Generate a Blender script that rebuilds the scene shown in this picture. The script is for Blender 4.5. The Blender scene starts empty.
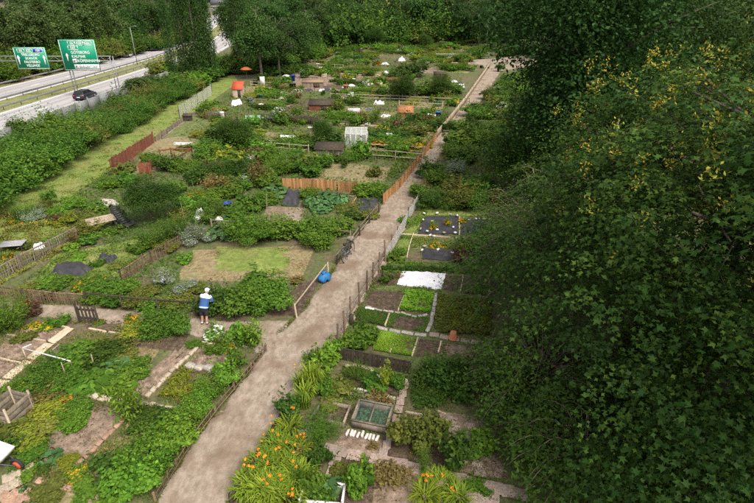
import bpy, math, random
import numpy as np
from mathutils import Vector, Matrix

R = math.radians
random.seed(7)
rng = np.random.default_rng(11)
scene = bpy.context.scene
col = scene.collection

# ------------------------------------------------------------------ camera
PITCH, CAM_H, FOC = R(26.5), 12.0, 754 * 24 / 36
cam_d = bpy.data.cameras.new('camera')
cam_d.lens, cam_d.sensor_width, cam_d.clip_end = 24, 36, 6000
cam = bpy.data.objects.new('camera', cam_d)
col.objects.link(cam)
cam.location = (0, 0, CAM_H)
cam.rotation_euler = (math.pi / 2 - PITCH, 0, 0)
scene.camera = cam

# ------------------------------------------------------------------ sky and sun: a bright overcast afternoon
world = bpy.data.worlds.new('World')
scene.world = world
world.use_nodes = True
wn, wl = world.node_tree.nodes, world.node_tree.links
wn.clear()
sky = wn.new('ShaderNodeTexSky')
sky.sky_type = 'NISHITA'
sky.sun_disc = False
SUN_EL, SUN_ROT = R(54), R(140)
sky.sun_elevation, sky.sun_rotation = SUN_EL, SUN_ROT
sky.air_density, sky.dust_density, sky.ozone_density = 1.0, 6.0, 0.6
hs = wn.new('ShaderNodeHueSaturation')
hs.inputs['Saturation'].default_value = 0.12
bg = wn.new('ShaderNodeBackground')
bg.inputs['Strength'].default_value = 0.14
wo = wn.new('ShaderNodeOutputWorld')
wl.new(sky.outputs[0], hs.inputs['Color'])
wl.new(hs.outputs[0], bg.inputs[0])
wl.new(bg.outputs[0], wo.inputs[0])
sd = bpy.data.lights.new('sun', 'SUN')
sd.energy, sd.angle, sd.color = 1.7, R(25), (1.0, 0.86, 0.68)
sun = bpy.data.objects.new('sun', sd)
col.objects.link(sun)
# sky texture rotation is measured from +Y turning towards +X
sdir = Vector((math.sin(SUN_ROT) * math.cos(SUN_EL), math.cos(SUN_ROT) * math.cos(SUN_EL), math.sin(SUN_EL)))
sun.rotation_euler = sdir.to_track_quat('Z', 'Y').to_euler()
scene.view_settings.view_transform = 'Standard'
scene.view_settings.look = 'None'
scene.view_settings.exposure = 0.76
scene.view_settings.gamma = 1
scene.cycles.max_bounces = 5
scene.cycles.diffuse_bounces = 3
scene.cycles.glossy_bounces = 2
scene.cycles.transmission_bounces = 3
scene.cycles.transparent_max_bounces = 4
scene.cycles.use_denoising = False

# ------------------------------------------------------------------ helpers
SP, CP = math.sin(PITCH), math.cos(PITCH)


def at(px, py, z=0.0):
    """A point of the photograph (754 x 503) turned into the place on the plane of height z."""
    dx, dv = (px - 377) / FOC, (py - 251.5) / FOC
    t = (CAM_H - z) / (SP + CP * dv)
    return Vector((dx * t, (CP - SP * dv) * t, z))


def depth(px, py, z=0.0):
    return (CAM_H - z) / (SP + CP * (py - 251.5) / FOC)


def to_px(p):
    d = p[1] * CP + (CAM_H - p[2]) * SP
    return 377 + FOC * p[0] / d, 251.5 + FOC * (-p[1] * SP + (CAM_H - p[2]) * CP) / d


def tag(o, label=None, cat=None, group=None, kind=None):
    if label: o['label'] = label
    if cat: o['category'] = cat
    if group: o['group'] = group
    if kind: o['kind'] = kind
    return o


def link(o, parent=None):
    col.objects.link(o)
    if parent is not None:
        o.parent = parent
    return o


def empty(name, loc, rz=0.0):
    o = bpy.data.objects.new(name, None)
    o.empty_display_size = 0.2
    o.location = loc
    o.rotation_euler.z = rz
    return link(o)


def obj(name, me, parent=None, loc=(0, 0, 0), rot=(0, 0, 0), scale=(1, 1, 1)):
    o = bpy.data.objects.new(name, me)
    o.location, o.rotation_euler, o.scale = loc, rot, scale
    return link(o, parent)


def in_poly(x, y, poly):
    ins = False
    j = len(poly) - 1
    for i in range(len(poly)):
        xi, yi, xj, yj = poly[i][0], poly[i][1], poly[j][0], poly[j][1]
        if (yi > y) != (yj > y) and x < (xj - xi) * (y - yi) / (yj - yi) + xi:
            ins = not ins
        j = i
    return ins


class MB:
    """Collects plain shapes and builds ONE mesh of them."""

    def __init__(self):
        self.v, self.f, self.m, self.t, self.n = [], [], [], [], 0

    def add(self, verts, faces, mi=0, tone=0.5):
        verts = np.asarray(verts, dtype=np.float32).reshape(-1, 3)
        off = self.n
        self.v.append(verts)
        self.n += len(verts)
        if isinstance(faces, np.ndarray):
            k = len(faces)
            self.f.append(('a', faces + off))
        else:
            k = len(faces)
            self.f.append(('l', [[i + off for i in f] for f in faces]))
        self.m.append(np.full(k, mi, dtype=np.int32) if np.isscalar(mi) else np.asarray(mi, dtype=np.int32))
        self.t.append(np.full(k, tone, dtype=np.float32) if np.isscalar(tone) else np.asarray(tone, dtype=np.float32))
        return self

    def box(self, c, s, rz=0.0, mi=0, M=None, tone=0.5):
        x, y, z = s[0] / 2, s[1] / 2, s[2] / 2
        v = np.array([(-x, -y, -z), (x, -y, -z), (x, y, -z), (-x, y, -z), (-x, -y, z), (x, -y, z), (x, y, z), (-x, y, z)])
        if M is not None:
            v = v @ np.array(M.to_3x3()).T
        elif rz:
            cz, sz = math.cos(rz), math.sin(rz)
            v = np.stack([v[:, 0] * cz - v[:, 1] * sz, v[:, 0] * sz + v[:, 1] * cz, v[:, 2]], 1)
        v = v + np.array(c)
        return self.add(v, [(0, 3, 2, 1), (4, 5, 6, 7), (0, 1, 5, 4), (1, 2, 6, 5), (2, 3, 7, 6), (3, 0, 4, 7)], mi, tone)

    def tube(self, pts, rad, n=6, mi=0, tone=0.5, caps=True):
        pts = [Vector(p) for p in pts]
        if np.isscalar(rad): rad = [rad] * len(pts)
        V, Fc = [], []
        for i, p in enumerate(pts):
            d = (pts[min(i + 1, len(pts) - 1)] - pts[max(i - 1, 0)]).normalized()
            a = d.cross(Vector((0.31, 0.17, 1.0)) if abs(d.z) < 0.9 else Vector((1, 0.1, 0))).normalized()
            b = d.cross(a)
            for k in range(n):
                w = 2 * math.pi * k / n
                V.append(p + (a * math.cos(w) + b * math.sin(w)) * rad[i])
        for i in range(len(pts) - 1):
            for k in range(n):
                Fc.append((i * n + k, i * n + (k + 1) % n, (i + 1) * n + (k + 1) % n, (i + 1) * n + k))
        if caps:
            Fc.append(tuple(range(n))[::-1])
            Fc.append(tuple((len(pts) - 1) * n + k for k in range(n)))
        return self.add([tuple(v) for v in V], Fc, mi, tone)

    def lathe(self, prof, n=16, c=(0, 0, 0), mi=0, tone=0.5, sx=1, sy=1):
        V, Fc = [], []
        for r, z in prof:
            for k in range(n):
                w = 2 * math.pi * k / n
                V.append((c[0] + r * math.cos(w) * sx, c[1] + r * math.sin(w) * sy, c[2] + z))
        for i in range(len(prof) - 1):
            for k in range(n):
                Fc.append((i * n + k, i * n + (k + 1) % n, (i + 1) * n + (k + 1) % n, (i + 1) * n + k))
        Fc.append(tuple(range(n))[::-1])
        Fc.append(tuple((len(prof) - 1) * n + k for k in range(n)))
        return self.add(V, Fc, mi, tone)

    def leaves(self, P, N, L, W, tone, mi=0, fold=0.18, shape=None):
        """Many separate leaves: P positions, N face normals, L lengths, W widths."""
        n = len(P)
        if n == 0: return self
        P = np.asarray(P, dtype=np.float64)
        N = N / (np.linalg.norm(N, axis=1, keepdims=True) + 1e-9)
        rv = rng.normal(size=(n, 3))
        T = rv - N * np.sum(rv * N, 1, keepdims=True)
        T /= np.linalg.norm(T, axis=1, keepdims=True) + 1e-9
        B = np.cross(N, T)
        L = np.broadcast_to(np.asarray(L, dtype=np.float64), (n,))[:, None]
        W = np.broadcast_to(np.asarray(W, dtype=np.float64), (n,))[:, None]
        sh = shape if shape is not None else [(-0.5, 0, 0), (0.02, 0.5, -1), (0.5, 0, 0), (0.02, -0.5, -1)]
        k = len(sh)
        V = np.empty((n, k, 3))
        for i, (a, b, c) in enumerate(sh):
            V[:, i] = P + T * L * a + B * W * b + N * W * c * fold
        idx = (np.arange(n)[:, None] * k + np.arange(k)[None, :]).astype(np.int32)
        return self.add(V.reshape(-1, 3), idx, mi, tone)

    def blades(self, P, D, L, W, tone, mi=0, droop=0.6, lift=1.0):
        """Arching strap leaves from P, leaning along the ground direction D."""
        n = len(P)
        if n == 0: return self
        P = np.asarray(P, float)
        D = np.asarray(D, float)
        L = np.broadcast_to(np.asarray(L, float), (n,))[:, None]
        W = np.broadcast_to(np.asarray(W, float), (n,))[:, None]
        S = np.stack([-D[:, 1], D[:, 0], np.zeros(n)], 1)
        rows = []
        for s, wd in ((0, 0.55), (0.4, 1.0), (0.75, 0.75), (1.0, 0.06)):
            out = L * (0.18 * s + droop * 0.55 * s * s)
            up = L * (lift * s - droop * 0.75 * s ** 2.4)
            c = P + D * out + np.array([0, 0, 1.0]) * up
            rows += [c - S * W * wd / 2, c + S * W * wd / 2]
        V = np.stack(rows, 1)
        f = np.array([(0, 1, 3, 2), (2, 3, 5, 4), (4, 5, 7, 6)], dtype=np.int32)
        idx = (np.arange(n, dtype=np.int32)[:, None, None] * 8 + f[None]).reshape(-1, 4)
        return self.add(V.reshape(-1, 3), idx, mi, np.repeat(np.broadcast_to(tone, (n,)), 3))

    def mesh(self, name, mats, smooth=False):
        V = np.concatenate(self.v)
        lens, loops = [], []
        for kind, f in self.f:
            if kind == 'a':
                lens.append(np.full(len(f), f.shape[1], dtype=np.int32))
                loops.append(f.astype(np.int32).ravel())
            else:
                lens.append(np.array([len(x) for x in f], dtype=np.int32))
                loops.append(np.array([i for x in f for i in x], dtype=np.int32))
        lens, loops = np.concatenate(lens), np.concatenate(loops)
        me = bpy.data.meshes.new(name)
        me.vertices.add(len(V))
        me.vertices.foreach_set('co', V.astype(np.float32).ravel())
        me.loops.add(len(loops))
        me.loops.foreach_set('vertex_index', loops)
        me.polygons.add(len(lens))
        starts = np.concatenate([[0], np.cumsum(lens)[:-1]]).astype(np.int32)
        me.polygons.foreach_set('loop_start', starts)
        me.polygons.foreach_set('material_index', np.concatenate(self.m))
        for m in (mats if isinstance(mats, (list, tuple)) else [mats]):
            me.materials.append(m)
        a = me.attributes.new('tone', 'FLOAT', 'FACE')
        a.data.foreach_set('value', np.concatenate(self.t))
        me.update(calc_edges=True)
        if smooth:
            me.polygons.foreach_set('use_smooth', np.ones(len(lens), dtype=bool))
        return me

    def build(self, name, mats, parent=None, loc=(0, 0, 0), rot=(0, 0, 0), smooth=False):
        return obj(name, self.mesh(name, mats, smooth), parent, loc, rot)


# ------------------------------------------------------------------ materials
def new_mat(name):
    m = bpy.data.materials.new(name)
    m.use_nodes = True
    nt = m.node_tree
    nt.nodes.clear()
    return m, nt.nodes, nt.links


def ramp(nodes, stops):
    r = nodes.new('ShaderNodeValToRGB')
    e = r.color_ramp.elements
    while len(e) < len(stops): e.new(0.5)
    for i, (p, c) in enumerate(stops):
        e[i].position = p
        e[i].color = (*c, 1)
    return r


def surf(name, stops, scale=4.0, rough=0.9, bump=0.25, detail=7, stretch=(1, 1, 1), rot=0.0, world_pos=False, bscale=None, metallic=0.0,
         objvar=0.0, spec=0.3, dist=0.03, second=None, grain=0.0):
    m, n, l = new_mat(name)
    out = n.new('ShaderNodeOutputMaterial')
    b = n.new('ShaderNodeBsdfPrincipled')
    b.inputs['Roughness'].default_value = rough
    b.inputs['Metallic'].default_value = metallic
    b.inputs['Specular IOR Level'].default_value = spec
    if world_pos:
        src = n.new('ShaderNodeNewGeometry').outputs['Position']
    else:
        src = n.new('ShaderNodeTexCoord').outputs['Object']
    mp = n.new('ShaderNodeMapping')
    mp.inputs['Scale'].default_value = stretch
    mp.inputs['Rotation'].default_value = (0, 0, rot)
    l.new(src, mp.inputs['Vector'])
    if objvar or not world_pos:
        oi = n.new('ShaderNodeObjectInfo')
        ml = n.new('ShaderNodeMath'); ml.operation = 'MULTIPLY'; ml.inputs[1].default_value = 37.0
        l.new(oi.outputs['Random'], ml.inputs[0])
        cb = n.new('ShaderNodeCombineXYZ')
        l.new(ml.outputs[0], cb.inputs[0]); l.new(ml.outputs[0], cb.inputs[1])
        l.new(cb.outputs[0], mp.inputs['Location'])
    no = n.new('ShaderNodeTexNoise')
    no.inputs['Scale'].default_value = scale
    no.inputs['Detail'].default_value = detail
    no.inputs['Roughness'].default_value = 0.62
    l.new(mp.outputs[0], no.inputs['Vector'])
    r = ramp(n, stops)
    l.new(no.outputs['Fac'], r.inputs[0])
    c = r.outputs[0]
    if second:      # a second, larger pattern laid over the first: (scale, lo, hi, colour)
        n2 = n.new('ShaderNodeTexNoise')
        n2.inputs['Scale'].default_value = second[0]
        n2.inputs['Detail'].default_value = 5
        l.new(src, n2.inputs['Vector'])
        mr = n.new('ShaderNodeMapRange')
        mr.inputs['From Min'].default_value, mr.inputs['From Max'].default_value = second[1], second[2]
        l.new(n2.outputs['Fac'], mr.inputs['Value'])
        mx = n.new('ShaderNodeMix'); mx.data_type = 'RGBA'
        l.new(mr.outputs[0], mx.inputs['Factor'])
        l.new(c, mx.inputs['A'])
        mx.inputs['B'].default_value = (*second[3], 1)
        c = mx.outputs['Result']
    if bump and grain:
        n4 = n.new('ShaderNodeTexNoise')
        n4.inputs['Scale'].default_value = 4.5
        n4.inputs['Detail'].default_value = 9
        n4.inputs['Roughness'].default_value = 0.75
        l.new(src, n4.inputs['Vector'])
        m4 = n.new('ShaderNodeMapRange')
        m4.inputs['From Min'].default_value, m4.inputs['From Max'].default_value = 0.3, 0.7
        m4.inputs['To Min'].default_value, m4.inputs['To Max'].default_value = 1 - grain, 1 + grain
        l.new(n4.outputs['Fac'], m4.inputs['Value'])
        h4 = n.new('ShaderNodeHueSaturation')
        l.new(m4.outputs[0], h4.inputs['Value'])
        l.new(c, h4.inputs['Color'])
        c = h4.outputs[0]
    if objvar:
        hv = n.new('ShaderNodeHueSaturation')
        mr2 = n.new('ShaderNodeMapRange')
        mr2.inputs['To Min'].default_value, mr2.inputs['To Max'].default_value = 1 - objvar, 1 + objvar
        l.new(oi.outputs['Random'], mr2.inputs['Value'])
        l.new(mr2.outputs[0], hv.inputs['Value'])
        l.new(c, hv.inputs['Color'])
        c = hv.outputs[0]
    l.new(c, b.inputs['Base Color'])
    if bump:
        n3 = n.new('ShaderNodeTexNoise')
        n3.inputs['Scale'].default_value = bscale or scale * 4
        n3.inputs['Detail'].default_value = 8
        l.new(mp.outputs[0], n3.inputs['Vector'])
        bp = n.new('ShaderNodeBump')
        bp.inputs['Strength'].default_value = bump
        bp.inputs['Distance'].default_value = dist
        l.new(n3.outputs['Fac'], bp.inputs['Height'])
        l.new(bp.outputs[0], b.inputs['Normal'])
    l.new(b.outputs[0], out.inputs[0])
    return m


def leafm(name, stops, trans=0.3, rough=0.55, objvar=0.18, green=(1.38, 1.3, 0.78)):
    """Leaf: each leaf has its own tone, each plant its own shade; some light comes through."""
    m, n, l = new_mat(name)
    if green: stops = [(p, (c[0] * green[0], c[1] * green[1], c[2] * green[2])) for p, c in stops]
    out = n.new('ShaderNodeOutputMaterial')
    at_ = n.new('ShaderNodeAttribute'); at_.attribute_name = 'tone'
    r = ramp(n, stops)
    l.new(at_.outputs['Fac'], r.inputs[0])
    oi = n.new('ShaderNodeObjectInfo')
    hv = n.new('ShaderNodeHueSaturation')
    mr = n.new('ShaderNodeMapRange')
    mr.inputs['To Min'].default_value, mr.inputs['To Max'].default_value = 1 - objvar, 1 + objvar
    l.new(oi.outputs['Random'], mr.inputs['Value'])
    l.new(mr.outputs[0], hv.inputs['Value'])
    fr = n.new('ShaderNodeMath'); fr.operation = 'MULTIPLY'; fr.inputs[1].default_value = 17.3
    fc = n.new('ShaderNodeMath'); fc.operation = 'FRACT'
    l.new(oi.outputs['Random'], fr.inputs[0]); l.new(fr.outputs[0], fc.inputs[0])
    mh = n.new('ShaderNodeMapRange')
    mh.inputs['To Min'].default_value, mh.inputs['To Max'].default_value = 0.5 - 0.018, 0.5 + 0.012
    l.new(fc.outputs[0], mh.inputs['Value'])
    l.new(mh.outputs[0], hv.inputs['Hue'])
    l.new(r.outputs[0], hv.inputs['Color'])
    b = n.new('ShaderNodeBsdfPrincipled')
    b.inputs['Roughness'].default_value = rough
    b.inputs['Specular IOR Level'].default_value = 0.1
    l.new(hv.outputs[0], b.inputs['Base Color'])
    tr = n.new('ShaderNodeBsdfTranslucent')
    l.new(hv.outputs[0], tr.inputs[0])
    mx = n.new('ShaderNodeMixShader')
    mx.inputs[0].default_value = trans
    l.new(b.outputs[0], mx.inputs[1]); l.new(tr.outputs[0], mx.inputs[2])
    l.new(mx.outputs[0], out.inputs[0])
    return m


def plain(name, c, rough=0.5, metallic=0.0, var=0.12, scale=6.0, bump=0.05):
    a = tuple(x * (1 - var) for x in c)
    b = tuple(min(1, x * (1 + var)) for x in c)
    return surf(name, [(0.35, a), (0.65, b)], scale=scale, rough=rough, metallic=metallic, bump=bump, spec=0.4)


def L3(a, b, c):
    return [(0.0, a), (0.5, b), (1.0, c)]


M = {}
M['ground'] = surf('garden_ground', grain=0.5, stops=[(0.3, (0.07, 0.05, 0.033)), (0.45, (0.13, 0.10, 0.062)), (0.56, (0.085, 0.10, 0.035)), (0.7, (0.16, 0.15, 0.07))],
                   scale=0.55, world_pos=True, bump=0.6, bscale=9, second=(0.09, 0.45, 0.62, (0.075, 0.10, 0.03)))
M['path'] = surf('trodden_earth', grain=0.13, stops=[(0.28, (0.165, 0.126, 0.093)), (0.44, (0.228, 0.182, 0.140)), (0.56, (0.272, 0.223, 0.176)), (0.74, (0.33, 0.277, 0.222))],
                 scale=4.5, world_pos=True, stretch=(1.3, 0.7, 1), rot=R(12.8), bump=0.6, bscale=7, dist=0.05, detail=10,
                 second=(0.6, 0.5, 0.64, (0.175, 0.127, 0.09)))
M['soil'] = surf('dug_soil', grain=0.5, stops=[(0.3, (0.045, 0.03, 0.021)), (0.5, (0.085, 0.057, 0.041)), (0.7, (0.135, 0.095, 0.07))], scale=5, world_pos=True, bump=0.9, bscale=16, dist=0.06)
M['soil_light'] = surf('dry_soil', grain=0.5, stops=[(0.3, (0.13, 0.088, 0.065)), (0.5, (0.20, 0.145, 0.108)), (0.7, (0.27, 0.205, 0.155))], scale=3, world_pos=True, bump=0.8, bscale=13, dist=0.05)
M['dry_grass'] = surf('dry_grass_ground', grain=0.5, stops=[(0.3, (0.15, 0.115, 0.06)), (0.5, (0.22, 0.175, 0.095)), (0.62, (0.16, 0.155, 0.062)), (0.75, (0.24, 0.20, 0.12))], scale=1.3, world_pos=True, bump=0.7, bscale=14)
M['lawn'] = surf('mown_lawn', grain=0.5, stops=[(0.3, (0.095, 0.14, 0.026)), (0.5, (0.14, 0.185, 0.038)), (0.7, (0.19, 0.22, 0.055))], scale=0.8, world_pos=True, bump=0.7, bscale=16,
                 second=(0.28, 0.52, 0.7, (0.17, 0.165, 0.055)))
M['lawn_dull'] = surf('thin_lawn', grain=0.5, stops=[(0.3, (0.07, 0.09, 0.026)), (0.5, (0.105, 0.13, 0.04)), (0.7, (0.17, 0.16, 0.075))], scale=1.7, world_pos=True, bump=0.7, bscale=16)
M['asphalt'] = surf('motorway_asphalt', [(0.3, (0.29, 0.277, 0.28)), (0.7, (0.37, 0.355, 0.357))], scale=0.5, world_pos=True, bump=0.1, stretch=(1.6, 0.12, 1))
M['worn_asphalt'] = surf('worn_asphalt', [(0.3, (0.23, 0.222, 0.224)), (0.7, (0.32, 0.307, 0.307))], scale=0.5, world_pos=True, bump=0.1, stretch=(1.6, 0.1, 1))
M['barrier'] = surf('barrier_concrete', [(0.3, (0.15, 0.155, 0.16)), (0.7, (0.215, 0.22, 0.225))], scale=2, bump=0.2, objvar=0.12)
M['marking'] = plain('road_marking', (0.8, 0.8, 0.8), 0.7)
M['verge'] = surf('dry_verge', grain=0.5, stops=[(0.35, (0.14, 0.13, 0.05)), (0.5, (0.2, 0.165, 0.08)), (0.65, (0.13, 0.15, 0.045))], scale=0.6, world_pos=True, bump=0.6, bscale=8)
M['median'] = surf('median_grass', grain=0.5, stops=[(0.35, (0.13, 0.15, 0.045)), (0.65, (0.22, 0.21, 0.085))], scale=0.8, world_pos=True, bump=0.6, bscale=8)
M['concrete'] = surf('weathered_concrete', [(0.3, (0.23, 0.21, 0.19)), (0.5, (0.32, 0.295, 0.265)), (0.7, (0.4, 0.37, 0.335))], scale=3, bump=0.3, objvar=0.16)
M['slab'] = surf('pinkish_paving_slab', [(0.3, (0.20, 0.15, 0.125)), (0.5, (0.28, 0.215, 0.18)), (0.7, (0.36, 0.285, 0.24))], scale=4, bump=0.3, objvar=0.2)
M['brick'] = surf('old_brick', [(0.3, (0.22, 0.125, 0.085)), (0.5, (0.32, 0.20, 0.14)), (0.7, (0.42, 0.30, 0.215))], scale=7, bump=0.35, objvar=0.25)
M['pale_brick'] = surf('pale_stone', [(0.3, (0.27, 0.22, 0.16)), (0.5, (0.38, 0.31, 0.235)), (0.7, (0.48, 0.41, 0.32))], scale=7, bump=0.35, objvar=0.2)
M['white_brick'] = surf('whitewashed_stone', [(0.3, (0.5, 0.46, 0.40)), (0.7, (0.72, 0.68, 0.62))], scale=7, bump=0.3, objvar=0.12)
M['wood_grey'] = surf('weathered_wood', [(0.3, (0.125, 0.10, 0.075)), (0.5, (0.20, 0.165, 0.125)), (0.7, (0.30, 0.255, 0.20))], scale=6, stretch=(1, 1, 0.15), bump=0.3, objvar=0.25)
M['wood_pale'] = surf('pale_wood', [(0.3, (0.30, 0.235, 0.165)), (0.5, (0.42, 0.34, 0.245)), (0.7, (0.52, 0.44, 0.335))], scale=6, stretch=(1, 1, 0.15), bump=0.25, objvar=0.18)
M['wood_dark'] = surf('dark_wood', [(0.3, (0.03, 0.022, 0.016)), (0.5, (0.055, 0.042, 0.03)), (0.7, (0.10, 0.078, 0.056))], scale=6, stretch=(1, 1, 0.15), bump=0.3, objvar=0.2)
M['wood_orange'] = surf('oiled_wood', [(0.3, (0.27, 0.125, 0.045)), (0.5, (0.38, 0.19, 0.075)), (0.7, (0.47, 0.285, 0.15))], scale=6, stretch=(1, 1, 0.15), bump=0.25, objvar=0.36)
M['wood_stick'] = surf('split_stick', [(0.3, (0.09, 0.062, 0.038)), (0.5, (0.16, 0.11, 0.07)), (0.7, (0.25, 0.18, 0.115))], scale=8, stretch=(1, 1, 0.15), bump=0.3, objvar=0.4)
M['wood_red'] = surf('red_stained_wood', [(0.3, (0.11, 0.035, 0.02)), (0.5, (0.17, 0.055, 0.033)), (0.7, (0.24, 0.09, 0.055))], scale=6, bump=0.25, objvar=0.2)
M['bark'] = surf('bark', [(0.3, (0.05, 0.04, 0.03)), (0.6, (0.13, 0.105, 0.08))], scale=5, stretch=(1, 1, 0.3), bump=0.7)
M['stem'] = surf('green_stem', [(0.3, (0.05, 0.06, 0.022)), (0.7, (0.12, 0.115, 0.045))], scale=8, bump=0.1)
M['white'] = plain('white_plastic', (0.62, 0.61, 0.60), 0.5)
M['white_cloth'] = surf('white_fleece', [(0.3, (0.60, 0.60, 0.66)), (0.6, (0.74, 0.74, 0.78)), (0.8, (0.8, 0.8, 0.83))], scale=2, bump=0.4, bscale=5, rough=0.8)
M['black_fabric'] = surf('black_weed_fabric', [(0.3, (0.022, 0.022, 0.026)), (0.6, (0.045, 0.043, 0.05)), (0.8, (0.085, 0.08, 0.085))], scale=2.2, bump=0.6, bscale=5, rough=0.7, dist=0.05)
M['black'] = plain('black_plastic', (0.02, 0.02, 0.022), 0.45)
M['blue_bag'] = plain('blue_sack', (0.015, 0.13, 0.33), 0.6, bump=0.5)
M['blue'] = plain('blue_plastic', (0.01, 0.045, 0.36), 0.4)
M['teal'] = plain('teal_netting', (0.03, 0.33, 0.24), 0.6)
M['red'] = plain('red_board', (0.42, 0.07, 0.03), 0.7)
M['orange_cloth'] = plain('orange_canvas', (0.58, 0.17, 0.05), 0.8)
M['rust'] = surf('rusty_sheet', [(0.3, (0.22, 0.085, 0.03)), (0.5, (0.32, 0.14, 0.06)), (0.7, (0.4, 0.22, 0.12))], scale=3, bump=0.3)
M['terracotta'] = plain('terracotta', (0.42, 0.15, 0.075), 0.8)
M['grey_board'] = surf('grey_board', [(0.3, (0.24, 0.24, 0.26)), (0.7, (0.34, 0.34, 0.36))], scale=3, bump=0.15)
M['metal'] = plain('galvanised_metal', (0.24, 0.245, 0.245), 0.5, 0.3)
M['dark_metal'] = plain('dark_metal', (0.06, 0.06, 0.062), 0.45, 0.4)
M['tyre'] = plain('rubber', (0.018, 0.018, 0.018), 0.8)
M['rock'] = surf('garden_stone', [(0.3, (0.23, 0.21, 0.175)), (0.7, (0.48, 0.44, 0.385))], scale=4, bump=0.5, objvar=0.25)
M['sign_green'] = plain('sign_green', (0.0, 0.235, 0.125), 0.5, var=0.03, bump=0)
M['sign_blue'] = plain('sign_blue', (0.01, 0.09, 0.42), 0.5, var=0.03, bump=0)
M['sign_white'] = plain('sign_white', (0.8, 0.8, 0.8), 0.5, var=0.02, bump=0)
M['sign_black'] = plain('sign_black', (0.02, 0.02, 0.02), 0.5, var=0.02, bump=0)
M['car_grey'] = plain('dark_car_paint', (0.03, 0.033, 0.04), 0.25, 0.3, var=0.03, bump=0)
M['car_white'] = plain('silver_car_paint', (0.7, 0.71, 0.73), 0.3, 0.0, var=0.03, bump=0)
M['car_glass'] = plain('car_glass', (0.015, 0.018, 0.02), 0.08, var=0.03, bump=0)
M['tail_red'] = plain('tail_lamp', (0.35, 0.01, 0.01), 0.2, var=0.03, bump=0)
M['lamp_clear'] = plain('head_lamp', (0.7, 0.7, 0.7), 0.15, var=0.03, bump=0)
M['skin'] = plain('skin', (0.45, 0.235, 0.165), 0.6, var=0.06)
M['cloth_white'] = plain('white_cotton', (0.72, 0.74, 0.78), 0.85, var=0.05)
M['cloth_blue'] = plain('blue_jacket', (0.03, 0.085, 0.24), 0.85, var=0.1)
M['cloth_sky'] = plain('pale_blue_band', (0.36, 0.52, 0.76), 0.85, var=0.05)
M['cloth_black'] = plain('black_shorts', (0.012, 0.012, 0.015), 0.85, var=0.1)
M['shoe'] = plain('brown_shoe', (0.10, 0.06, 0.045), 0.7)
M['roof'] = plain('slate_roof', (0.12, 0.12, 0.14), 0.8)
M['plaster'] = plain('pale_plaster', (0.42, 0.40, 0.37), 0.9)
M['plum'] = plain('dark_plum_cloth', (0.05, 0.035, 0.06), 0.8)


def glass_mat():
    m, n, l = new_mat('clear_glass')
    out = n.new('ShaderNodeOutputMaterial')
    g = n.new('ShaderNodeBsdfGlossy'); g.inputs['Roughness'].default_value = 0.08
    t = n.new('ShaderNodeBsdfTransparent'); t.inputs[0].default_value = (0.82, 0.9, 0.86, 1)
    mx = n.new('ShaderNodeMixShader')
    mx.inputs[0].default_value = 0.13
    l.new(t.outputs[0], mx.inputs[1]); l.new(g.outputs[0], mx.inputs[2])
    l.new(mx.outputs[0], out.inputs[0])
    return m


def film_mat(name, c, a):
    m, n, l = new_mat(name)
    out = n.new('ShaderNodeOutputMaterial')
    d = n.new('ShaderNodeBsdfPrincipled'); d.inputs['Base Color'].default_value = (*c, 1); d.inputs['Roughness'].default_value = 0.4
    t = n.new('ShaderNodeBsdfTransparent')
    no = n.new('ShaderNodeTexNoise'); no.inputs['Scale'].default_value = 3
    mr = n.new('ShaderNodeMapRange'); mr.inputs['To Min'].default_value = a - 0.2; mr.inputs['To Max'].default_value = min(1, a + 0.2)
    mx = n.new('ShaderNodeMixShader')
    l.new(no.outputs['Fac'], mr.inputs['Value']); l.new(mr.outputs[0], mx.inputs[0])
    l.new(t.outputs[0], mx.inputs[1]); l.new(d.outputs[0], mx.inputs[2])
    l.new(mx.outputs[0], out.inputs[0])
    return m


M['glass'] = glass_mat()
M['film'] = film_mat('milky_film', (0.46, 0.49, 0.46), 0.5)
M['net_green'] = plain('green_netting', (0.13, 0.24, 0.17), 0.7)
M['net_pale'] = plain('pale_wire', (0.48, 0.48, 0.45), 0.6)

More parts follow.
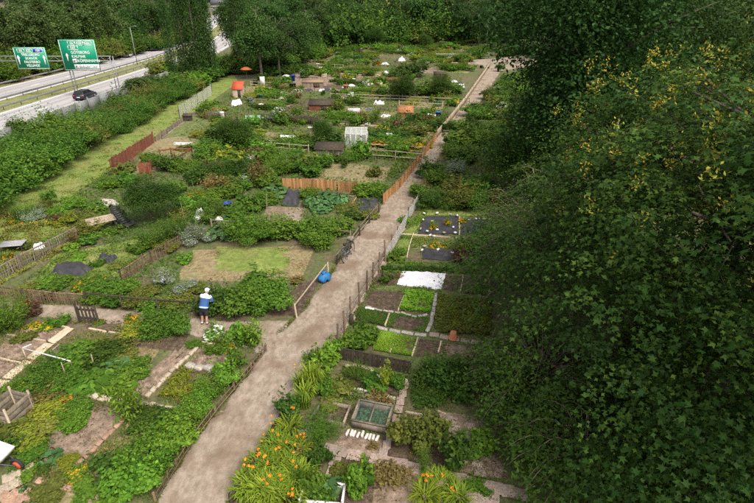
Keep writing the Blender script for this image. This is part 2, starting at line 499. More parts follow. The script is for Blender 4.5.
# leaf colours (three tones from the darkest leaf to the lightest)
LEAF = {
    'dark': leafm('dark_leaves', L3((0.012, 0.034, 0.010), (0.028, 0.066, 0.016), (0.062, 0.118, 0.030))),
    'mid': leafm('green_leaves', L3((0.022, 0.062, 0.012), (0.048, 0.115, 0.020), (0.105, 0.19, 0.040))),
    'bright': leafm('bright_green_leaves', L3((0.030, 0.082, 0.012), (0.065, 0.148, 0.022), (0.135, 0.25, 0.05))),
    'yellow': leafm('yellow_green_leaves', L3((0.085, 0.115, 0.012), (0.165, 0.20, 0.022), (0.28, 0.27, 0.045)), green=(1.0, 1.06, 0.9)),
    'deep': leafm('deep_green_leaves', L3((0.012, 0.034, 0.011), (0.027, 0.064, 0.018), (0.058, 0.112, 0.032)), green=(1.15, 1.15, 0.8)),
    'lime': leafm('lettuce_leaves', L3((0.10, 0.20, 0.015), (0.17, 0.31, 0.025), (0.25, 0.42, 0.05)), green=None),
    'meadow': leafm('meadow_blades', L3((0.14, 0.155, 0.03), (0.23, 0.235, 0.05), (0.35, 0.33, 0.09)), green=None),
    'lawn': leafm('lawn_blades', L3((0.08, 0.13, 0.025), (0.125, 0.175, 0.036), (0.18, 0.225, 0.058)), green=None),
    'lilyleaf': leafm('daylily_leaves', L3((0.075, 0.15, 0.015), (0.15, 0.25, 0.025), (0.26, 0.36, 0.05)), green=(1.1, 1.0, 0.9)),
    'grey': leafm('grey_green_leaves', L3((0.06, 0.095, 0.075), (0.115, 0.165, 0.14), (0.22, 0.28, 0.26))),
    'brown': leafm('dry_leaves', L3((0.075, 0.05, 0.025), (0.15, 0.105, 0.05), (0.26, 0.20, 0.10)), green=(1.15, 1.2, 0.85)),
    'olive': leafm('olive_leaves', L3((0.045, 0.055, 0.016), (0.09, 0.105, 0.028), (0.16, 0.17, 0.055)), green=(1.2, 1.25, 0.85)),
    'blue': leafm('blue_green_leaves', L3((0.022, 0.065, 0.035), (0.05, 0.12, 0.065), (0.11, 0.21, 0.13))),
    'purple': leafm('purple_leaves', L3((0.035, 0.018, 0.022), (0.075, 0.04, 0.045), (0.13, 0.085, 0.08))),
    'maple': leafm('maple_leaves', L3((0.010, 0.034, 0.014), (0.026, 0.070, 0.022), (0.060, 0.125, 0.036)), trans=0.28, rough=0.45, objvar=0.06, green=(1.6, 1.5, 0.82)),
    'forest': leafm('woodland_leaves', L3((0.018, 0.046, 0.014), (0.036, 0.082, 0.022), (0.07, 0.135, 0.038)), objvar=0.3, green=(1.12, 1.08, 0.85)),
    'forest_pale': leafm('pale_woodland_leaves', L3((0.035, 0.068, 0.018), (0.065, 0.115, 0.030), (0.12, 0.18, 0.055)), objvar=0.25, green=(1.0, 0.98, 0.95)),
    'conifer': leafm('pine_needles', L3((0.018, 0.042, 0.014), (0.036, 0.070, 0.024), (0.065, 0.105, 0.042)), trans=0.1, objvar=0.25),
    'hedge': leafm('hedge_leaves', L3((0.014, 0.045, 0.010), (0.033, 0.088, 0.017), (0.075, 0.155, 0.034)), objvar=0.2),
}
PETAL = {
    'yellow': leafm('yellow_petals', L3((0.5, 0.29, 0.01), (0.65, 0.4, 0.02), (0.75, 0.52, 0.05)), objvar=0.05, green=None),
    'orange': leafm('orange_petals', L3((0.6, 0.17, 0.01), (0.78, 0.26, 0.02), (0.88, 0.40, 0.04)), objvar=0.05, green=None),
    'white': leafm('white_petals', L3((0.5, 0.5, 0.44), (0.68, 0.68, 0.62), (0.8, 0.8, 0.76)), objvar=0.05, green=None),
    'red': leafm('coral_petals', L3((0.5, 0.06, 0.03), (0.65, 0.12, 0.06), (0.7, 0.25, 0.12)), objvar=0.05, green=None),
    'lilac': leafm('lavender_petals', L3((0.22, 0.22, 0.33), (0.33, 0.33, 0.45), (0.45, 0.46, 0.55)), objvar=0.05, green=None),
    'seed': leafm('maple_keys', L3((0.16, 0.21, 0.03), (0.34, 0.31, 0.04), (0.52, 0.37, 0.05)), objvar=0.05, green=None),
}

# ------------------------------------------------------------------ setting: ground, motorway, paths, beds
ROAD_Z = -2.0


def ground_z(x):
    return ROAD_Z if x < -37 else (0.0 if x > -30 else ROAD_Z * (-30 - x) / 7.0)


def structure(name, mb, mats, smooth=False):
    return tag(mb.build(name, mats, smooth=smooth), kind='structure')


g = MB()
prof = [(-3500, ROAD_Z), (-37, ROAD_Z), (-30, 0), (3500, 0)]
gv, gf = [], []
for i, (x, z) in enumerate(prof):
    gv += [(x, -300, z), (x, 4500, z)]
    if i: gf.append((2 * i - 2, 2 * i, 2 * i + 1, 2 * i - 1))
g.add(gv, gf)
structure('ground', g, M['ground'])


def resample(pts, n):
    pts = [Vector(p) for p in pts]
    d = [0]
    for a, b in zip(pts, pts[1:]): d.append(d[-1] + (b - a).length)
    out = []
    for i in range(n):
        s = d[-1] * i / (n - 1)
        k = max(j for j in range(len(d)) if d[j] <= s + 1e-9)
        k = min(k, len(pts) - 2)
        out.append(pts[k].lerp(pts[k + 1], (s - d[k]) / max(1e-6, d[k + 1] - d[k])))
    return out


def poly_len(pts):
    return sum((b - a).length for a, b in zip(pts, pts[1:]))


def ribbon(name, left, right, mat, z, rows, cols=8, jit=0.0, und=0.0):
    """A strip of ground between two edges, gently uneven, with a ragged border."""
    Lp, Rp = resample(left, rows), resample(right, rows)
    V, Fc = [], []
    for i in range(rows):
        jl, jr = rng.normal(0, jit), rng.normal(0, jit)
        for j in range(cols + 1):
            s = j / cols
            p = Lp[i].lerp(Rp[i], s)
            dv = (Rp[i] - Lp[i]).normalized()
            p = p + dv * (jl * (1 - s) ** 3 + jr * s ** 3)
            e = min(s, 1 - s)
            rut = (math.exp(-((s - 0.3) / 0.09) ** 2) + math.exp(-((s - 0.68) / 0.09) ** 2)) if und > 0.02 else 0
            zz = z if e == 0 else z + und * (0.35 + 0.65 * rng.random()) + 0.03 * (1 - 0.9 * rut) * (und > 0.02)
            V.append((p.x, p.y, zz))
    for i in range(rows - 1):
        for j in range(cols):
            a = i * (cols + 1) + j
            Fc.append((a, a + 1, a + cols + 2, a + cols + 1))
    return structure(name, MB().add(V, Fc), mat, smooth=True)


def pxs(lst, z=0.0):
    return [at(x, y, z) for x, y in lst]


# the motorway: two carriageways curving away beyond the poplars
MED = [Vector(p) for p in [(-54.3, 20, 0), (-55.6, 76, 0), (-56.2, 110, 0), (-57.6, 144, 0), (-63.5, 192, 0), (-78.7, 265, 0), (-103, 372, 0), (-140, 500, 0), (-175, 640, 0), (-230, 850, 0)]]
MEDr = resample(MED, 90)


def off(d, z):
    out = []
    for i, p in enumerate(MEDr):
        t = (MEDr[min(i + 1, 89)] - MEDr[max(i - 1, 0)]).normalized()
        out.append(Vector((p.x + t.y * d, p.y - t.x * d, z)))
    return out


def strip(name, a, b, z, mat):
    A, B = off(a, z), off(b, z)
    V, Fc = [], []
    for p, q in zip(A, B): V += [tuple(p), tuple(q)]
    for i in range(len(A) - 1): Fc.append((2 * i, 2 * i + 1, 2 * i + 3, 2 * i + 2))
    return structure(name, MB().add(V, Fc), mat)


strip('verge', -19, -11.9, ROAD_Z + 0.02, M['verge'])
strip('motorway', -12, -2.9, ROAD_Z + 0.03, M['asphalt'])
strip('motorway', 2.7, 12.2, ROAD_Z + 0.03, M['asphalt'])
strip('median', -3.0, 2.8, ROAD_Z + 0.05, M['median'])


def along(d, y0, y1, z):
    return [p for p in off(d, z) if y0 <= p.y <= y1]


def dashes(d, z, dash, gap, w, y0, y1):
    mb = MB()
    pts = resample(along(d, y0, y1, z), 400)
    s, tot = 0.0, poly_len(pts)
    n = int(tot / (dash + gap))
    cum = tot / 399
    for k in range(n):
        i0 = int(k * (dash + gap) / cum)
        i1 = min(399, i0 + max(1, int(dash / cum)))
        a, b = pts[i0], pts[i1]
        t = (b - a).normalized(); q = Vector((t.y, -t.x, 0)) * w / 2
        mb.add([tuple(a - q), tuple(a + q), tuple(b + q), tuple(b - q)], [(0, 1, 2, 3)])
    return mb


structure('road_markings', dashes(-7.6, ROAD_Z + 0.039, 3, 9, 0.16, 40, 260), M['marking'])
structure('road_markings', dashes(7.2, ROAD_Z + 0.039, 3, 9, 0.16, 40, 260), M['marking'])
for d in (-10.3, -8.7, -6.3, -4.7, 4.5, 6.1, 8.5, 10.1):
    strip('wheel_track', d - 0.32, d + 0.32, ROAD_Z + 0.034, M['worn_asphalt'])
for d in (-11.3, -3.6, 3.4, 11.2):
    strip('road_edge_line', d - 0.09, d + 0.09, ROAD_Z + 0.039, M['marking'])

# the grass strip between the hedge and the gardens
ribbon('grass_strip', pxs([(-110, 262), (-50, 216), (20, 178), (90, 142), (150, 110), (205, 82), (232, 72)]),
       pxs([(-60, 280), (0, 243), (60, 203), (110, 172), (150, 140), (205, 106), (238, 82)]), M['lawn'], 0.012, 60, 6, 0.12, 0.03)

PATH_L = [(145, 525), (158, 503), (188, 452), (208, 424), (248, 375), (268, 347), (300, 314), (326, 283), (342, 258), (362, 230), (380, 209), (395, 189), (420, 160), (438, 135), (465, 102), (480, 80), (493, 61)]
PATH_R = [(210, 525), (229, 503), (262, 455), (290, 415), (318, 370), (340, 342), (354, 314), (372, 284), (386, 262), (396, 244), (405, 224), (418, 197), (434, 164), (459, 128), (482, 100), (500, 72), (508, 64)]
ribbon('path', pxs(PATH_L), pxs(PATH_R), M['path'], 0.012, 320, 16, 0.09, 0.03)
ribbon('path', pxs([(470, 60), (490, 59), (508, 57), (540, 55)]), pxs([(492, 73), (503, 71), (515, 68.5), (545, 68)]), M['path'], 0.009, 20, 6, 0.1, 0.01)
CROSS_T = [(-40, 296), (0, 301), (40, 304), (64, 305), (120, 310), (190, 318), (240, 322), (290, 320)]
CROSS_B = [(-40, 309), (20, 312), (45, 317), (80, 321), (128, 328), (200, 336), (240, 345), (275, 358)]
ribbon('path', pxs(CROSS_T), pxs(CROSS_B), M['path'], 0.006, 70, 8, 0.05, 0.022)


def bed(name, q, mat, h=0.06, rough=0.03, n=14, z=0.004):
    """A bed of soil or turf given by its four corners (photo pixels), domed and uneven."""
    c = [at(*p) for p in q]
    V, Fc = [], []
    for i in range(n + 1):
        for j in range(n + 1):
            s, t = j / n, i / n
            p = c[0].lerp(c[1], s).lerp(c[3].lerp(c[2], s), t)
            e = min(s, 1 - s, t, 1 - t)
            hh = z if e == 0 else z + h * min(1, e * 5) + rng.normal(0, rough) * 0.5
            V.append((p.x + (rng.normal(0, 0.02) if e else 0), p.y + (rng.normal(0, 0.02) if e else 0), max(z, hh)))
    for i in range(n):
        for j in range(n):
            a = i * (n + 1) + j
            Fc.append((a, a + 1, a + n + 2, a + n + 1))
    return structure(name, MB().add(V, Fc), mat, smooth=True)


BEDS = [
    ('soil_bed', [(371, 290), (404, 293), (397, 311), (364, 306)], 'soil'),
    ('soil_bed', [(445.5, 275), (462.5, 277), (459.5, 292), (442.5, 290)], 'soil'),
    ('soil_bed', [(419.6, 338.6), (440.5, 341.6), (437.5, 354), (415.6, 357)], 'soil'),
    ('soil_bed', [(406, 293), (434.5, 294), (429.5, 314), (399.5, 311)], 'soil'),
    ('soil_bed', [(437.5, 295), (492, 299), (492, 337), (433.5, 329)], 'soil'),
    ('soil_bed', [(360, 308), (387.7, 313), (383.8, 326.5), (354, 320)], 'soil'),
    ('soil_bed', [(390.5, 314), (428.5, 318), (425.5, 332.7), (386.5, 326.7)], 'soil'),
    ('soil_bed', [(376, 331.7), (416, 338.6), (411, 356.5), (372, 350)], 'soil'),
    ('soil_bed', [(442, 343), (490, 347), (490, 358), (439, 354)], 'soil_light'),
    ('soil_bed', [(376, 272), (401, 273), (396, 287), (372, 284)], 'soil'),
    ('soil_bed', [(460, 276), (500, 278), (500, 297), (458, 293)], 'soil'),
    ('soil_bed', [(350, 366), (408, 376), (402, 398), (338, 384)], 'soil'),
    ('soil_bed', [(325, 404), (352, 410), (346, 428), (316, 420)], 'soil'),
    ('soil_bed', [(384, 425), (440, 428), (470, 470), (380, 462)], 'soil'),
    ('soil_bed', [(345, 432), (384, 440), (380, 460), (330, 448)], 'soil_light'),
    ('soil_bed', [(336, 458), (376, 464), (372, 505), (318, 505)], 'soil'),
    ('soil_bed', [(376, 464), (475, 480), (480, 510), (372, 508)], 'soil_light'),
    ('soil_bed', [(290, 440), (330, 446), (312, 505), (280, 505)], 'soil'),
    ('soil_bed', [(438, 410), (480, 418), (510, 480), (452, 470)], 'soil_light'),
    ('soil_bed', [(201, 345.5), (237, 351), (224, 371), (189, 363)], 'soil_light'),
    ('soil_bed', [(179, 366), (224, 371.5), (203, 405), (157, 397)], 'soil'),
    ('soil_bed', [(6, 337), (46, 342), (25, 361), (-8, 357)], 'soil_light'),
    ('soil_bed', [(24, 326), (64, 331), (50, 341), (14, 335)], 'soil_light'),
    ('soil_bed', [(-10, 360), (20, 364), (-4, 382), (-30, 377)], 'soil_light'),
    ('soil_bed', [(90, 318), (128, 322), (124, 334), (86, 329)], 'soil'),
    ('soil_bed', [(138, 334), (188, 336), (180, 352), (126, 345)], 'soil'),
    ('soil_bed', [(98, 344), (160, 350), (128, 394), (66, 380)], 'dry_grass'),
    ('soil_bed', [(180, 345), (200, 345), (148, 396), (126, 392)], 'soil_light'),
    ('soil_bed', [(84, 402), (130, 412), (70, 470), (30, 455)], 'soil_light'),
    ('soil_bed', [(134, 418), (176, 415), (130, 488), (78, 470)], 'dry_grass'),
    ('soil_bed', [(55, 485), (125, 496), (105, 525), (30, 520)], 'dry_grass'),
    ('soil_bed', [(294, 285), (322, 278), (300, 316), (268, 315)], 'soil'),
    ('soil_bed', [(172, 300), (240, 303), (236, 318), (166, 314)], 'soil'),
    ('lawn', [(55, 255), (150, 236), (122, 276), (30, 285)], 'lawn'),
    ('lawn', [(-30, 240), (40, 212), (80, 236), (0, 285)], 'lawn'),
    ('lawn', [(193, 250), (316, 245), (300, 283), (176, 280)], 'dry_grass'),
    ('lawn', [(217, 247), (290, 249), (288, 275), (212, 271)], 'lawn'),
    ('lawn', [(404, 232), (420, 213), (428, 213), (415, 238)], 'lawn'),
    ('lawn', [(388, 263), (402, 236), (413, 238), (403, 264)], 'lawn'),
    ('lawn', [(416, 238), (490, 240), (488, 250), (412, 249)], 'lawn_dull'),
    ('lawn', [(416, 205), (490, 207), (488, 216), (420, 215)], 'lawn'),
    ('lawn', [(390, 264), (470, 264), (470, 272), (386, 272)], 'lawn_dull'),
    ('lawn', [(394, 284), (442, 290), (442, 294), (373, 289)], 'lawn_dull'),
    # plots further out
    ('soil_bed', [(318, 160), (392, 168), (380, 190), (300, 178)], 'dry_grass'),
    ('soil_bed', [(268, 206), (306, 208), (300, 224), (258, 222)], 'soil_light'),
    ('soil_bed', [(305, 190), (372, 196), (366, 212), (300, 208)], 'soil'),
    ('soil_bed', [(150, 140), (214, 132), (196, 164), (130, 176)], 'dry_grass'),
    ('soil_bed', [(175, 118), (226, 116), (218, 136), (160, 138)], 'lawn_dull'),
    ('soil_bed', [(262, 132), (330, 134), (322, 148), (250, 146)], 'dry_grass'),
    ('soil_bed', [(272, 100), (336, 102), (330, 113), (264, 112)], 'soil'),
    ('soil_bed', [(228, 86), (272, 87), (268, 95), (240, 95)], 'dry_grass'),
    ('soil_bed', [(296, 74), (344, 76), (340, 92), (290, 90)], 'soil_light'),
    ('soil_bed', [(318, 36), (345, 36), (342, 44), (314, 46)], 'soil_light'),
    ('soil_bed', [(346, 86), (402, 86), (396, 97), (342, 96)], 'lawn_dull'),
    ('soil_bed', [(360, 72), (420, 76), (412, 84), (354, 82)], 'soil_light'),
    ('soil_bed', [(395, 120), (440, 122), (424, 150), (380, 148)], 'dry_grass'),
    ('soil_bed', [(350, 110), (410, 112), (400, 122), (345, 120)], 'dry_grass'),
    ('soil_bed', [(330, 45), (400, 46), (395, 54), (325, 54)], 'lawn_dull'),
    ('soil_bed', [(405, 66), (480, 62), (470, 72), (400, 74)], 'soil_light'),
    ('soil_bed', [(344, 140), (400, 142), (392, 150), (340, 150)], 'lawn'),
    ('soil_bed', [(480, 106), (530, 100), (520, 130), (462, 130)], 'lawn_dull'),
    ('soil_bed', [(500, 78), (540, 76), (530, 92), (490, 92)], 'lawn'),
]
for nm, q, mt in BEDS:
    if nm == 'lawn':
        bed(nm, q, M[mt], 0.035, 0.015, 14, 0.035 if q[0] == (217, 247) else 0.004)
    else:
        far = q[0][1] < 200
        bed(nm, q, M[mt], 0.05, 0.05, 8 if far else 18)

# ------------------------------------------------------------------ plants: prototypes
UPV = np.array([0, 0, 1.0])


def sphere_pts(n):
    v = rng.normal(size=(n, 3))
    return v / np.linalg.norm(v, axis=1, keepdims=True)


def tones(n, base, spread):
    return np.clip(rng.normal(base, spread, n), 0, 1)


def mound(size, h, leaf, aspect=0.55, k=9, cover=1.5, flower=0.0, fl_size=0.07, cap=5200):
    """A bushy mound of leaves about size across and h high."""
    mb = MB()
    leaf *= random.uniform(0.72, 1.25)
    aspect *= random.uniform(0.7, 1.3)
    r = size / 2
    area = 2 * math.pi * r * max(r, h) * 1.25
    n = int(min(cap, area * cover / (leaf * leaf * aspect * 0.5)))
    cs = []
    for i in range(k):
        a = rng.random() * 6.283
        q = math.sqrt(rng.random()) * 0.62 * r
        rr = r * (0.22 + 0.28 * rng.random())
        cs.append((q * math.cos(a), q * math.sin(a), h * (0.2 + 0.52 * rng.random()) * (1 - 0.3 * q / r), rr))
    cs = np.array(cs)
    which = rng.integers(0, k, n)
    d = sphere_pts(n)
    d[:, 2] = np.abs(d[:, 2]) * 1.0 - 0.25 * (rng.random(n) < 0.3)
    rad = cs[which, 3] * (1 - 0.45 * rng.random(n) ** 2.2)
    zs = h * 0.42 / (r * 0.5)
    P = cs[which, :3] + d * rad[:, None] * np.array([1, 1, zs * 0.8])
    P[:, 2] = np.clip(P[:, 2], 0.02, h * 1.12)
    N = d * 0.7 + UPV * 0.55 + rng.normal(0, 0.5, (n, 3))
    base = rng.normal(0.5, 0.13, k)[which]
    L = leaf * (0.65 + 0.7 * rng.random(n))
    mb.leaves(P, N, L, L * aspect, np.clip(base + rng.normal(0, 0.17, n), 0, 1), 0)
    # twiggy sprays standing out of the mound
    m = int(n * 0.24)
    w2 = rng.integers(0, k, max(1, m // 9))
    for i, w in enumerate(w2):
        dd = sphere_pts(1)[0]; dd[2] = abs(dd[2]) + 0.25
        p0 = cs[w, :3] + dd * cs[w, 3] * 0.85
        s = np.linspace(0, 1, 9)[:, None]
        pp = p0 + (dd + UPV * 0.5) * s * r * (0.2 + 0.3 * rng.random()) + rng.normal(0, leaf * 0.35, (9, 3))
        pp[:, 2] = np.clip(pp[:, 2], 0.02, None)
        mb.leaves(pp, dd + UPV * 0.3 + rng.normal(0, 0.6, (9, 3)), leaf, leaf * aspect, tones(9, 0.62, 0.15), 0)
    if flower:
        nf = int(flower)
        wf = rng.integers(0, k, nf)
        df = sphere_pts(nf); df[:, 2] = np.abs(df[:, 2])
        P = cs[wf, :3] + df * cs[wf, 3][:, None] * np.array([1, 1, zs * 0.8]) * 1.03
        P[:, 2] = np.clip(P[:, 2], 0.1, None)
        for _ in range(3):
            mb.leaves(P + rng.normal(0, fl_size * 0.25, P.shape), UPV + df * 0.5 + rng.normal(0, 0.3, (nf, 3)), fl_size, fl_size * 0.8, tones(nf, 0.5, 0.25), 1)
    return mb


def stalks(size, h, leaf, n_stem, per, aspect=0.45, flower=0, fl_size=0.06):
    """Upright leafy stems (beans, raspberries, jerusalem artichokes)."""
    mb = MB()
    leaf *= random.uniform(0.8, 1.2)
    aspect *= random.uniform(0.75, 1.3)
    r = size / 2
    for i in range(n_stem):
        a, q = rng.random() * 6.283, math.sqrt(rng.random()) * r * 0.9
        hh = h * (0.65 + 0.4 * rng.random())
        top = np.array([q * math.cos(a) * 1.2 + rng.normal(0, 0.1 * r), q * math.sin(a) * 1.2 + rng.normal(0, 0.1 * r), hh])
        bot = np.array([q * math.cos(a) * 0.55, q * math.sin(a) * 0.55, 0])
        s = rng.random(per) ** 0.75
        mb.tube([(0, 0, 0), tuple(bot * 0.8 + UPV * hh * 0.1), tuple(top)], [0.012, 0.008, 0.004], 3, 2, caps=False)
        P = bot + (top - bot) * s[:, None] + rng.normal(0, leaf * 0.75, (per, 3))
        P[:, 2] = np.clip(P[:, 2], 0.02, None)
        N = UPV * 0.7 + rng.normal(0, 0.55, (per, 3))
        L = leaf * (0.6 + 0.7 * rng.random(per))
        mb.leaves(P, N, L, L * aspect, np.clip(rng.normal(0.5, 0.12) + rng.normal(0, 0.16, per), 0, 1), 0)
        if flower and rng.random() < flower:
            mb.leaves(np.repeat(top[None], 5, 0) + rng.normal(0, fl_size * 0.4, (5, 3)), UPV + rng.normal(0, 0.4, (5, 3)), fl_size, fl_size * 0.8, tones(5, 0.5, 0.25), 1)
    return mb


def tuft(size, h, n, w, droop=0.6, flower=0, fl_size=0.1, spread=0.35):
    """A clump of strap leaves arching outwards (day lilies, grasses, onions)."""
    mb = MB()
    a, q = rng.random(n) * 6.283, np.sqrt(rng.random(n)) * size * spread
    P = np.stack([q * np.cos(a), q * np.sin(a), np.full(n, 0.0)], 1)
    b = a + rng.normal(0, 0.7, n)
    D = np.stack([np.cos(b), np.sin(b), np.zeros(n)], 1)
    mb.blades(P, D, h * (0.65 + 0.6 * rng.random(n)), w * (0.7 + 0.6 * rng.random(n)), tones(n, 0.5, 0.2), 0, droop=droop)
    if flower:
        for i in range(flower):
            aa, qq = rng.random() * 6.283, math.sqrt(rng.random()) * size * 0.42
            top = np.array([qq * math.cos(aa), qq * math.sin(aa), h * (0.8 + 0.35 * rng.random())])
            mb.tube([(top[0] * 0.6, top[1] * 0.6, 0), tuple(top)], 0.006, 3, 2, caps=False)
            for k in range(2):
                c = top + rng.normal(0, fl_size * 0.5, 3)
                dd = sphere_pts(6); dd[:, 2] = np.abs(dd[:, 2]) * 0.6
                mb.leaves(c + dd * fl_size * 0.4, dd * 0.6 + UPV, fl_size, fl_size * 0.5, tones(6, 0.5, 0.3), 1)
    return mb


HEX = [(-0.5, 0, 0), (-0.42, 0.42, 0.5), (0.05, 0.52, 1), (0.42, 0.3, 0.6), (0.55, 0, -0.2), (0.42, -0.3, 0.6), (0.05, -0.52, 1), (-0.42, -0.42, 0.5)]


def broad(size, h, leaf, n):
    """Big round leaves held on stalks (pumpkins, cabbages, rhubarb)."""
    mb = MB()
    a, q = rng.random(n) * 6.283, np.sqrt(rng.random(n)) * size / 2
    P = np.stack([q * np.cos(a), q * np.sin(a), h * (0.35 + 0.65 * rng.random(n)) * (1 - 0.5 * (q / (size / 2)) ** 2)], 1)
    N = UPV * 1.0 + np.stack([np.cos(a), np.sin(a), np.zeros(n)], 1) * 0.45 + rng.normal(0, 0.38, (n, 3))
    L = leaf * (0.6 + 0.6 * rng.random(n))
    mb.leaves(P, N, L, L * 0.95, tones(n, 0.5, 0.2), 0, fold=-0.16, shape=HEX)
    for i in range(0, n, 2):
        mb.tube([(P[i, 0] * 0.5, P[i, 1] * 0.5, 0), tuple(P[i])], 0.009, 3, 2, caps=False)
    return mb


def rosette(size, leaf, n):
    """A cabbage: overlapping leaves round a heart."""
    mb = MB()
    for ring, (k, tilt, rr, z) in enumerate([(7, 0.75, 0.75, 0.12), (7, 0.35, 0.5, 0.2), (5, -0.2, 0.25, 0.27)]):
        for i in range(k):
            a = 6.283 * i / k + ring * 0.5
            d = np.array([math.cos(a), math.sin(a), 0])
            mb.leaves(np.array([d * rr * size / 2 + UPV * z * size]), np.array([UPV + d * (tilt - 0.6)]), leaf, leaf * 0.9, tones(1, 0.4 + 0.2 * ring, 0.12), 0, fold=0.2, shape=HEX)
    return mb


PROTO = {}


def proto(key, make, mats):
    """Two shapes of each kind are made once; every plant of the kind uses one of them."""
    if key not in PROTO:
        lst = []
        for v in range(3):
            me = make().mesh(key.replace(' ', '_'), mats)
            co = np.empty(len(me.vertices) * 3, dtype=np.float32)
            me.vertices.foreach_get('co', co)
            co = co.reshape(-1, 3)
            ext = np.percentile(np.abs(co[:, :2]), 97) * 2
            lst.append((me, ext, np.percentile(co[:, 2], 99)))
        PROTO[key] = lst
    return random.choice(PROTO[key])


def stem_mesh():
    if 'stems' not in PROTO:
        mb = MB()
        for i in range(7):
            a = 6.283 * i / 7 + random.random()
            mb.tube([(0.05 * math.cos(a), 0.05 * math.sin(a), -0.03), (0.2 * math.cos(a), 0.2 * math.sin(a), 0.4), (0.33 * math.cos(a), 0.33 * math.sin(a), 0.8)], [0.02, 0.014, 0.006], 4, 0)
        PROTO['stems'] = mb.mesh('stems', M['stem'])
    return PROTO['stems']


# kind -> (object name, words for the label, everyday category, form)
KIND = {
    'dark': ('shrub', 'dark green rounded shrub', 'shrub', 'mound', 'dark', None),
    'mid': ('garden_bush', 'green leafy bush', 'bush', 'mound', 'mid', None),
    'bright': ('leafy_plant', 'bright green leafy plant', 'plant', 'mound', 'bright', None),
    'yellow': ('vegetable_plant', 'yellow green leafy plant', 'plant', 'mound', 'yellow', None),
    'olive': ('weed_clump', 'dull olive weed clump', 'weeds', 'mound', 'olive', None),
    'grey': ('lavender_bush', 'grey green lavender bush', 'bush', 'tuftmound', 'grey', 'lilac'),
    'blue': ('vegetable_clump', 'blue green cabbage clump', 'vegetables', 'broad', 'blue', None),
    'pumpkin': ('pumpkin_plant', 'sprawling pumpkin plant', 'plant', 'broadl', 'mid', None),
    'bean': ('bean_row', 'tall green bean stand', 'plant', 'stalks', 'mid', None),
    'raspberry': ('raspberry_bush', 'bright upright raspberry stand', 'bush', 'stalks', 'bright', None),
    'feather': ('asparagus_fern', 'feathery bright green asparagus fern', 'plant', 'feather', 'bright', None),
    'brown': ('dry_plant', 'dry brown seeded plant', 'plant', 'stalks', 'brown', None),
    'purple': ('shrub', 'dusky purple shrub', 'shrub', 'mound', 'purple', None),
    'lily': ('daylily_clump', 'daylily clump with orange flowers', 'flower', 'lily', 'lilyleaf', 'orange'),
    'strap': ('daylily_clump', 'arching daylily clump without flowers', 'plant', 'strap', 'lilyleaf', None),
    'grass': ('grass_tuft', 'tall green grass tuft', 'grass', 'strapfine', 'mid', None),
    'yflower': ('flower_clump', 'clump of yellow flowers', 'flower', 'flower', 'mid', 'yellow'),
    'oflower': ('flower_clump', 'clump of orange flowers', 'flower', 'flower', 'mid', 'orange'),
    'wflower': ('flower_clump', 'clump of white flowers', 'flower', 'flower', 'mid', 'white'),
    'rflower': ('flower_clump', 'clump of coral red flowers', 'flower', 'flower', 'mid', 'red'),
}


def size_class(w):
    return 0.7 if w < 1.05 else (1.5 if w < 2.2 else 3.2)


def plant_mesh(kind, w, h, near):
    nm, words, cat, form, lk, pk = KIND[kind]
    sc = size_class(w)
    lf = 1.0 if near else 1.9
    mats = [LEAF[lk], PETAL[pk] if pk else LEAF[lk], M['stem']]
    key = '%s_%s_%s' % (kind, sc, 'n' if near else 'f')
    hh = sc * 0.72
    mk = {
        'mound': lambda: mound(sc, hh, (0.085 if sc < 1 else 0.105 if sc < 2 else 0.13) * lf, k=6 if sc < 1 else 9 if sc < 2 else 14),
        'tuftmound': lambda: mound(sc, hh, 0.085 * lf, aspect=0.3, k=6, flower=int(90 * sc), fl_size=0.06 * lf),
        'broad': lambda: broad(sc, hh * 0.6, 0.24, int(70 * sc * sc)),
        'broadl': lambda: broad(sc, hh * 0.6, 0.25, int(85 * sc * sc)),
        'stalks': lambda: stalks(sc, hh * 1.4, 0.1 * lf, int(14 * sc * sc) + 6, 46 if near else 22),
        'feather': lambda: stalks(sc, hh * 1.3, 0.13 * lf, int(26 * sc * sc) + 10, 60 if near else 24, aspect=0.1),
        'lily': lambda: tuft(sc, 0.75, int(130 * sc * sc) + 40, 0.05, 0.85, flower=int(0.9 * sc * sc) + 1, fl_size=0.1),
        'strap': lambda: tuft(sc, 0.7, int(130 * sc * sc) + 40, 0.05, 0.9),
        'strapfine': lambda: tuft(sc, 0.7, int(260 * sc * sc) + 60, 0.014, 0.6),
        'flower': lambda: mound(sc, hh * 0.8, 0.08 * lf, k=7, flower=int(130 * sc), fl_size=0.075 * lf),
    }[form]
    return proto(key, mk, mats)


PLANTS = []      # (object, words, world position, group key) - labels follow once all landmarks stand


def put(kind, x, y, w, h, near=None, d=None, label=None, words=None, z=None, rz=None, name=None):
    nm, wd, cat, form, lk, pk = KIND[kind]
    if near is None: near = math.hypot(x, y) < 42
    d = d or w * random.uniform(0.85, 1.1)
    me, ext, mh = plant_mesh(kind, max(w, d), h, near)
    sx, sy, sz = w / ext, d / ext, h / mh
    zz = ground_z(x) if z is None else z
    if rz is None: rz = random.random() * 6.283 if abs(w - d) < 0.25 * w else 0.0
    nm = name or nm
    big = near and form in ('mound', 'stalks') and w > 1.0
    if big:
        o = empty(nm, (x, y, zz), rz)
        obj('foliage', me, o, scale=(sx, sy, sz))
        obj('stems', stem_mesh(), o, scale=(w * 0.8, d * 0.8, h * 0.8))
    else:
        o = obj(nm, me, None, (x, y, zz), (0, 0, rz), (sx, sy, sz))
    tag(o, label, cat)
    if not label:
        PLANTS.append((o, words or wd, Vector((x, y, h * 0.5))))
    return o


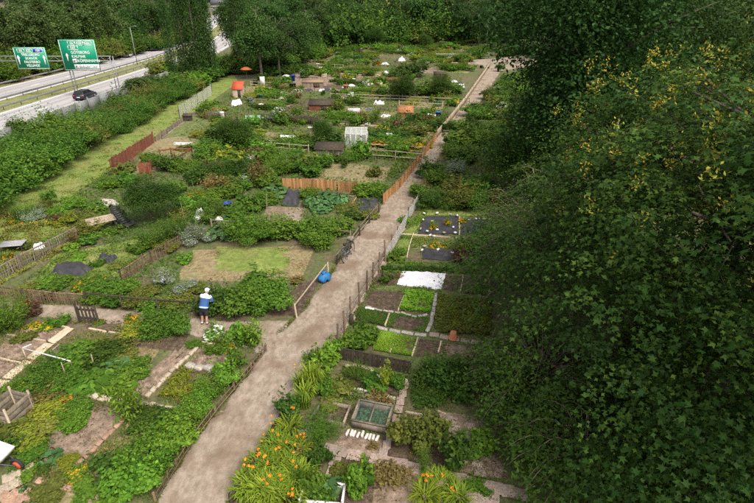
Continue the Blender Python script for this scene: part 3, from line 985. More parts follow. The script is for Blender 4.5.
def plant(kind, cx, by, wpx, hpx, label=None, words=None, dk=1.0):
    """A plant whose front edge stands at photo pixel (cx, by) and looks wpx wide and hpx high."""
    f = at(cx, by)
    s = FOC / depth(cx, by)
    w = wpx / s
    d = min(w * dk, 4.0)
    hor = math.hypot(f.x, f.y)
    A = math.atan2(CAM_H, hor)
    h = max(0.18, (0.72 if (cx < 130 and by > 345) else 0.9) * (hpx / s - 0.55 * d * math.sin(A)) / math.cos(A))
    back = Vector((f.x, f.y, 0)).normalized() * (d * 0.45)
    return put(kind, f.x + back.x, f.y + back.y, w, h, d=d if dk != 1.0 else None, label=label, words=words)

# ------------------------------------------------------------------ trees
def crown_leaves(mb, C, Rr, per, leaf, aspect, flat=0.75, base=0.5, mi=0):
    """Clumps of leaves round the centres C."""
    k = len(C)
    n = k * per
    d = rng.normal(size=(n, 3)) * np.array([0.6, 0.6, 0.6 * flat])
    rad = np.repeat(Rr, per)[:, None]
    P = np.repeat(C, per, 0) + d * rad
    N = d * 0.6 + UPV * 0.7 + rng.normal(0, 0.45, (n, 3))
    tb = np.repeat(rng.normal(base, 0.13, k), per)
    L = leaf * (0.65 + 0.7 * rng.random(n))
    mb.leaves(P, N, L, L * aspect, np.clip(tb + rng.normal(0, 0.14, n), 0, 1), mi)


def trunk_mesh(name, h, r0, spread, n_limb=7, first=0.3, seed=0):
    rr = random.Random(seed)
    mb = MB()
    pts = [(0, 0, -0.2)]
    for i in range(1, 7):
        s = i / 6
        pts.append((rr.gauss(0, 0.05 * h * 0.12), rr.gauss(0, 0.05 * h * 0.12), h * 0.86 * s))
    mb.tube(pts, [r0 * (1.25 - 0.2 * min(1, i)) * (1 - 0.85 * i / 6) for i in range(7)], 8)
    for i in range(n_limb):
        s = first + (0.8 - first) * i / n_limb
        a = i * 2.4 + rr.random()
        z = h * s
        L = spread * (0.75 + 0.35 * rr.random()) * (1.05 - 0.6 * s)
        p0 = Vector((0, 0, z))
        p1 = p0 + Vector((math.cos(a) * L * 0.5, math.sin(a) * L * 0.5, L * 0.35))
        p2 = p0 + Vector((math.cos(a + 0.2) * L, math.sin(a + 0.2) * L, L * 0.55))
        mb.tube([p0, p1, p2], [r0 * 0.45 * (1 - s * 0.6), r0 * 0.28 * (1 - s * 0.6), r0 * 0.08], 5)
        for q in range(2):
            b = a + rr.uniform(-0.9, 0.9)
            p3 = p1 + Vector((math.cos(b) * L * 0.45, math.sin(b) * L * 0.45, L * 0.3 * rr.random()))
            mb.tube([p1, p3], [r0 * 0.2 * (1 - s * 0.6), r0 * 0.05], 4)
    return mb.mesh(name, M['bark'], smooth=True)


def round_crown(h, r, per=30, clumps=260, leaf=0.34, low=0.25, lobes=11, aspect=0.6):
    mb = MB()
    cz = h * (low + 1) / 2
    hz = h * (1 - low) / 2
    Lc = []
    for i in range(lobes):
        d = sphere_pts(1)[0]
        q = 0.62 * rng.random() ** 0.4
        Lc.append((d[0] * r * q, d[1] * r * q, cz + d[2] * hz * q, r * (0.36 + 0.2 * rng.random())))
    Lc = np.array(Lc)
    w = rng.integers(0, lobes, clumps)
    d = sphere_pts(clumps)
    d[:, 2] = np.where(d[:, 2] < -0.35, -d[:, 2], d[:, 2])
    C = Lc[w, :3] + d * (Lc[w, 3] * (0.75 + 0.3 * rng.random(clumps)))[:, None] * np.array([1, 1, 0.85])
    C[:, 2] = np.clip(C[:, 2], h * low * 0.8, h)
    crown_leaves(mb, C, np.full(clumps, r * 0.17) * (0.7 + 0.6 * rng.random(clumps)), per, leaf, aspect)
    return mb


def cone_crown(h, r, per=24, clumps=260, leaf=0.36, low=0.15, power=0.9, aspect=0.4):
    mb = MB()
    s = rng.random(clumps) ** 0.8
    a = rng.random(clumps) * 6.283
    layer = 0.82 + 0.18 * np.sin(s * 40)
    q = r * (1 - s) ** power * (0.55 + 0.5 * rng.random(clumps)) * layer + 0.15
    C = np.stack([q * np.cos(a), q * np.sin(a), h * (low + (0.985 - low) * s)], 1)
    crown_leaves(mb, C, np.full(clumps, r * 0.2) * (1.15 - 0.6 * s), per, leaf, aspect, flat=0.6)
    return mb


def column_crown(h, r, per=26, clumps=240, leaf=0.3, low=0.08, aspect=0.6):
    mb = MB()
    s = rng.random(clumps)
    a = rng.random(clumps) * 6.283
    q = r * (np.sin(np.clip(s, 0.02, 0.98) * math.pi) ** 0.45) * (0.55 + 0.5 * rng.random(clumps)) * (1 - 0.35 * s)
    C = np.stack([q * np.cos(a), q * np.sin(a), h * (low + (1 - low) * s)], 1)
    crown_leaves(mb, C, np.full(clumps, r * 0.3), per, leaf, aspect, flat=1.3)
    return mb


TREE = {
    'round': ('broadleaf_tree', 13.0, 'forest', [round_crown(13, 5.0, low=0.06, clumps=320) for _ in range(3)], 5.0, 0.26),
    'pale': ('broadleaf_tree', 11.0, 'forest_pale', [round_crown(11, 3.4, clumps=260, low=0.08) for _ in range(2)], 3.4, 0.18),
    'conifer': ('conifer', 15.0, 'conifer', [cone_crown(15, 3.3, clumps=320, low=0.05) for _ in range(3)], 2.2, 0.2),
    'poplar': ('poplar', 16.0, 'forest', [column_crown(16, 2.3, clumps=330) for _ in range(2)], 1.2, 0.22),
    'big': ('broadleaf_tree', 16.0, 'deep', [round_crown(16, 6.5, per=62, clumps=760, leaf=0.2, low=0.02, lobes=20) for _ in range(1)], 6.5, 0.36),
    'fine': ('broadleaf_tree', 10.0, 'dark', [round_crown(10, 4.4, per=44, clumps=420, leaf=0.2, low=0.0, lobes=14) for _ in range(2)], 4.4, 0.24),
}
TREE_MESH = {}
for k, (nm, h, lk, crowns, spread, r0) in TREE.items():
    TREE_MESH[k] = ([c.mesh('crown_' + k, LEAF[lk]) for c in crowns], [trunk_mesh('trunk_' + k, h, r0, spread, seed=i) for i in range(2)])
TREE_WORDS = {'round': 'dark broad crowned tree', 'pale': 'pale green loose tree', 'conifer': 'pointed dark conifer', 'poplar': 'tall narrow poplar', 'big': 'huge dark tree', 'fine': 'dense dark green tree'}


def tree(kind, x, y, h, wf=1.0, label=None, words=None, z=None):
    nm, h0 = TREE[kind][0], TREE[kind][1]
    crowns, trunks = TREE_MESH[kind]
    s = h / h0
    o = empty(nm, (x, y, ground_z(x) if z is None else z), random.random() * 6.283)
    obj('trunk', random.choice(trunks), o, scale=(s, s, s))
    obj('crown', random.choice(crowns), o, scale=(s * wf, s * wf * random.uniform(0.9, 1.1), s))
    tag(o, label, 'tree')
    if not label:
        PLANTS.append((o, words or TREE_WORDS[kind], Vector((x, y, h * 0.35))))
    return o


# woodland on the far side of the motorway
y = 78.0
while y < 330:
    mx = min(MED, key=lambda p: abs(p.y - y)).x if y > 200 else -57
    for row in range(3):
        if row == 2 and y > 200: continue
        x = mx - 19.5 - row * 7 - random.random() * 5
        kd = random.choices(['conifer', 'pale', 'round'], [5, 4, 2])[0]
        tree(kd, x, y + random.uniform(-3, 3), random.uniform(13, 17) + row * 1.5 + (2 if y > 180 else 0))
    y += random.uniform(5.5, 8.0) * (1 if y < 180 else 1.7)
# poplars between motorway and gardens
for px, by, h in [(175, 84, 13), (188, 82, 15), (201, 82, 18), (208, 80, 17), (214, 80, 14), (240, 74, 16.5), (250, 72, 17)]:
    p = at(px, by)
    tree('poplar', p.x, p.y, h, random.uniform(0.48, 0.68))
for px, by, h in [(140, 96, 4.5), (152, 91, 4.0)]:
    p = at(px, by)
    tree('pale', p.x, p.y, h, 1.5, words='young pale bush tree by the barrier')
# large round trees at the near corner of the woodland
for px, by, h in [(262, 79, 12.5), (252, 68, 14), (280, 76, 11), (296, 68, 10.5), (272, 62, 15), (308, 60, 12), (290, 54, 16), (318, 50, 13), (240, 62, 15), (326, 42, 14)]:
    p = at(px, by)
    tree('round', p.x, p.y, h, random.uniform(0.85, 1.1))
# the wood closing the gardens off at the far end
fx = [(x, by) for x in range(322, 505, 13) for by in (40.5,)] + [(x, by) for x in range(310, 520, 15) for by in (36.5,)] + [(x, by) for x in range(250, 560, 18) for by in (31,)] + [(x, by) for x in range(236, 580, 24) for by in (25,)]
for px, by in fx:
    p = at(px + random.uniform(-4, 4), by + random.uniform(-1, 1))
    kd = random.choices(['round', 'pale', 'conifer'], [7, 2, 2])[0]
    tree(kd, p.x, p.y, random.uniform(13, 17) + (42 - by) * 0.35, random.uniform(1.0, 1.25))
for px, by, h in [(462, 45, 14), (478, 46, 12.5), (500, 50, 13), (516, 52, 12), (530, 53, 15), (545, 56, 15), (560, 60, 15), (520, 44, 17), (548, 46, 18)]:
    p = at(px, by)
    tree('round', p.x, p.y, h, 1.05)

# great trees on the side of the path opposite the allotments
tree('big', 13.5, 31.8, 17.0, 0.98, label='huge dark broadleaf tree towering between the path and the yellow keyed maple')
tree('big', 20.5, 40.0, 18.0, 1.0, label='huge dark tree rising behind the towering broadleaf tree, furthest up the path')
tree('big', 27.0, 30.0, 18.0, 1.0, label='huge dark tree deep behind the top of the yellow keyed maple')
tree('fine', 19.5, 50.0, 12.0, 0.9, label='dense dark tree overhanging the upper path below its bend')
tree('fine', 25.0, 60.0, 12.0, 1.0, label='second dense dark tree along the upper path, nearer its bend')
tree('fine', 34.5, 76.0, 13.0, 1.0, label='dense dark tree beside the path just before its bend')
tree('fine', 43.0, 92.0, 14.0, 1.1, label='dense dark tree standing at the inner corner of the path bend')
tree('fine', 30.0, 56.0, 16.0, 1.1, label='dense dark tree half hidden behind the towering broadleaf trees')

# the maple close by, with lobed leaves and bunches of yellow keys
maple = tag(empty('maple_tree', (10.6, 12.2, 0)), 'big maple with dark lobed leaves and bunches of yellow keys', 'tree')
mp0 = np.array([10.6, 12.2, 0])
mt = trunk_mesh('maple_trunk', 12, 0.36, 6.0, 11, 0.25, 5)
obj('trunk', mt, maple)
LOBES = np.array([(9.6, 7.2, 9.4, 3.6, 2.4), (12.0, 6.0, 9.2, 4.0, 2.6), (10.6, 4.0, 9.4, 3.6, 2.2), (10.2, 12.5, 7.6, 4.9, 3.6), (12.5, 10.0, 7.8, 4.4, 3.4), (7.4, 10.6, 4.6, 3.6, 2.9), (6.6, 14.2, 5.0, 3.3, 2.6),  # high leading lobes lie out of view, added to shade the lower crown
                  (10.6, 7.6, 4.6, 4.4, 3.2), (8.0, 8.0, 2.9, 3.6, 2.6), (14.0, 14.0, 7.4, 4.8, 3.4), (8.2, 12.4, 6.9, 3.4, 2.5), (7.0, 6.8, 2.6, 2.4, 2.2), (9.0, 16.0, 7.2, 3.4, 2.8)])
MAPLE = [(0, 0, 0), (0.1, 0.5, -0.6), (0.3, 0.24, 0), (0.7, 0.5, -0.7), (0.6, 0.17, 0), (1, 0, -0.8), (0.6, -0.17, 0), (0.7, -0.5, -0.7), (0.3, -0.24, 0), (0.1, -0.5, -0.6)]
NC = 2450
w = rng.choice(len(LOBES), NC, p=LOBES[:, 3] ** 2 / np.sum(LOBES[:, 3] ** 2))
d = sphere_pts(NC)
d[:, 2] = np.where(d[:, 2] < -0.6, -d[:, 2], d[:, 2])
C = LOBES[w, :3] + d * np.stack([LOBES[w, 3], LOBES[w, 3], LOBES[w, 4]], 1) * np.where(rng.random(NC) < 0.22, 0.3 + 0.45 * rng.random(NC), 0.76 + 0.3 * rng.random(NC))[:, None]
C[:, 2] = np.clip(C[:, 2], 0.7, 12.5)
per = 60
n = NC * per
# every clump is a flat, slightly drooping spray of leaves on a twig, so that the crown is layered
cn = UPV * 0.85 + d * 0.55 + rng.normal(0, 0.15, (NC, 3))
cn /= np.linalg.norm(cn, axis=1, keepdims=True)
ct = np.cross(cn, rng.normal(size=(NC, 3))); ct /= np.linalg.norm(ct, axis=1, keepdims=True)
cb = np.cross(cn, ct)
a_, b_, c_ = rng.normal(0, 0.62, n), rng.normal(0, 0.45, n), rng.normal(0, 0.1, n)
rr_ = np.repeat(0.45 + 0.45 * rng.random(NC), per)
P = np.repeat(C, per, 0) + (np.repeat(ct, per, 0) * a_[:, None] + np.repeat(cb, per, 0) * b_[:, None] + np.repeat(cn, per, 0) * c_[:, None]) * rr_[:, None]
P[:, 2] -= 0.28 * rr_ * (a_ ** 2 + b_ ** 2)
# leaves hang out and down from the twigs
N = np.repeat(cn, per, 0) + rng.normal(0, 0.36, (n, 3))
tn = np.clip(np.repeat(rng.normal(0.44, 0.18, NC), per) + rng.normal(0, 0.15, n), 0, 1)
Ls = 0.122 * (0.45 + 1.0 * rng.random(n))
camv = np.array([0, 0, CAM_H])
dist = np.linalg.norm(P - camv, axis=1)
keep = dist > 5.6
P, N, tn, Ls, dist = P[keep], N[keep], tn[keep], Ls[keep], dist[keep]
# the 300 leaves that show largest are pieces of their own
dep = P[:, 1] * CP + (CAM_H - P[:, 2]) * SP
upx = 377 + FOC * P[:, 0] / dep
upy = 251.5 + FOC * (-P[:, 1] * SP + (CAM_H - P[:, 2]) * CP) / dep
vis = (upx > 480) & (upx < 752) & (upy > 4) & (upy < 500)
score = np.where(vis, -Ls / dep, 0)
order = np.argsort(score)
cells, single = {}, []
for i in order:            # one near leaf per small patch of the crown, so they lie on its outside
    k = (int(upx[i] // 9), int(upy[i] // 9))
    if k in cells or not vis[i]: continue
    cells[k] = 1
    single.append(i)
    if len(single) == 300: break
sing = np.zeros(len(P), bool); sing[single] = True
mb = MB()
SMALL = [(0, 0, 0), (0.42, 0.5, -0.6), (0.52, 0.17, 0), (1, 0, -0.8), (0.52, -0.17, 0), (0.42, -0.5, -0.6)]
nearl = (~sing) & (dist < 10.5) & (upx > 470) & (upx < 790)
farl = (~sing) & ~nearl
mb.leaves(P[nearl] - mp0, N[nearl], Ls[nearl], Ls[nearl] * 1.02, tn[nearl], 0, fold=0.22, shape=MAPLE)
mb.leaves(P[farl] - mp0, N[farl], Ls[farl], Ls[farl] * 1.02, tn[farl], 0, fold=0.22, shape=SMALL)
tag(mb.build('crown', [LEAF['maple']], maple), kind='stuff')
lv = []
for t_ in (0.15, 0.28, 0.38, 0.5):
    q = MB()
    q.add([(a, b * 1.02, c * 0.2) for a, b, c in MAPLE], [tuple(range(len(MAPLE)))], 0, t_)
    lv.append(q.mesh('maple_leaf', LEAF['maple']))
for i in single:
    q = Vector(N[i]).to_track_quat('Z', 'X').to_matrix().to_4x4() @ Matrix.Rotation(random.random() * 6.283, 4, 'Z')
    obj('leaf', random.choice(lv), maple, Vector(P[i] - mp0), q.to_euler(), (Ls[i],) * 3)
# bunches of keys near the outside of the crown
NK = 640
outer = np.argsort(-(C[:, 2] * 0.9 + rng.normal(0, 1.9, NC)))[:NK]
kc = C[outer] + d[outer] * 0.42 + rng.normal(0, 0.3, (NK, 3)) + UPV * 0.12
kp = np.repeat(kc, 26, 0) + rng.normal(0, 1, (NK * 26, 3)) * np.array([0.09, 0.09, 0.11])
mb = MB()
mb.leaves(kp - mp0, rng.normal(0, 1, kp.shape) + UPV * 0.6, 0.085, 0.04, np.clip(np.repeat(rng.normal(0.5, 0.25, NK), 26) + rng.normal(0, 0.15, len(kp)), 0, 1), 0)
tag(mb.build('keys', [PETAL['seed']], maple), kind='stuff')
# twigs that show through
mb = MB()
for i in rng.choice(NC, 150, replace=False):
    b = LOBES[w[i], :3]
    p1 = b + (C[i] - b) * 0.45; p2 = C[i] + rng.normal(0, 0.15, 3)
    mb.tube([p1 - mp0, (p1 + p2) / 2 - mp0 + np.array([0, 0, 0.12]), p2 - mp0], [0.022, 0.014, 0.006], 4)
tag(mb.build('twigs', [M['bark']], maple), kind='stuff')


# a lighter, drooping cherry below the maple
def drooping(h, r, seed):
    mb, tw = MB(), MB()
    for i in range(150):
        dd = sphere_pts(1)[0]; dd[2] = abs(dd[2])
        q = 0.45 + 0.5 * rng.random()
        c = np.array([dd[0] * r * q, dd[1] * r * q, h * (0.22 + 0.72 * dd[2] * q)])
        out = np.array([dd[0], dd[1], 0]); out /= np.linalg.norm(out) + 1e-6
        L = r * (0.3 + 0.3 * rng.random())
        pts = [c + out * L * s + UPV * (L * (0.35 * s - 0.75 * s * s)) for s in (0, 0.33, 0.66, 1)]
        tw.tube([c * np.array([0.3, 0.3, 0.7])] + pts, [0.022, 0.013, 0.01, 0.007, 0.004], 4)
        m = 75
        s = rng.random(m)
        pp = np.stack([np.interp(s, (0, 0.33, 0.66, 1), [p[k] for p in pts]) for k in range(3)], 1) + rng.normal(0, 0.13, (m, 3)) + rng.normal(0, 1, (m, 1)) * np.array([[-out[1], out[0], 0]]) * 0.2
        pp[:, 2] = np.maximum(pp[:, 2], 0.1)
        Ll = 0.15 * (0.6 + 0.7 * rng.random(m))
        mb.leaves(pp, UPV + out * 0.5 + rng.normal(0, 0.45, (m, 3)), Ll, Ll * 0.42, np.clip(rng.normal(0.5, 0.14) + rng.normal(0, 0.15, m), 0, 1))
    return mb, tw


LEAF['cherry'] = leafm('cherry_leaves', L3((0.016, 0.045, 0.012), (0.038, 0.088, 0.020), (0.085, 0.155, 0.042)), objvar=0.05)
for i, (x, y_, h, r, lab) in enumerate([
    (6.9, 18.2, 5.4, 3.5, 'drooping cherry tree with slender leaves reaching over the brown potato bed'),
    (8.1, 22.8, 5.6, 3.0, 'drooping cherry tree with bare pale twigs beside the black ground sheets'),
    (5.3, 12.8, 2.9, 2.2, 'low drooping cherry overhanging the brick paths below the maple'),
    (9.5, 21.0, 7.0, 4.0, 'drooping cherry tree tucked between the towering tree and the maple'),
    (5.6, 9.8, 2.6, 1.9, 'low leafy cherry shading the corner of the paving slabs')]):
    o = tag(empty('cherry_tree', (x, y_, 0)), lab, 'tree')
    mb, tw = drooping(h, r, i)
    obj('trunk', trunk_mesh('cherry_trunk', h * 0.8, 0.11, r * 0.8, 8, 0.2, i), o)
    mb.build('crown', [LEAF['cherry']], o)
    tw.build('branches', [M['wood_grey']], o)

# ------------------------------------------------------------------ fences
UNIT = {}


def unit(key):
    """A one metre stick, rail or board that fences share; scaled to size."""
    if key in UNIT: return UNIT[key]
    mat = M[key[1]]
    mb = MB()
    if key[0] == 'round':
        mb.tube([(0, 0, 0), (0, 0, 0.5), (0, 0, 1)], [0.5, 0.47, 0.42], 7)
    elif key[0] == 'board':
        mb.add([(-.5, -.5, 0), (.5, -.5, 0), (.5, .5, 0), (-.5, .5, 0), (-.5, -.5, .97), (.5, -.5, .97), (.5, .5, .97), (-.5, .5, .97), (0, -.5, 1), (0, .5, 1)],
               [(0, 3, 2, 1), (0, 1, 5, 8, 4), (1, 2, 6, 5), (2, 3, 7, 9, 6), (3, 0, 4, 7), (4, 8, 9, 7), (8, 5, 6, 9)])
    else:
        mb.box((0.5, 0, 0), (1, 1, 1))
    UNIT[key] = mb.mesh('%s_%s' % key, mat)
    return UNIT[key]


def stick(name, parent, key, base, h, w, d, rz=0.0, tilt=(0, 0)):
    return obj(name, unit(key), parent, base, (tilt[0], tilt[1], rz), (w, d, h))


def rail(parent, mat, a, b, t=0.04, hgt=0.07, name='rail'):
    v = b - a
    rz = math.atan2(v.y, v.x)
    pitch = -math.atan2(v.z, math.hypot(v.x, v.y))
    return obj(name, unit(('rail', mat)), parent, a, (0, pitch, rz), (v.length, t, hgt))


def fence(label, pts, h, style, mat, pmat=None, post=1.8, gap=0.12, z=0.0, world=False, name='fence', cat='fence', ph=None, rails=2, merge=False, mesh_h=None, rh=0.075):
    W = [Vector(p) for p in pts] if world else [at(*p) for p in pts]
    o = tag(empty(name, W[0]), label, cat)
    o0 = W[0]
    L = poly_len(W)
    pmat = pmat or mat
    npost = max(2, int(L / post) + 1)
    P = resample(W, npost)
    ph = ph or h * 1.08
    for p in P:
        stick('post', o, ('round', pmat), p - o0 - Vector((0, 0, 0.05)), ph * random.uniform(0.93, 1.07), 0.09, 0.09, 0, (random.gauss(0, 0.03), random.gauss(0, 0.03)))
    lv = [0.82, 0.35] if rails == 2 else [0.85] if rails == 1 else [0.9, 0.6, 0.3]
    if style != 'net':
        for a, b in zip(P, P[1:]):
            v = (b - a).normalized(); q = Vector((-v.y, v.x, 0)) * 0.06
            for f in lv:
                rail(o, mat, a - o0 + q + Vector((0, 0, h * f + random.gauss(0, 0.012))), b - o0 + q + Vector((0, 0, h * f + random.gauss(0, 0.012))), min(0.035, rh), rh)
    if style in ('board', 'stick', 'slat'):
        n = int(L / gap)
        S = resample(W, n + 1)
        mbs = MB()
        for i, p in enumerate(S):
            a, b = S[max(0, i - 1)], S[min(n, i + 1)]
            v = (b - a).normalized(); rz = math.atan2(v.y, v.x)
            q = Vector((v.y, -v.x, 0)) * 0.02
            if style == 'stick':
                hh = h * random.uniform(0.78, 1.12)
                stick('picket', o, ('round', mat), p - o0 + q - Vector((0, 0, 0.03)), hh, 0.035 * random.uniform(0.8, 1.3), 0.035, rz, (random.gauss(0, 0.05), random.gauss(0, 0.06)))
            elif merge:
                hh = h * random.uniform(0.97, 1.03)
                mbs.box(p - o0 + q + Vector((0, 0, hh / 2)), (gap * 0.86, 0.022, hh), rz, 0)
            elif random.random() > 0.04:
                hh = h * random.uniform(0.9, 1.05)
                stick('board', o, ('board', mat), p - o0 + q, hh, gap * 0.9, 0.022, rz, (random.gauss(0, 0.02), random.gauss(0, 0.02)))
        if merge: tag(mbs.build('slats', [M[mat]], o), kind='stuff')
    if mesh_h:
        mb = MB()
        for a, b in zip(P, P[1:]):
            v = b - a; n = max(2, int(v.length / 0.09)); q = Vector((v.y, -v.x, 0)).normalized() * 0.05
            for i in range(n + 1):
                c = a + v * i / n - o0 + q
                mb.tube([c + Vector((0, 0, 0.03)), c + Vector((0, 0, mesh_h))], 0.006, 3, caps=False)
            for k in range(8):
                zz = Vector((0, 0, 0.04 + (mesh_h - 0.05) * k / 7))
                mb.tube([a - o0 + q + zz, b - o0 + q + zz], 0.006, 3, caps=False)
        tag(mb.build('wire_mesh', [M['net_pale']], o), kind='stuff')
    return o


fence('rough split stick fence running along the far edge of the cross path', [(-30, 293), (0, 297), (40, 302), (66, 304), (88, 305)], 0.62, 'stick', 'wood_stick', 'wood_dark', 1.5, 0.075)
fence('low rail fence half buried in shrubs behind the gardener', [(88, 306), (125, 310), (165, 314), (200, 316), (236, 319)], 0.75, 'rail', 'wood_dark', 'wood_dark', 1.6, rails=1)
fence('rough stick fence between the grass with black plastic and the bare dry lawn', [(122, 283), (140, 270), (160, 258), (182, 246)], 0.7, 'stick', 'wood_stick', 'wood_dark', 1.5, 0.08)
fence('grey stick fence crossing the yellow meadow behind the flat grey table', [(-10, 287), (20, 270), (50, 254), (78, 239)], 0.8, 'stick', 'wood_grey', 'wood_grey', 1.6, 0.085)
fence('bright orange board fence across the allotments', [(284, 188), (310, 189), (335, 190.5), (357, 192)], 0.78, 'board', 'wood_orange', 'wood_orange', 1.8, 0.13)
fence('orange board fence lining the upper path', [(383, 204), (390, 197), (398, 190.5), (420, 162), (436, 140)], 0.75, 'board', 'wood_orange', 'wood_stick', 2.0, 0.17, ph=1.0)
fence('long weathered board fence climbing along the path to its bend', [(437, 138), (450, 122), (464, 104), (479, 82), (490, 66)], 0.8, 'slat', 'wood_pale', 'wood_grey', 2.4, 0.2, merge=True, ph=1.2)
fence('low rail fence beside the leaning bicycle', [(337, 264.5), (350, 250), (364, 230), (379, 213)], 0.62, 'rail', 'wood_grey', 'wood_dark', 1.7)
fence('thin leaning rail fence at the corner of the two paths', [(297, 318), (308, 303), (322, 283), (328, 276)], 0.75, 'rail', 'wood_pale', 'wood_pale', 1.9, rails=1, ph=0.85)
fence('slim post and rail fence beside the dug beds, nearest part', [(338, 350), (341, 343), (353, 314), (362, 303), (371, 286), (377, 275), (385, 262)], 0.72, 'rail', 'wood_grey', 'wood_stick', 1.05, ph=1.2)
fence('pale wire mesh fence beside the black ground sheets', [(385, 262), (393, 248), (401, 233), (409, 218), (417, 205)], 0.75, 'net', 'wood_grey', 'wood_stick', 1.2, ph=0.95, mesh_h=0.72)
fence('low twig fence holding back the leafy bean hedge along the path', [(266, 352), (246, 377), (226, 400), (205, 425), (186, 454), (168, 482), (156, 502)], 0.42, 'stick', 'wood_stick', 'wood_stick', 1.0, 0.22, rails=2, rh=0.022)
fence('low dark stake edging in front of the daylilies', [(291, 409), (277, 430), (262, 456), (246, 480), (232, 503)], 0.4, 'board', 'wood_dark', 'wood_dark', 1.2, 0.11)
fence('dark plank wall dividing the lawn strips from the herb beds', [(341, 359), (362, 364), (385, 368.5), (409, 373.5)], 0.55, 'board', 'wood_dark', 'wood_dark', 1.6, 0.16)
fence('red stained plank wall at the edge of the grass strip', [(112, 171), (124, 163), (140, 153), (154, 143)], 1.0, 'board', 'wood_red', 'wood_red', 1.6, 0.17)
fence('low dark board edging continuing the red plank wall', [(156, 142), (170, 132), (184, 121)], 0.55, 'board', 'wood_grey', 'wood_dark', 1.8, 0.2)
fence('yellowish rail fence in front of the orange and yellow flower bed', [(366, 151.5), (388, 152.5), (410, 154), (424, 155)], 0.8, 'rail', 'wood_pale', 'wood_pale', 2.2)
fence('thin grey rail fence across the far plots above the rusty cabin', [(330, 98.5), (360, 100), (400, 101), (452, 104)], 0.8, 'rail', 'wood_pale', 'wood_grey', 2.6)
fence('brown board fence in the far plots below the brown hut', [(262, 122), (290, 123.5), (318, 125)], 0.9, 'slat', 'wood_dark', 'wood_dark', 2.2, 0.2, merge=True)
fence('dark board fence at the far end near the path bend', [(436, 58), (460, 57.5), (488, 57)], 1.0, 'slat', 'wood_grey', 'wood_grey', 3, 0.25, merge=True)
fence('brown fence below the row of white covers in the far plots', [(372, 82), (388, 83), (402, 83.5)], 0.9, 'slat', 'wood_red', 'wood_dark', 2.5, 0.25, merge=True)
fence('grey rail fence across the shrubs behind the dry lawn', [(212, 228), (260, 232), (310, 236), (350, 240)], 0.6, 'rail', 'wood_grey', 'wood_grey', 2.2, rails=1)
fence('tall green wire fence where the grass strip meets the plots', [(180, 119), (192, 110), (205, 101), (212, 95)], 1.5, 'net', 'wood_grey', 'dark_metal', 2.5, ph=1.6, mesh_h=1.45)

# ------------------------------------------------------------------ edging: bricks, stones, timbers, slabs
def block_mesh(mat, v):
    key = ('block', mat, v)
    if key not in UNIT:
        r = random.Random(v)
        mb = MB()
        b = 0.06
        V = []
        for z, ins in ((-0.5, 0.0), (0.36, 0.0), (0.5, b)):
            for sx, sy in ((-1, -1), (1, -1), (1, 1), (-1, 1)):
                V.append((sx * (0.5 - ins) + r.gauss(0, 0.02), sy * (0.5 - ins) + r.gauss(0, 0.03), z + r.gauss(0, 0.03)))
        Fc = [(3, 2, 1, 0), (8, 9, 10, 11)]
        for k in range(2):
            for i in range(4):
                Fc.append((k * 4 + i, k * 4 + (i + 1) % 4, k * 4 + 4 + (i + 1) % 4, k * 4 + 4 + i))
        mb.add(V, Fc)
        UNIT[key] = mb.mesh('block_' + mat, M[mat])
    return UNIT[key]


def run(name, label, piece, mat, pts, step, w, h, cat='edging', rows=1, jit=1.0, sink=0.35, gap=0.93):
    """A row of single blocks laid along a line: step is the block's length, w its width, h its height (metres)."""
    W = [at(*p) for p in pts]
    o = tag(empty(name, W[0]), label, cat)
    n = max(2, int(round(poly_len(W) / step)))
    S = resample(W, n + 1)
    for i in range(n):
        a, b = S[i], S[i + 1]
        v = (b - a); q = Vector((-v.y, v.x, 0)).normalized()
        rz = math.atan2(v.y, v.x)
        for r_ in range(rows):
            c = (a + b) / 2 + q * w * (r_ - (rows - 1) / 2) - W[0]
            c.x += random.gauss(0, 0.008) * jit; c.y += random.gauss(0, 0.008) * jit
            c.z = h * (0.5 - sink) + random.gauss(0, 0.008) * jit
            obj(piece, block_mesh(mat, random.randrange(4)), o, c, (random.gauss(0, 0.03) * jit, random.gauss(0, 0.03) * jit, rz + random.gauss(0, 0.05) * jit),
                (v.length * gap * random.uniform(0.93, 1.0), w * random.uniform(0.9, 0.98), h))
    return o


run('brick_edging', 'row of red bricks running down between the weedy beds', 'brick', 'brick', [(126, 418), (110, 433), (92, 452), (77, 466), (61, 479)], 0.25, 0.16, 0.12)
run('brick_edging', 'row of pale stones edging the yellow green strawberry bed, leading from the soil plot', 'stone', 'pale_brick', [(201, 344), (188, 357), (172, 372), (158, 386), (146, 398)], 0.27, 0.16, 0.14)
run('brick_edging', 'row of pale stones in front of the pumpkin plants', 'stone', 'pale_brick', [(84, 395), (98, 398), (111, 400.5), (122, 402)], 0.32, 0.24, 0.14)
run('brick_edging', 'row of pale stones continuing beyond the upright raspberry stand', 'stone', 'pale_brick', [(142, 404), (157, 407), (172, 409.5), (187, 411)], 0.26, 0.18, 0.14)
run('brick_edging', 'bottom row of brown bricks across the nearest weedy bed', 'brick', 'brick', [(37, 481), (56, 486), (74, 490), (95, 496), (112, 499)], 0.24, 0.2, 0.12)
run('stone_edging', 'row of rounded pale stones below the bare soil plot', 'stone', 'rock', [(186, 366), (198, 368), (210, 370), (223, 373)], 0.42, 0.3, 0.22, jit=3)
run('brick_edging', 'row of little whitewashed bricks set on edge below the glass cold frame', 'brick', 'white_brick', [(345.5, 433.5), (357, 435.5), (369, 437.8), (379, 440)], 0.115, 0.26, 0.14, gap=0.72, jit=1.5)
run('brick_edging', 'row of tan bricks along the top of the herb bed', 'brick', 'pale_brick', [(345, 366), (360, 367), (374, 371)], 0.25, 0.14, 0.12)
run('brick_edging', 'row of white bricks edging the herb bed', 'brick', 'white_brick', [(350, 389), (366, 392), (383, 395.5), (396, 399)], 0.25, 0.1, 0.12)
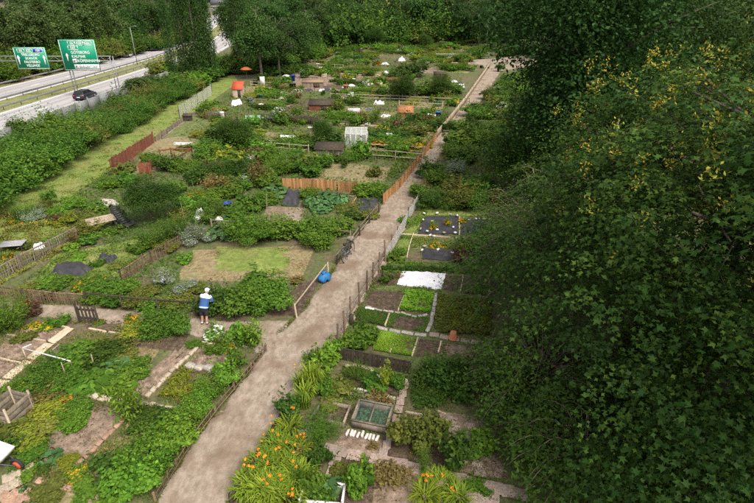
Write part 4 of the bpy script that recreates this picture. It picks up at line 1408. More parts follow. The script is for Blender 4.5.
run('brick_edging', 'row of tan bricks below the herb bed, beside the white ones', 'brick', 'slab', [(345, 392), (358, 394), (374, 399), (392, 403.5)], 0.32, 0.26, 0.1)
run('brick_edging', 'short white capped brick row at the corner of the herb bed', 'brick', 'white_brick', [(374, 376), (386, 379.5), (396, 380), (408, 382)], 0.25, 0.12, 0.14)
run('stone_edging', 'curved row of pale stones below the small bright lettuce plot', 'stone', 'rock', [(366, 308), (376, 310), (388, 312), (400, 313.5), (408, 316), (420, 317.5), (428, 315)], 0.25, 0.11, 0.12, jit=2)
run('concrete_edging', 'concrete strip along the foot of the small lawn strips', 'slab', 'concrete', [(376, 328.5), (392, 331), (410, 334.5), (427, 336)], 0.5, 0.18, 0.12)
run('stone_edging', 'pale stone strip between the lettuce plot and the brown potato bed', 'slab', 'concrete', [(436, 294), (434, 308), (431, 322), (427.5, 333)], 0.4, 0.17, 0.12)
run('paving_row', 'row of grey brown slabs crossing below the potato bed by the clay pot', 'slab', 'slab', [(429, 335), (447, 338), (465, 341), (492, 346)], 0.42, 0.28, 0.1)
for lab, pts in [
    ('timber board between the soil bed and the lettuce plot', [(405.5, 293), (398, 312)]),
    ('timber board between the two dark green beds', [(389.5, 314), (385, 327)]),
    ('timber board between the two small lawn strips', [(396.5, 335), (390, 354)]),
    ('timber board between the lawn strips and the small soil bed', [(418, 338), (412, 357)]),
    ('timber board between the small soil bed and the weedy bed', [(441.5, 342), (438, 354)]),
    ('timber board beside the bare soil next to the white sheet', [(463.5, 276), (460.5, 293)]),
    ('timber board edging the far side of the bare plot', [(201, 343), (238, 350)]),
    ('timber board across the top of the left soil plot', [(6, 335.5), (27, 338.5), (47, 342)]),
    ('timber board between the left soil plots', [(0, 359), (22, 364)]),
    ('timber board edging the bed with the coral flowers', [(88, 329.5), (105, 332), (128, 336.5)]),
    ('timber board above the left soil plot beside the plank walk', [(58, 326), (70, 329)]),
    ('timber board along the foot of the black ground sheets', [(401, 234.5), (425, 236.5), (450, 238), (492, 240.5)]),
    ('timber board between the two black ground sheets', [(459.5, 217), (459, 236)]),
    ('timber plank lying down the grass beside the black sheets', [(413.5, 233), (406, 259)]),
    ('timber board in the shade right of the black ground sheets', [(478, 219), (496, 220)]),
    ('timber board edging the bed of dead stalks below the path corner', [(437, 412), (446, 415.5)]),
    ('timber board at the top of the shaded bushy bed', [(405, 413), (425, 417), (446, 423)]),
]:
    run('timber_edging', lab, 'board', 'wood_pale', pts, 1.6, 0.07, 0.13, sink=0.3, gap=0.99, jit=0.5)
run('plank_walk', 'walk of pale wide planks leading down from the gate', 'plank', 'wood_pale', [(71, 328.5), (55, 340), (40, 352), (24, 364.5), (4, 381), (-20, 400)], 0.95, 0.42, 0.08, cat='walkway', gap=0.97)
run('timber_edging', 'thin timber on the field side of the plank walk', 'board', 'wood_grey', [(60, 345), (50, 353), (44, 358)], 0.9, 0.06, 0.1)


def slabs(label, cs, mat='slab', w=0.42, name='paving', rz=-0.2, d=None):
    o0 = at(*cs[0])
    o = tag(empty(name, o0), label, 'paving')
    for px, py in cs:
        p = at(px, py) - o0
        p.z = 0.028 + random.gauss(0, 0.006)
        obj('slab', block_mesh(mat, random.randrange(4)), o, p, (random.gauss(0, 0.015), random.gauss(0, 0.015), rz + random.gauss(0, 0.04)), (w * random.uniform(0.9, 1.05), (d or w) * random.uniform(0.9, 1.02), 0.07))
    return o


slabs('line of pinkish paving slabs running across under the glass cold frame', [(330, 450), (342, 452.5), (354, 455.5)], w=0.4)
slabs('short column of pinkish slabs leading down to the white framed planter', [(335, 462), (333, 472), (330, 482), (327, 492)], w=0.34)
slabs('long line of brownish slabs across the bottom beds', [(376, 459.5), (388, 462.5), (400, 465.5), (412, 468.5), (424, 471), (436, 474), (448, 477), (460, 480), (472, 483), (484, 486), (496, 489), (508, 492), (520, 495)], w=0.4)
slabs('narrow concrete slab path climbing beside the cold frame', [(383, 455), (387, 446), (390, 437), (393, 428), (396, 419), (398.5, 410), (400.5, 402), (403, 394), (405, 386)], 'slab', 0.27, rz=-0.05, d=0.37)
slabs('shaded brick slabs at the foot of the low cherry', [(447, 424), (455, 430), (463, 434), (472, 437), (480, 441), (452, 421), (470, 428)], w=0.33)
slabs('slabs going down under the overhanging cherry leaves', [(470, 446), (474, 455), (477, 464), (480, 473)], w=0.33)
slabs('pair of broad slabs in the bottom corner below the maple', [(455, 487), (462, 497), (476, 500), (492, 501)], w=0.45)
slabs('concrete slab at the corner of the daylily bed', [(295, 443), (301, 449)], 'slab', 0.4)
slabs('rough tan flagstones beside the wheelbarrow', [(18, 471), (10, 478), (24, 476), (16, 484), (5, 489), (27, 467)], 'pale_brick', 0.34, rz=0.6)
slabs('old red floor bricks below the flagstones', [(4, 497), (14, 495), (24, 492), (10, 502), (20, 500), (30, 497)], 'brick', 0.3, rz=-0.3)

# ------------------------------------------------------------------ things in the gardens
def root(name, px, py, label, cat, rz=0.0, z=0.0, group=None):
    return tag(empty(name, at(px, py, z), rz), label, cat, group)


def pbox(parent, name, mat, c, s, rz=0.0, rot=None):
    mb = MB().box((0, 0, 0), s)
    return mb.build(name, M[mat], parent, c, rot or (0, 0, rz))


def quad_dir(a, b):
    v = at(*b) - at(*a)
    return math.atan2(v.y, v.x)


# picket gate
o = root('garden_gate', 80, 322.5, 'dark wooden picket gate standing at the top of the plank walk', 'gate', quad_dir((80, 322.5), (99, 324)))
gw = (at(99, 324) - at(80, 322.5)).length
for x in (0, gw):
    stick('post', o, ('round', 'wood_dark'), (x, 0, -0.05), 0.98, 0.1, 0.1)
for i in range(5):
    stick('picket', o, ('board', 'wood_dark'), (0.1 + (gw - 0.2) * i / 4, -0.03, 0.1), 0.72 + 0.03 * (i % 2), 0.075, 0.025)
for z in (0.25, 0.66):
    rail(o, 'wood_dark', Vector((0.04, 0.01, z)), Vector((gw - 0.04, 0.01, z)), 0.035, 0.08)


def sheet(name, label, cat, q, mat, h=0.05, bumpy=0.03, n=14, lift=0.05):
    """A loose cloth or plastic sheet lying on the ground, wrinkled."""
    c = [at(*p) for p in q]
    o0 = c[0].copy()
    V, Fc = [], []
    ph = rng.random(6) * 6.28
    for i in range(n + 1):
        for j in range(n + 1):
            s, t = j / n, i / n
            p = c[0].lerp(c[1], s).lerp(c[3].lerp(c[2], s), t)
            e = min(s, 1 - s, t, 1 - t)
            zz = lift + (h * min(1, e * 6)) + bumpy * (math.sin(9 * s + ph[0] + 3 * t) * math.sin(7 * t + ph[1]) + 0.7 * math.sin(17 * (s - t) + ph[2]) + rng.normal(0, 0.35))
            if e == 0: zz = 0.012 + lift * 0.4
            wob = 0.02 if e == 0 else 0
            V.append((p.x - o0.x + rng.normal(0, wob + 1e-6), p.y - o0.y + rng.normal(0, wob + 1e-6), max(0.012, zz)))
    for i in range(n):
        for j in range(n):
            a = i * (n + 1) + j
            Fc.append((a, a + 1, a + n + 2, a + n + 1))
    o = MB().add(V, Fc).build(name, M[mat], None, o0, smooth=True)
    return tag(o, label, cat)


sheet('white_sheet', 'wrinkled white fleece sheet spread over a bed', 'sheet', [(402, 271.5), (446, 274), (440.5, 290), (397, 285)], 'white_cloth', 0.1, 0.035)
sheet('ground_sheet', 'large black ground sheet weighed down with white stones, closest to the path', 'sheet', [(423, 216.5), (458.5, 216), (457.5, 234.5), (417.5, 234)], 'black_fabric', 0.06, 0.03)
sheet('ground_sheet', 'black ground sheet in the shade of the drooping cherry', 'sheet', [(461.5, 219), (490, 219.5), (488, 235), (460.5, 235)], 'black_fabric', 0.06, 0.03)
sheet('ground_sheet', 'long black ground sheet on the grass above the white fleece', 'sheet', [(423, 249), (457, 250), (455.5, 262), (422, 259)], 'black_fabric', 0.09, 0.04)
sheet('plastic_sheet', 'rumpled black plastic sheet lying in the rough grass', 'sheet', [(58, 263), (98, 266), (84, 277), (50, 276)], 'black_fabric', 0.16, 0.07)
sheet('plastic_sheet', 'smaller heap of black plastic behind the rumpled sheet', 'sheet', [(101, 256), (118, 258), (112, 265), (97, 263)], 'black_fabric', 0.18, 0.07)
sheet('compost_cover', 'black cover over a heap by the cabbage plants', 'sheet', [(286, 193), (301, 194), (298, 207), (281, 206)], 'black_fabric', 0.4, 0.06)
sheet('ground_sheet', 'dark ground sheet beside the orange wooden frame', 'sheet', [(361, 196), (381, 198), (370, 214), (352, 209)], 'black_fabric', 0.07, 0.04)
sheet('paving_patch', 'pale pinkish board lying below the black covered heap', 'board', [(285, 212), (302, 212), (300, 222), (283, 221)], 'slab', 0.04, 0.01, 6, 0.03)
i = 0
for px, py in [(424, 215.5), (437, 215.2), (450, 216.5), (457, 217.5), (423, 222), (432, 223.5), (446.5, 226.5), (453, 229.5), (420.5, 231), (427, 233.5), (437, 232), (444, 235), (455, 235), (463, 220), (469, 222), (476, 221), (482, 225), (424.5, 248.5), (422, 252.5), (438, 252), (452, 255), (430, 237.5), (434, 238.5)]:
    p = at(px, py)
    r = random.Random(i); i += 1
    mb = MB().lathe([(0.02, -0.4), (0.45, -0.3), (0.55, 0.0), (0.42, 0.3), (0.05, 0.42)], 7, tone=0.5)
    V = mb.v[0]; V += rng.normal(0, 0.06, V.shape).astype(np.float32)
    s = 0.17
    so = mb.build('stone', M['white'] if i % 3 else M['rock'], None, (p.x, p.y, 0.16), (0, 0, r.random() * 6), smooth=True)
    so.scale = (s * r.uniform(0.8, 1.5), s * r.uniform(0.6, 1.0), s * 0.7)
    tag(so, None, 'stone', 'pale stones holding the black ground sheets')
    PLANTS.append((so, 'pale weight stone', Vector((p.x, p.y, 0.1))))

# terracotta pot by the potato bed
o = root('flower_pot', 453, 339, 'upturned terracotta pot standing on the slabs below the potato bed', 'pot')
MB().lathe([(0.17, 0), (0.175, 0.05), (0.16, 0.06), (0.12, 0.34), (0.1, 0.35), (0.04, 0.352)], 20).build('body', M['terracotta'], o, smooth=False)
MB().lathe([(0.185, 0.0), (0.19, 0.07), (0.17, 0.075)], 20).build('rim', M['terracotta'], o)

# glass cold frame
A_, B_, D_ = at(352, 427), at(386, 434), at(358, 408)
wv, dv_ = (B_ - A_), (D_ - A_)
o = tag(empty('cold_frame', A_, math.atan2(wv.y, wv.x)), 'glass topped cold frame full of seedlings above the whitewashed bricks', 'cold frame')
w_, d_ = wv.length, dv_.length
for nm, c, s in [('side_board', (w_ / 2, 0, 0.13), (w_, 0.06, 0.26)), ('side_board', (w_ / 2, d_, 0.17), (w_, 0.06, 0.34)), ('side_board', (0, d_ / 2, 0.145), (0.06, d_ - 0.07, 0.29)), ('side_board', (w_, d_ / 2, 0.145), (0.06, d_ - 0.07, 0.29))]:
    pbox(o, nm, 'wood_grey', c, s)
tl = math.atan2(0.08, d_)
gx, gy = w_ / 2 - 0.02, d_ / 2 - 0.02
for k in range(2):
    MB().add([(-gx + k * gx + 0.01, -gy, 0), (k * gx - 0.01, -gy, 0), (k * gx - 0.01, gy, 0), (-gx + k * gx + 0.01, gy, 0)], [(0, 1, 2, 3)]).build('glass', M['glass'], o, (w_ / 2, d_ / 2, 0.335), (tl, 0, 0))
pbox(o, 'glazing_bar', 'wood_grey', (w_ / 2, d_ / 2, 0.345), (0.035, d_ - 0.06, 0.03), rot=(tl, 0, 0))
for c, s in [((w_ / 2, 0.0, 0.31), (w_ + 0.08, 0.06, 0.035)), ((w_ / 2, d_, 0.385), (w_ + 0.08, 0.06, 0.035))]:
    pbox(o, 'lid_frame', 'wood_grey', c, s)
for x in (0, w_):
    pbox(o, 'lid_frame', 'wood_grey', (x, d_ / 2, 0.352), (0.06, d_ - 0.06, 0.035), rot=(tl, 0, 0))
mb = MB()
nn = 900
P = np.stack([0.1 + rng.random(nn) * (w_ - 0.2), 0.1 + rng.random(nn) * (d_ - 0.2), 0.05 + 0.17 * rng.random(nn)], 1)
mb.leaves(P, UPV + rng.normal(0, 0.5, (nn, 3)), 0.1, 0.07, tones(nn, 0.4, 0.2))
tag(mb.build('seedlings', [LEAF['blue']], None, A_, (0, 0, math.atan2(wv.y, wv.x))), 'seedlings crowded under the cold frame glass', 'seedlings', kind='stuff')


def frame_box(name, label, q, mat, h=0.22, t=0.05, cat='planter'):
    c = [at(*p) for p in q]
    o = tag(empty(name, c[0]), label, cat)
    for a, b in zip(c, c[1:] + c[:1]):
        v = b - a
        pbox(o, 'board', mat, (a + b) / 2 - c[0] + Vector((0, 0, h / 2)), (v.length - t, t, h * random.uniform(0.96, 1.04)), math.atan2(v.y, v.x))
    for a in c:
        stick('corner_post', o, ('round', mat), a - c[0], h * 1.08, t * 1.6, t * 1.6)
    return o


frame_box('planter', 'white framed planter at the very bottom beside the daylilies', [(306, 490), (345, 492), (342, 512), (300, 508)], 'white', 0.34)
frame_box('planter', 'grey wooden frame bed next to the glass cold frame', [(322, 405), (350, 410), (343, 428), (312, 420)], 'wood_grey', 0.2)
frame_box('wooden_frame', 'bright orange wooden frame lying beside the dark ground sheet', [(352, 205), (358, 195.5), (362, 196), (357, 206)], 'wood_orange', 0.1, cat='frame')
for i, (x0, y0) in enumerate([(329, 196), (337, 196.5), (345, 197)]):
    frame_box('bed_frame', ['grey plank frame in the soil under the orange fence, next to the cabbages', 'middle grey plank frame in the soil under the orange fence', 'grey plank frame in the soil under the orange fence, next to the orange frame'][i], [(x0, y0 + 8), (x0 + 4, y0), (x0 + 10, y0 + 0.5), (x0 + 6, y0 + 9)], 'wood_grey', 0.12, cat='frame')
for i, x0 in enumerate(range(300, 360, 10)):
    run('timber_edging', ['first', 'second', 'third', 'fourth', 'fifth', 'sixth'][i] + ' slanting plank on the plot behind the orange fence, counted from the shrubs', 'board', 'wood_grey', [(x0 + 4, 184), (x0 + 11, 173)], 3, 0.1, 0.12)

# pipe cloche over the beans: two legs and a long white pipe
o = root('cane_support', 26, 362, 'thin white pipe frame standing over the plank walk and the bean leaves', 'frame')
a = at(27, 360) - o.location; b = at(74, 372) - o.location; c = at(67, 386) - o.location
H1 = Vector((0, 0, 0.55))
MB().tube([a, a + H1], 0.02, 6).build('leg', M['wood_pale'], o)
MB().tube([b, b + H1 * 0.9], 0.02, 6).build('leg', M['wood_pale'], o)
MB().tube([a + H1, (a + b) / 2 + H1 * 0.95, b + H1 * 0.9], 0.022, 6).build('pipe', M['white'], o)
q = at(36, 356) - o.location
MB().tube([a + H1, q + H1], 0.022, 6).build('pipe', M['white'], o)
stick('garden_cane', None, ('round', 'wood_pale'), at(67, 379), 0.75, 0.04, 0.04)
tag(bpy.data.objects['garden_cane'], 'short pale stake standing among the pumpkin leaves', 'stake')
for lab, px, py, hh in [('pale stake at the edge of the cross path below the gardener, further from the junction', 199, 335, 0.55), ('pale stake at the edge of the cross path, closer to the junction', 216, 336, 0.35),
                        ('short pale stake in the weedy bed above the pumpkins', 94, 366, 0.6)]:
    s = stick('garden_cane', None, ('round', 'wood_pale'), at(px, py), hh, 0.05, 0.05, 0, (0.1, 0.12))
    tag(s, lab, 'stake')

# wooden compost bin
o = root('compost_bin', -6, 427, 'wooden compost bin of weathered boards among the weeds', 'compost bin', quad_dir((0, 427), (19, 432)))
for k in range(4):
    obj('board', unit(('rail', 'wood_grey')), o, (0.0, 0, 0.12 + 0.2 * k), (0, 0, 0), (0.8, 0.03, 0.16))
    obj('board', unit(('rail', 'wood_grey')), o, (0.78, 0.02, 0.12 + 0.2 * k), (0, 0, R(95)), (0.85, 0.03, 0.16))
    obj('board', unit(('rail', 'wood_grey')), o, (0.0, 0.84, 0.12 + 0.2 * k), (0, 0, 0), (0.8, 0.03, 0.16))
    obj('board', unit(('rail', 'wood_grey')), o, (0.02, 0.02, 0.12 + 0.2 * k), (0, 0, R(95)), (0.8, 0.03, 0.16))
for x, y_ in [(0, 0), (0.78, 0), (0, 0.84), (0.74, 0.86)]:
    stick('corner_post', o, ('round', 'wood_pale'), (x, y_, 0), 0.95, 0.09, 0.09)

# wheelbarrow at the edge
o = root('wheelbarrow', -1, 464, 'silver wheelbarrow with a red wheel beside the flagstones', 'wheelbarrow', R(-15))
mb = MB()
b0 = [(-0.35, -0.2, 0.3), (0.35, -0.15, 0.3), (0.35, 0.15, 0.3), (-0.35, 0.2, 0.3)]
t0 = [(-0.55, -0.34, 0.6), (0.5, -0.28, 0.56), (0.5, 0.28, 0.56), (-0.55, 0.34, 0.6)]
t1 = [(x * 0.95, y_ * 0.94, z - 0.005) for x, y_, z in t0]
b1 = [(x * 0.95, y_ * 0.94, z + 0.02) for x, y_, z in b0]
mb.add(b0 + t0 + t1 + b1, [(3, 2, 1, 0), (0, 1, 5, 4), (1, 2, 6, 5), (2, 3, 7, 6), (3, 0, 4, 7), (4, 5, 9, 8), (5, 6, 10, 9), (6, 7, 11, 10), (7, 4, 8, 11), (8, 9, 13, 12), (9, 10, 14, 13), (10, 11, 15, 14), (11, 8, 12, 15), (12, 13, 14, 15)])
mb.build('tray', M['white'], o)
for s in (-1, 1):
    MB().tube([(0.75, 0.06 * s, 0.2), (0.1, 0.2 * s, 0.29), (-0.75, 0.28 * s, 0.5), (-0.98, 0.28 * s, 0.52)], 0.02, 6).build('handle', M['dark_metal'], o)
    MB().tube([(-0.35, 0.22 * s, 0.38), (-0.42, 0.25 * s, 0.0)], 0.018, 6).build('leg', M['dark_metal'], o)
wh = MB()
wh.tube([(0.75 + 0.19 * math.cos(k * 0.3927), 0, 0.2 + 0.19 * math.sin(k * 0.3927)) for k in range(17)], 0.05, 6, caps=False)
wh = wh.build('wheel', M['tyre'], o)
MB().tube([(0.75, -0.05, 0.2), (0.75, 0.05, 0.2)], 0.13, 12).build('hub', M['red'], wh)

# blue sack on the leaning fence
mb = MB().lathe([(0.05, 0.0), (0.28, 0.02), (0.35, 0.12), (0.33, 0.22), (0.28, 0.32), (0.16, 0.4), (0.07, 0.45), (0.13, 0.52), (0.03, 0.53)], 22, sy=0.72)
V = mb.v[0]; V += (np.sin(V[:, [0]] * 17 + V[:, [2]] * 11) * 0.03 + rng.normal(0, 0.016, V.shape)).astype(np.float32)
p = at(324, 281)
tag(mb.build('sack', M['blue_bag'], None, p, (0, 0, 0.6), smooth=False), 'bulging blue sack resting at the end of the leaning rail fence', 'sack')

# dark post stumps along the path fence
stick('post_stump', None, ('round', 'wood_dark'), at(351.5, 324), 0.45, 0.22, 0.22)
tag(bpy.data.objects['post_stump'], 'thick dark stump against the slim post and rail fence', 'stump')
o = root('pipe', 366, 309.5, 'short white pipe end lying at the corner of the dug bed', 'pipe')
MB().tube([(0, 0, 0.08), (0.35, -0.08, 0.07)], 0.05, 10).build('body', M['white'], o)
MB().tube([(-0.03, 0.007, 0.08), (0.03, -0.007, 0.08)], 0.062, 10).build('collar', M['white'], o)


# tables, pallets, seats by the dark garden tree
def table(label, px, py, w, d, h, rz, mat, lmat='dark_metal', tilt=0.0, name='table', cat='table'):
    o = root(name, px, py, label, cat, rz)
    n = 5
    for k in range(n):
        pbox(o, 'plank', mat, (0, -d / 2 + d * (k + 0.5) / n, h), (w, d / n * 0.96, 0.035), rot=(tilt, 0, 0)) if abs(tilt) < 1e-6 else pbox(o, 'plank', mat, (0, -d / 2 + d * (k + 0.5) / n, h + math.tan(tilt) * (-d / 2 + d * (k + 0.5) / n)), (w, d / n * 0.96, 0.035), rot=(tilt, 0, 0))
    for sx in (-1, 1):
        for sy in (-1, 1):
            hh = h + math.tan(tilt) * sy * d * 0.42 - 0.02
            stick('leg', o, ('round', lmat), (sx * w * 0.43, sy * d * 0.42, 0), hh, 0.06, 0.06)
    return o


table('flat grey garden table standing in the yellow meadow', 15, 251, 1.15, 0.75, 0.45, R(12), 'grey_board')
table('pale board table heaped beside the dark seats under the garden tree', 103, 229, 1.5, 0.9, 0.6, R(38), 'wood_pale', tilt=0.1)
for lab, px, py, rz in [('black reclining garden chair, front one beside the pale board table', 134, 230, R(60)), ('black reclining garden chair pushed behind the front recliner', 123, 227, R(40))]:
    o = root('garden_chair', px, py, lab, 'chair', rz)
    for k in range(4):
        pbox(o, 'slat', 'black', (0, 0.05 + k * 0.13, 0.36), (0.55, 0.115, 0.03))
    for k in range(6):
        pbox(o, 'slat', 'black', (0, 0.58 + k * 0.085, 0.42 + k * 0.105), (0.55, 0.03, 0.115), rot=(-0.65, 0, 0))
    for s in (-1, 1):
        MB().tube([(0.29 * s, -0.05, 0), (0.29 * s, 0.0, 0.35), (0.29 * s, 0.55, 0.36), (0.29 * s, 1.05, 0.98)], 0.022, 6).build('side_frame', M['dark_metal'], o)
        MB().tube([(0.29 * s, 0.65, 0.45), (0.29 * s, 0.75, 0)], 0.02, 6).build('leg', M['dark_metal'], o)
        MB().tube([(0.31 * s, 0.05, 0.58), (0.31 * s, 0.72, 0.6)], 0.02, 6).build('armrest', M['black'], o)
sheet('white_sheet', 'crumpled white cloth lying in the yellow meadow beyond the grey table', 'sheet', [(33, 249), (47, 246), (46, 250), (34, 252)], 'white_cloth', 0.25, 0.07, 8)
o = root('stone_heap', 106, 206, 'low round heap of pale stones behind the pale board table', 'stones')
for k in range(16):
    a = k * 2.4
    q = 0.12 + 0.045 * k
    so = obj('stone', block_mesh('rock', k % 4), o, (q * math.cos(a), q * math.sin(a) * 0.8, 0.34 - q * 0.3), (random.gauss(0, 0.3), random.gauss(0, 0.3), a), (0.36, 0.3, 0.26))
for lab, q, m, h in [('white flower pot standing among the shrubs near the blue tub', (198, 223), 'white', 0.3), ('second white pot half hidden in leaves below the blue tub', (220, 226), 'white', 0.4)]:
    o = root('flower_pot', q[0], q[1], lab, 'pot')
    MB().lathe([(0.12, 0), (0.2, h), (0.22, h + 0.02), (0.19, h + 0.02), (0.17, h - 0.06), (0.02, h - 0.06)], 14).build('body', M[m], o)
    mb = MB(); dd = sphere_pts(60); dd[:, 2] = np.abs(dd[:, 2]); mb.leaves(dd * 0.2 + np.array([0, 0, h]), dd + UPV, 0.12, 0.08, tones(60, 0.6, 0.2), 0)
    mb.build('flowers', [PETAL['white']], o)


def tub(label, px, py, r, h, mat, name='tub', cat='tub'):
    o = root(name, px, py, label, cat)
    MB().lathe([(r * 0.82, 0), (r, h), (r * 1.06, h), (r * 1.06, h + 0.03), (r * 0.94, h + 0.03), (r * 0.8, h * 0.3), (0.01, h * 0.3)], 18).build('body', M[mat], o)
    for s in (-1, 1):
        MB().tube([(s * r * 1.0, -0.06, h * 0.8), (s * (r + 0.05), 0, h * 0.86), (s * r * 1.0, 0.06, h * 0.8)], 0.012, 5).build('handle', M[mat], o)
    return o


tub('bright blue tub standing in the bean leaves', 228, 209, 0.26, 0.42, 'blue')
tub('small pale blue bucket beside the white pot', 227, 221, 0.15, 0.25, 'blue_bag', 'bucket', 'bucket')
tub('dark rain barrel standing by the far beds beneath the tall clump', 293, 91, 0.5, 1.05, 'black', 'barrel', 'barrel')
tub('blue barrel behind the dark rain barrel in the far plots', 293, 81, 0.42, 0.9, 'blue', 'barrel', 'barrel')


def hut(label, px, py, w, d, h, rz, wall, roof, name='shed', cat='shed', pitch=0.18, board=0.16, over=0.12):
    """A small boarded hut with a door and a lean-to roof."""
    o = root(name, px, py, label, cat, rz)
    for (x0, y0, x1, y1, ha, hb) in [(0, 0, w, 0, h, h), (w, 0, w, d, h, h + pitch * d), (w, d, 0, d, h + pitch * d, h + pitch * d), (0, d, 0, 0, h + pitch * d, h)]:
        L = math.hypot(x1 - x0, y1 - y0)
        n = max(2, int(L / board))
        az = math.atan2(y1 - y0, x1 - x0)
        for i in range(n):
            s = (i + 0.5) / n
            stick('board', o, ('board', wall), (x0 + (x1 - x0) * s, y0 + (y1 - y0) * s, 0), ha + (hb - ha) * s, L / n * 0.95, 0.03, az)
    pbox(o, 'roof', roof, (w / 2, d / 2, h + pitch * d / 2 + 0.05), (w + 2 * over, (d + 2 * over) / math.cos(math.atan(pitch)), 0.05), rot=(math.atan(pitch), 0, 0))
    dr = pbox(o, 'door', 'wood_dark', (w * 0.7, -0.035, h * 0.45), (w * 0.28, 0.03, h * 0.86))
    pbox(dr, 'handle', 'metal', (-w * 0.09, -0.03, 0), (0.03, 0.03, 0.12))
    return o


hut('small beige shed with bright red roof at the end of the grass strip', 233, 97.5, 1.35, 1.0, 1.1, R(-4), 'wood_pale', 'red', pitch=0.75)
hut('rusty orange brown cabin beside the white heaps in the far plots', 398.5, 117, 1.6, 0.9, 0.5, R(-2), 'rust', 'rust', pitch=0.55)
hut('low brown boarded hut between far shrubs', 309, 110.5, 2.7, 1.3, 0.65, R(-3), 'wood_red', 'wood_dark', pitch=0.3)
hut('dark little hut with a pale sign beside the orange heap in the far plots', 434, 79, 2.0, 1.2, 0.8, R(-3), 'wood_dark', 'wood_dark')
hut('brown boarded hut among far shrubs above the dark barrel', 302, 88, 3.2, 1.5, 0.8, R(0), 'wood_grey', 'wood_stick')
hut('small brown hut standing before the dark trees near the woodland corner', 313, 55.5, 2.0, 1.5, 1.3, R(0), 'wood_red', 'roof')
hut('tumbledown grey hut covered in creeper beside the greenhouse', 316, 161.5, 2.2, 1.0, 1.0, R(-5), 'wood_grey', 'wood_dark', pitch=0.3)

# the orange canopy
o = root('parasol', 247, 79, 'faded orange parasol standing at the end of the grass strip', 'parasol')
MB().tube([(0, 0, 0), (0, 0, 2.0)], 0.03, 8).build('pole', M['wood_grey'], o)
mb = MB()
mb.lathe([(1.1, 1.55), (0.75, 1.75), (0.35, 1.92), (0.02, 2.0)], 8)
mb.build('canopy', M['orange_cloth'], o)
for k in range(8):
    MB().tube([(0, 0, 1.6), (0.98 * math.cos(k * .785), 0.98 * math.sin(k * .785), 1.54)], 0.012, 4).build('rib', M['wood_grey'], o)


# greenhouse of milky film with a pitched roof
def greenhouse(label, px, py, w, d, h, rz):
    o = root('greenhouse', px, py, label, 'greenhouse', rz)
    rp = h * 1.35
    nf = 5
    for i in range(nf):
        x = w * i / (nf - 1)
        for y_ in (0, d): MB().tube([(x, y_, 0), (x, y_, h)], 0.03, 5).build('post', M['white'], o)
        MB().tube([(x, 0, h), (x, d / 2, rp), (x, d, h)], 0.03, 5).build('rafter', M['white'], o)
    for y_, z in ((0, h), (d, h), (d / 2, rp)):
        MB().tube([(0, y_, z + 0.01), (w, y_, z + 0.01)], 0.03, 5).build('ridge', M['white'], o)
    for i in range(nf - 1):
        x0, x1 = w * i / (nf - 1) + 0.03, w * (i + 1) / (nf - 1) - 0.03
        MB().add([(x0, -.01, 0.05), (x1, -.01, 0.05), (x1, -.01, h), (x0, -.01, h)], [(0, 1, 2, 3)]).build('pane', M['film'], o)
        MB().add([(x0, d + .01, 0.05), (x1, d + .01, 0.05), (x1, d + .01, h), (x0, d + .01, h)], [(0, 1, 2, 3)]).build('pane', M['film'], o)
        MB().add([(x0, 0, h + .03), (x1, 0, h + .03), (x1, d / 2, rp + .03), (x0, d / 2, rp + .03)], [(0, 1, 2, 3)]).build('pane', M['film'], o)
        MB().add([(x0, d, h + .03), (x1, d, h + .03), (x1, d / 2, rp + .03), (x0, d / 2, rp + .03)], [(0, 1, 2, 3)]).build('pane', M['film'], o)
    for x in (0, w):
        MB().add([(x, 0.03, 0.05), (x, d - .03, 0.05), (x, d - .03, h), (x, d / 2, rp), (x, 0.03, h)], [(0, 1, 2, 3, 4)]).build('pane', M['film'], o)
    return o


greenhouse('milky white greenhouse standing behind the orange and yellow flowers', 345.5, 148.5, 1.9, 1.5, 1.3, R(-4))


def tunnel(label, px, py, L, r, rz, mat, name='cloche', cat='cloche', hoops=6, lid=True):
    """A low plastic tunnel over hoops."""
    o = root(name, px, py, label, cat, rz)
    n = 10
    arc = [(math.cos(math.pi * k / n), math.sin(math.pi * k / n)) for k in range(n + 1)]
    for i in range(hoops):
        x = L * i / (hoops - 1)
        MB().tube([(x, r * a * 1.015, r * b * 1.015) for a, b in arc], 0.018, 4, caps=False).build('hoop', M['white'], o)
    mb = MB()
    V, Fc = [], []
    rows = hoops * 3 - 2
    for i in range(rows):
        x = L * i / (rows - 1)
        sag = 0.97 if i % 3 else 1.0
        for a, b in arc: V.append((x, r * a * sag, max(0.01, r * b * sag)))
    for i in range(rows - 1):
        for k in range(n): Fc.append((i * (n + 1) + k, i * (n + 1) + k + 1, (i + 1) * (n + 1) + k + 1, (i + 1) * (n + 1) + k))
    if lid:
        Fc.append(tuple(range(n + 1))); Fc.append(tuple((rows - 1) * (n + 1) + k for k in range(n + 1))[::-1])
    mb.add(V, Fc).build('cover', M[mat], o, smooth=False)
    return o


tunnel('low white plastic tunnel in a far plot behind green shrubs', 281, 138.5, 2.3, 0.36, R(-6), 'white_cloth')
tunnel('small teal green netted cloche among shrubs on the far side of the path', 446.5, 188, 1.0, 0.42, R(-5), 'teal', hoops=5)
tunnel('greenish net tunnel sagging over far beds near the red shed', 246, 120, 3.4, 0.5, R(12), 'net_green', hoops=7)
tunnel('silvery narrow tunnel lying inside the red posts enclosure', 175, 144.5, 1.7, 0.22, R(-4), 'white_cloth', hoops=4)

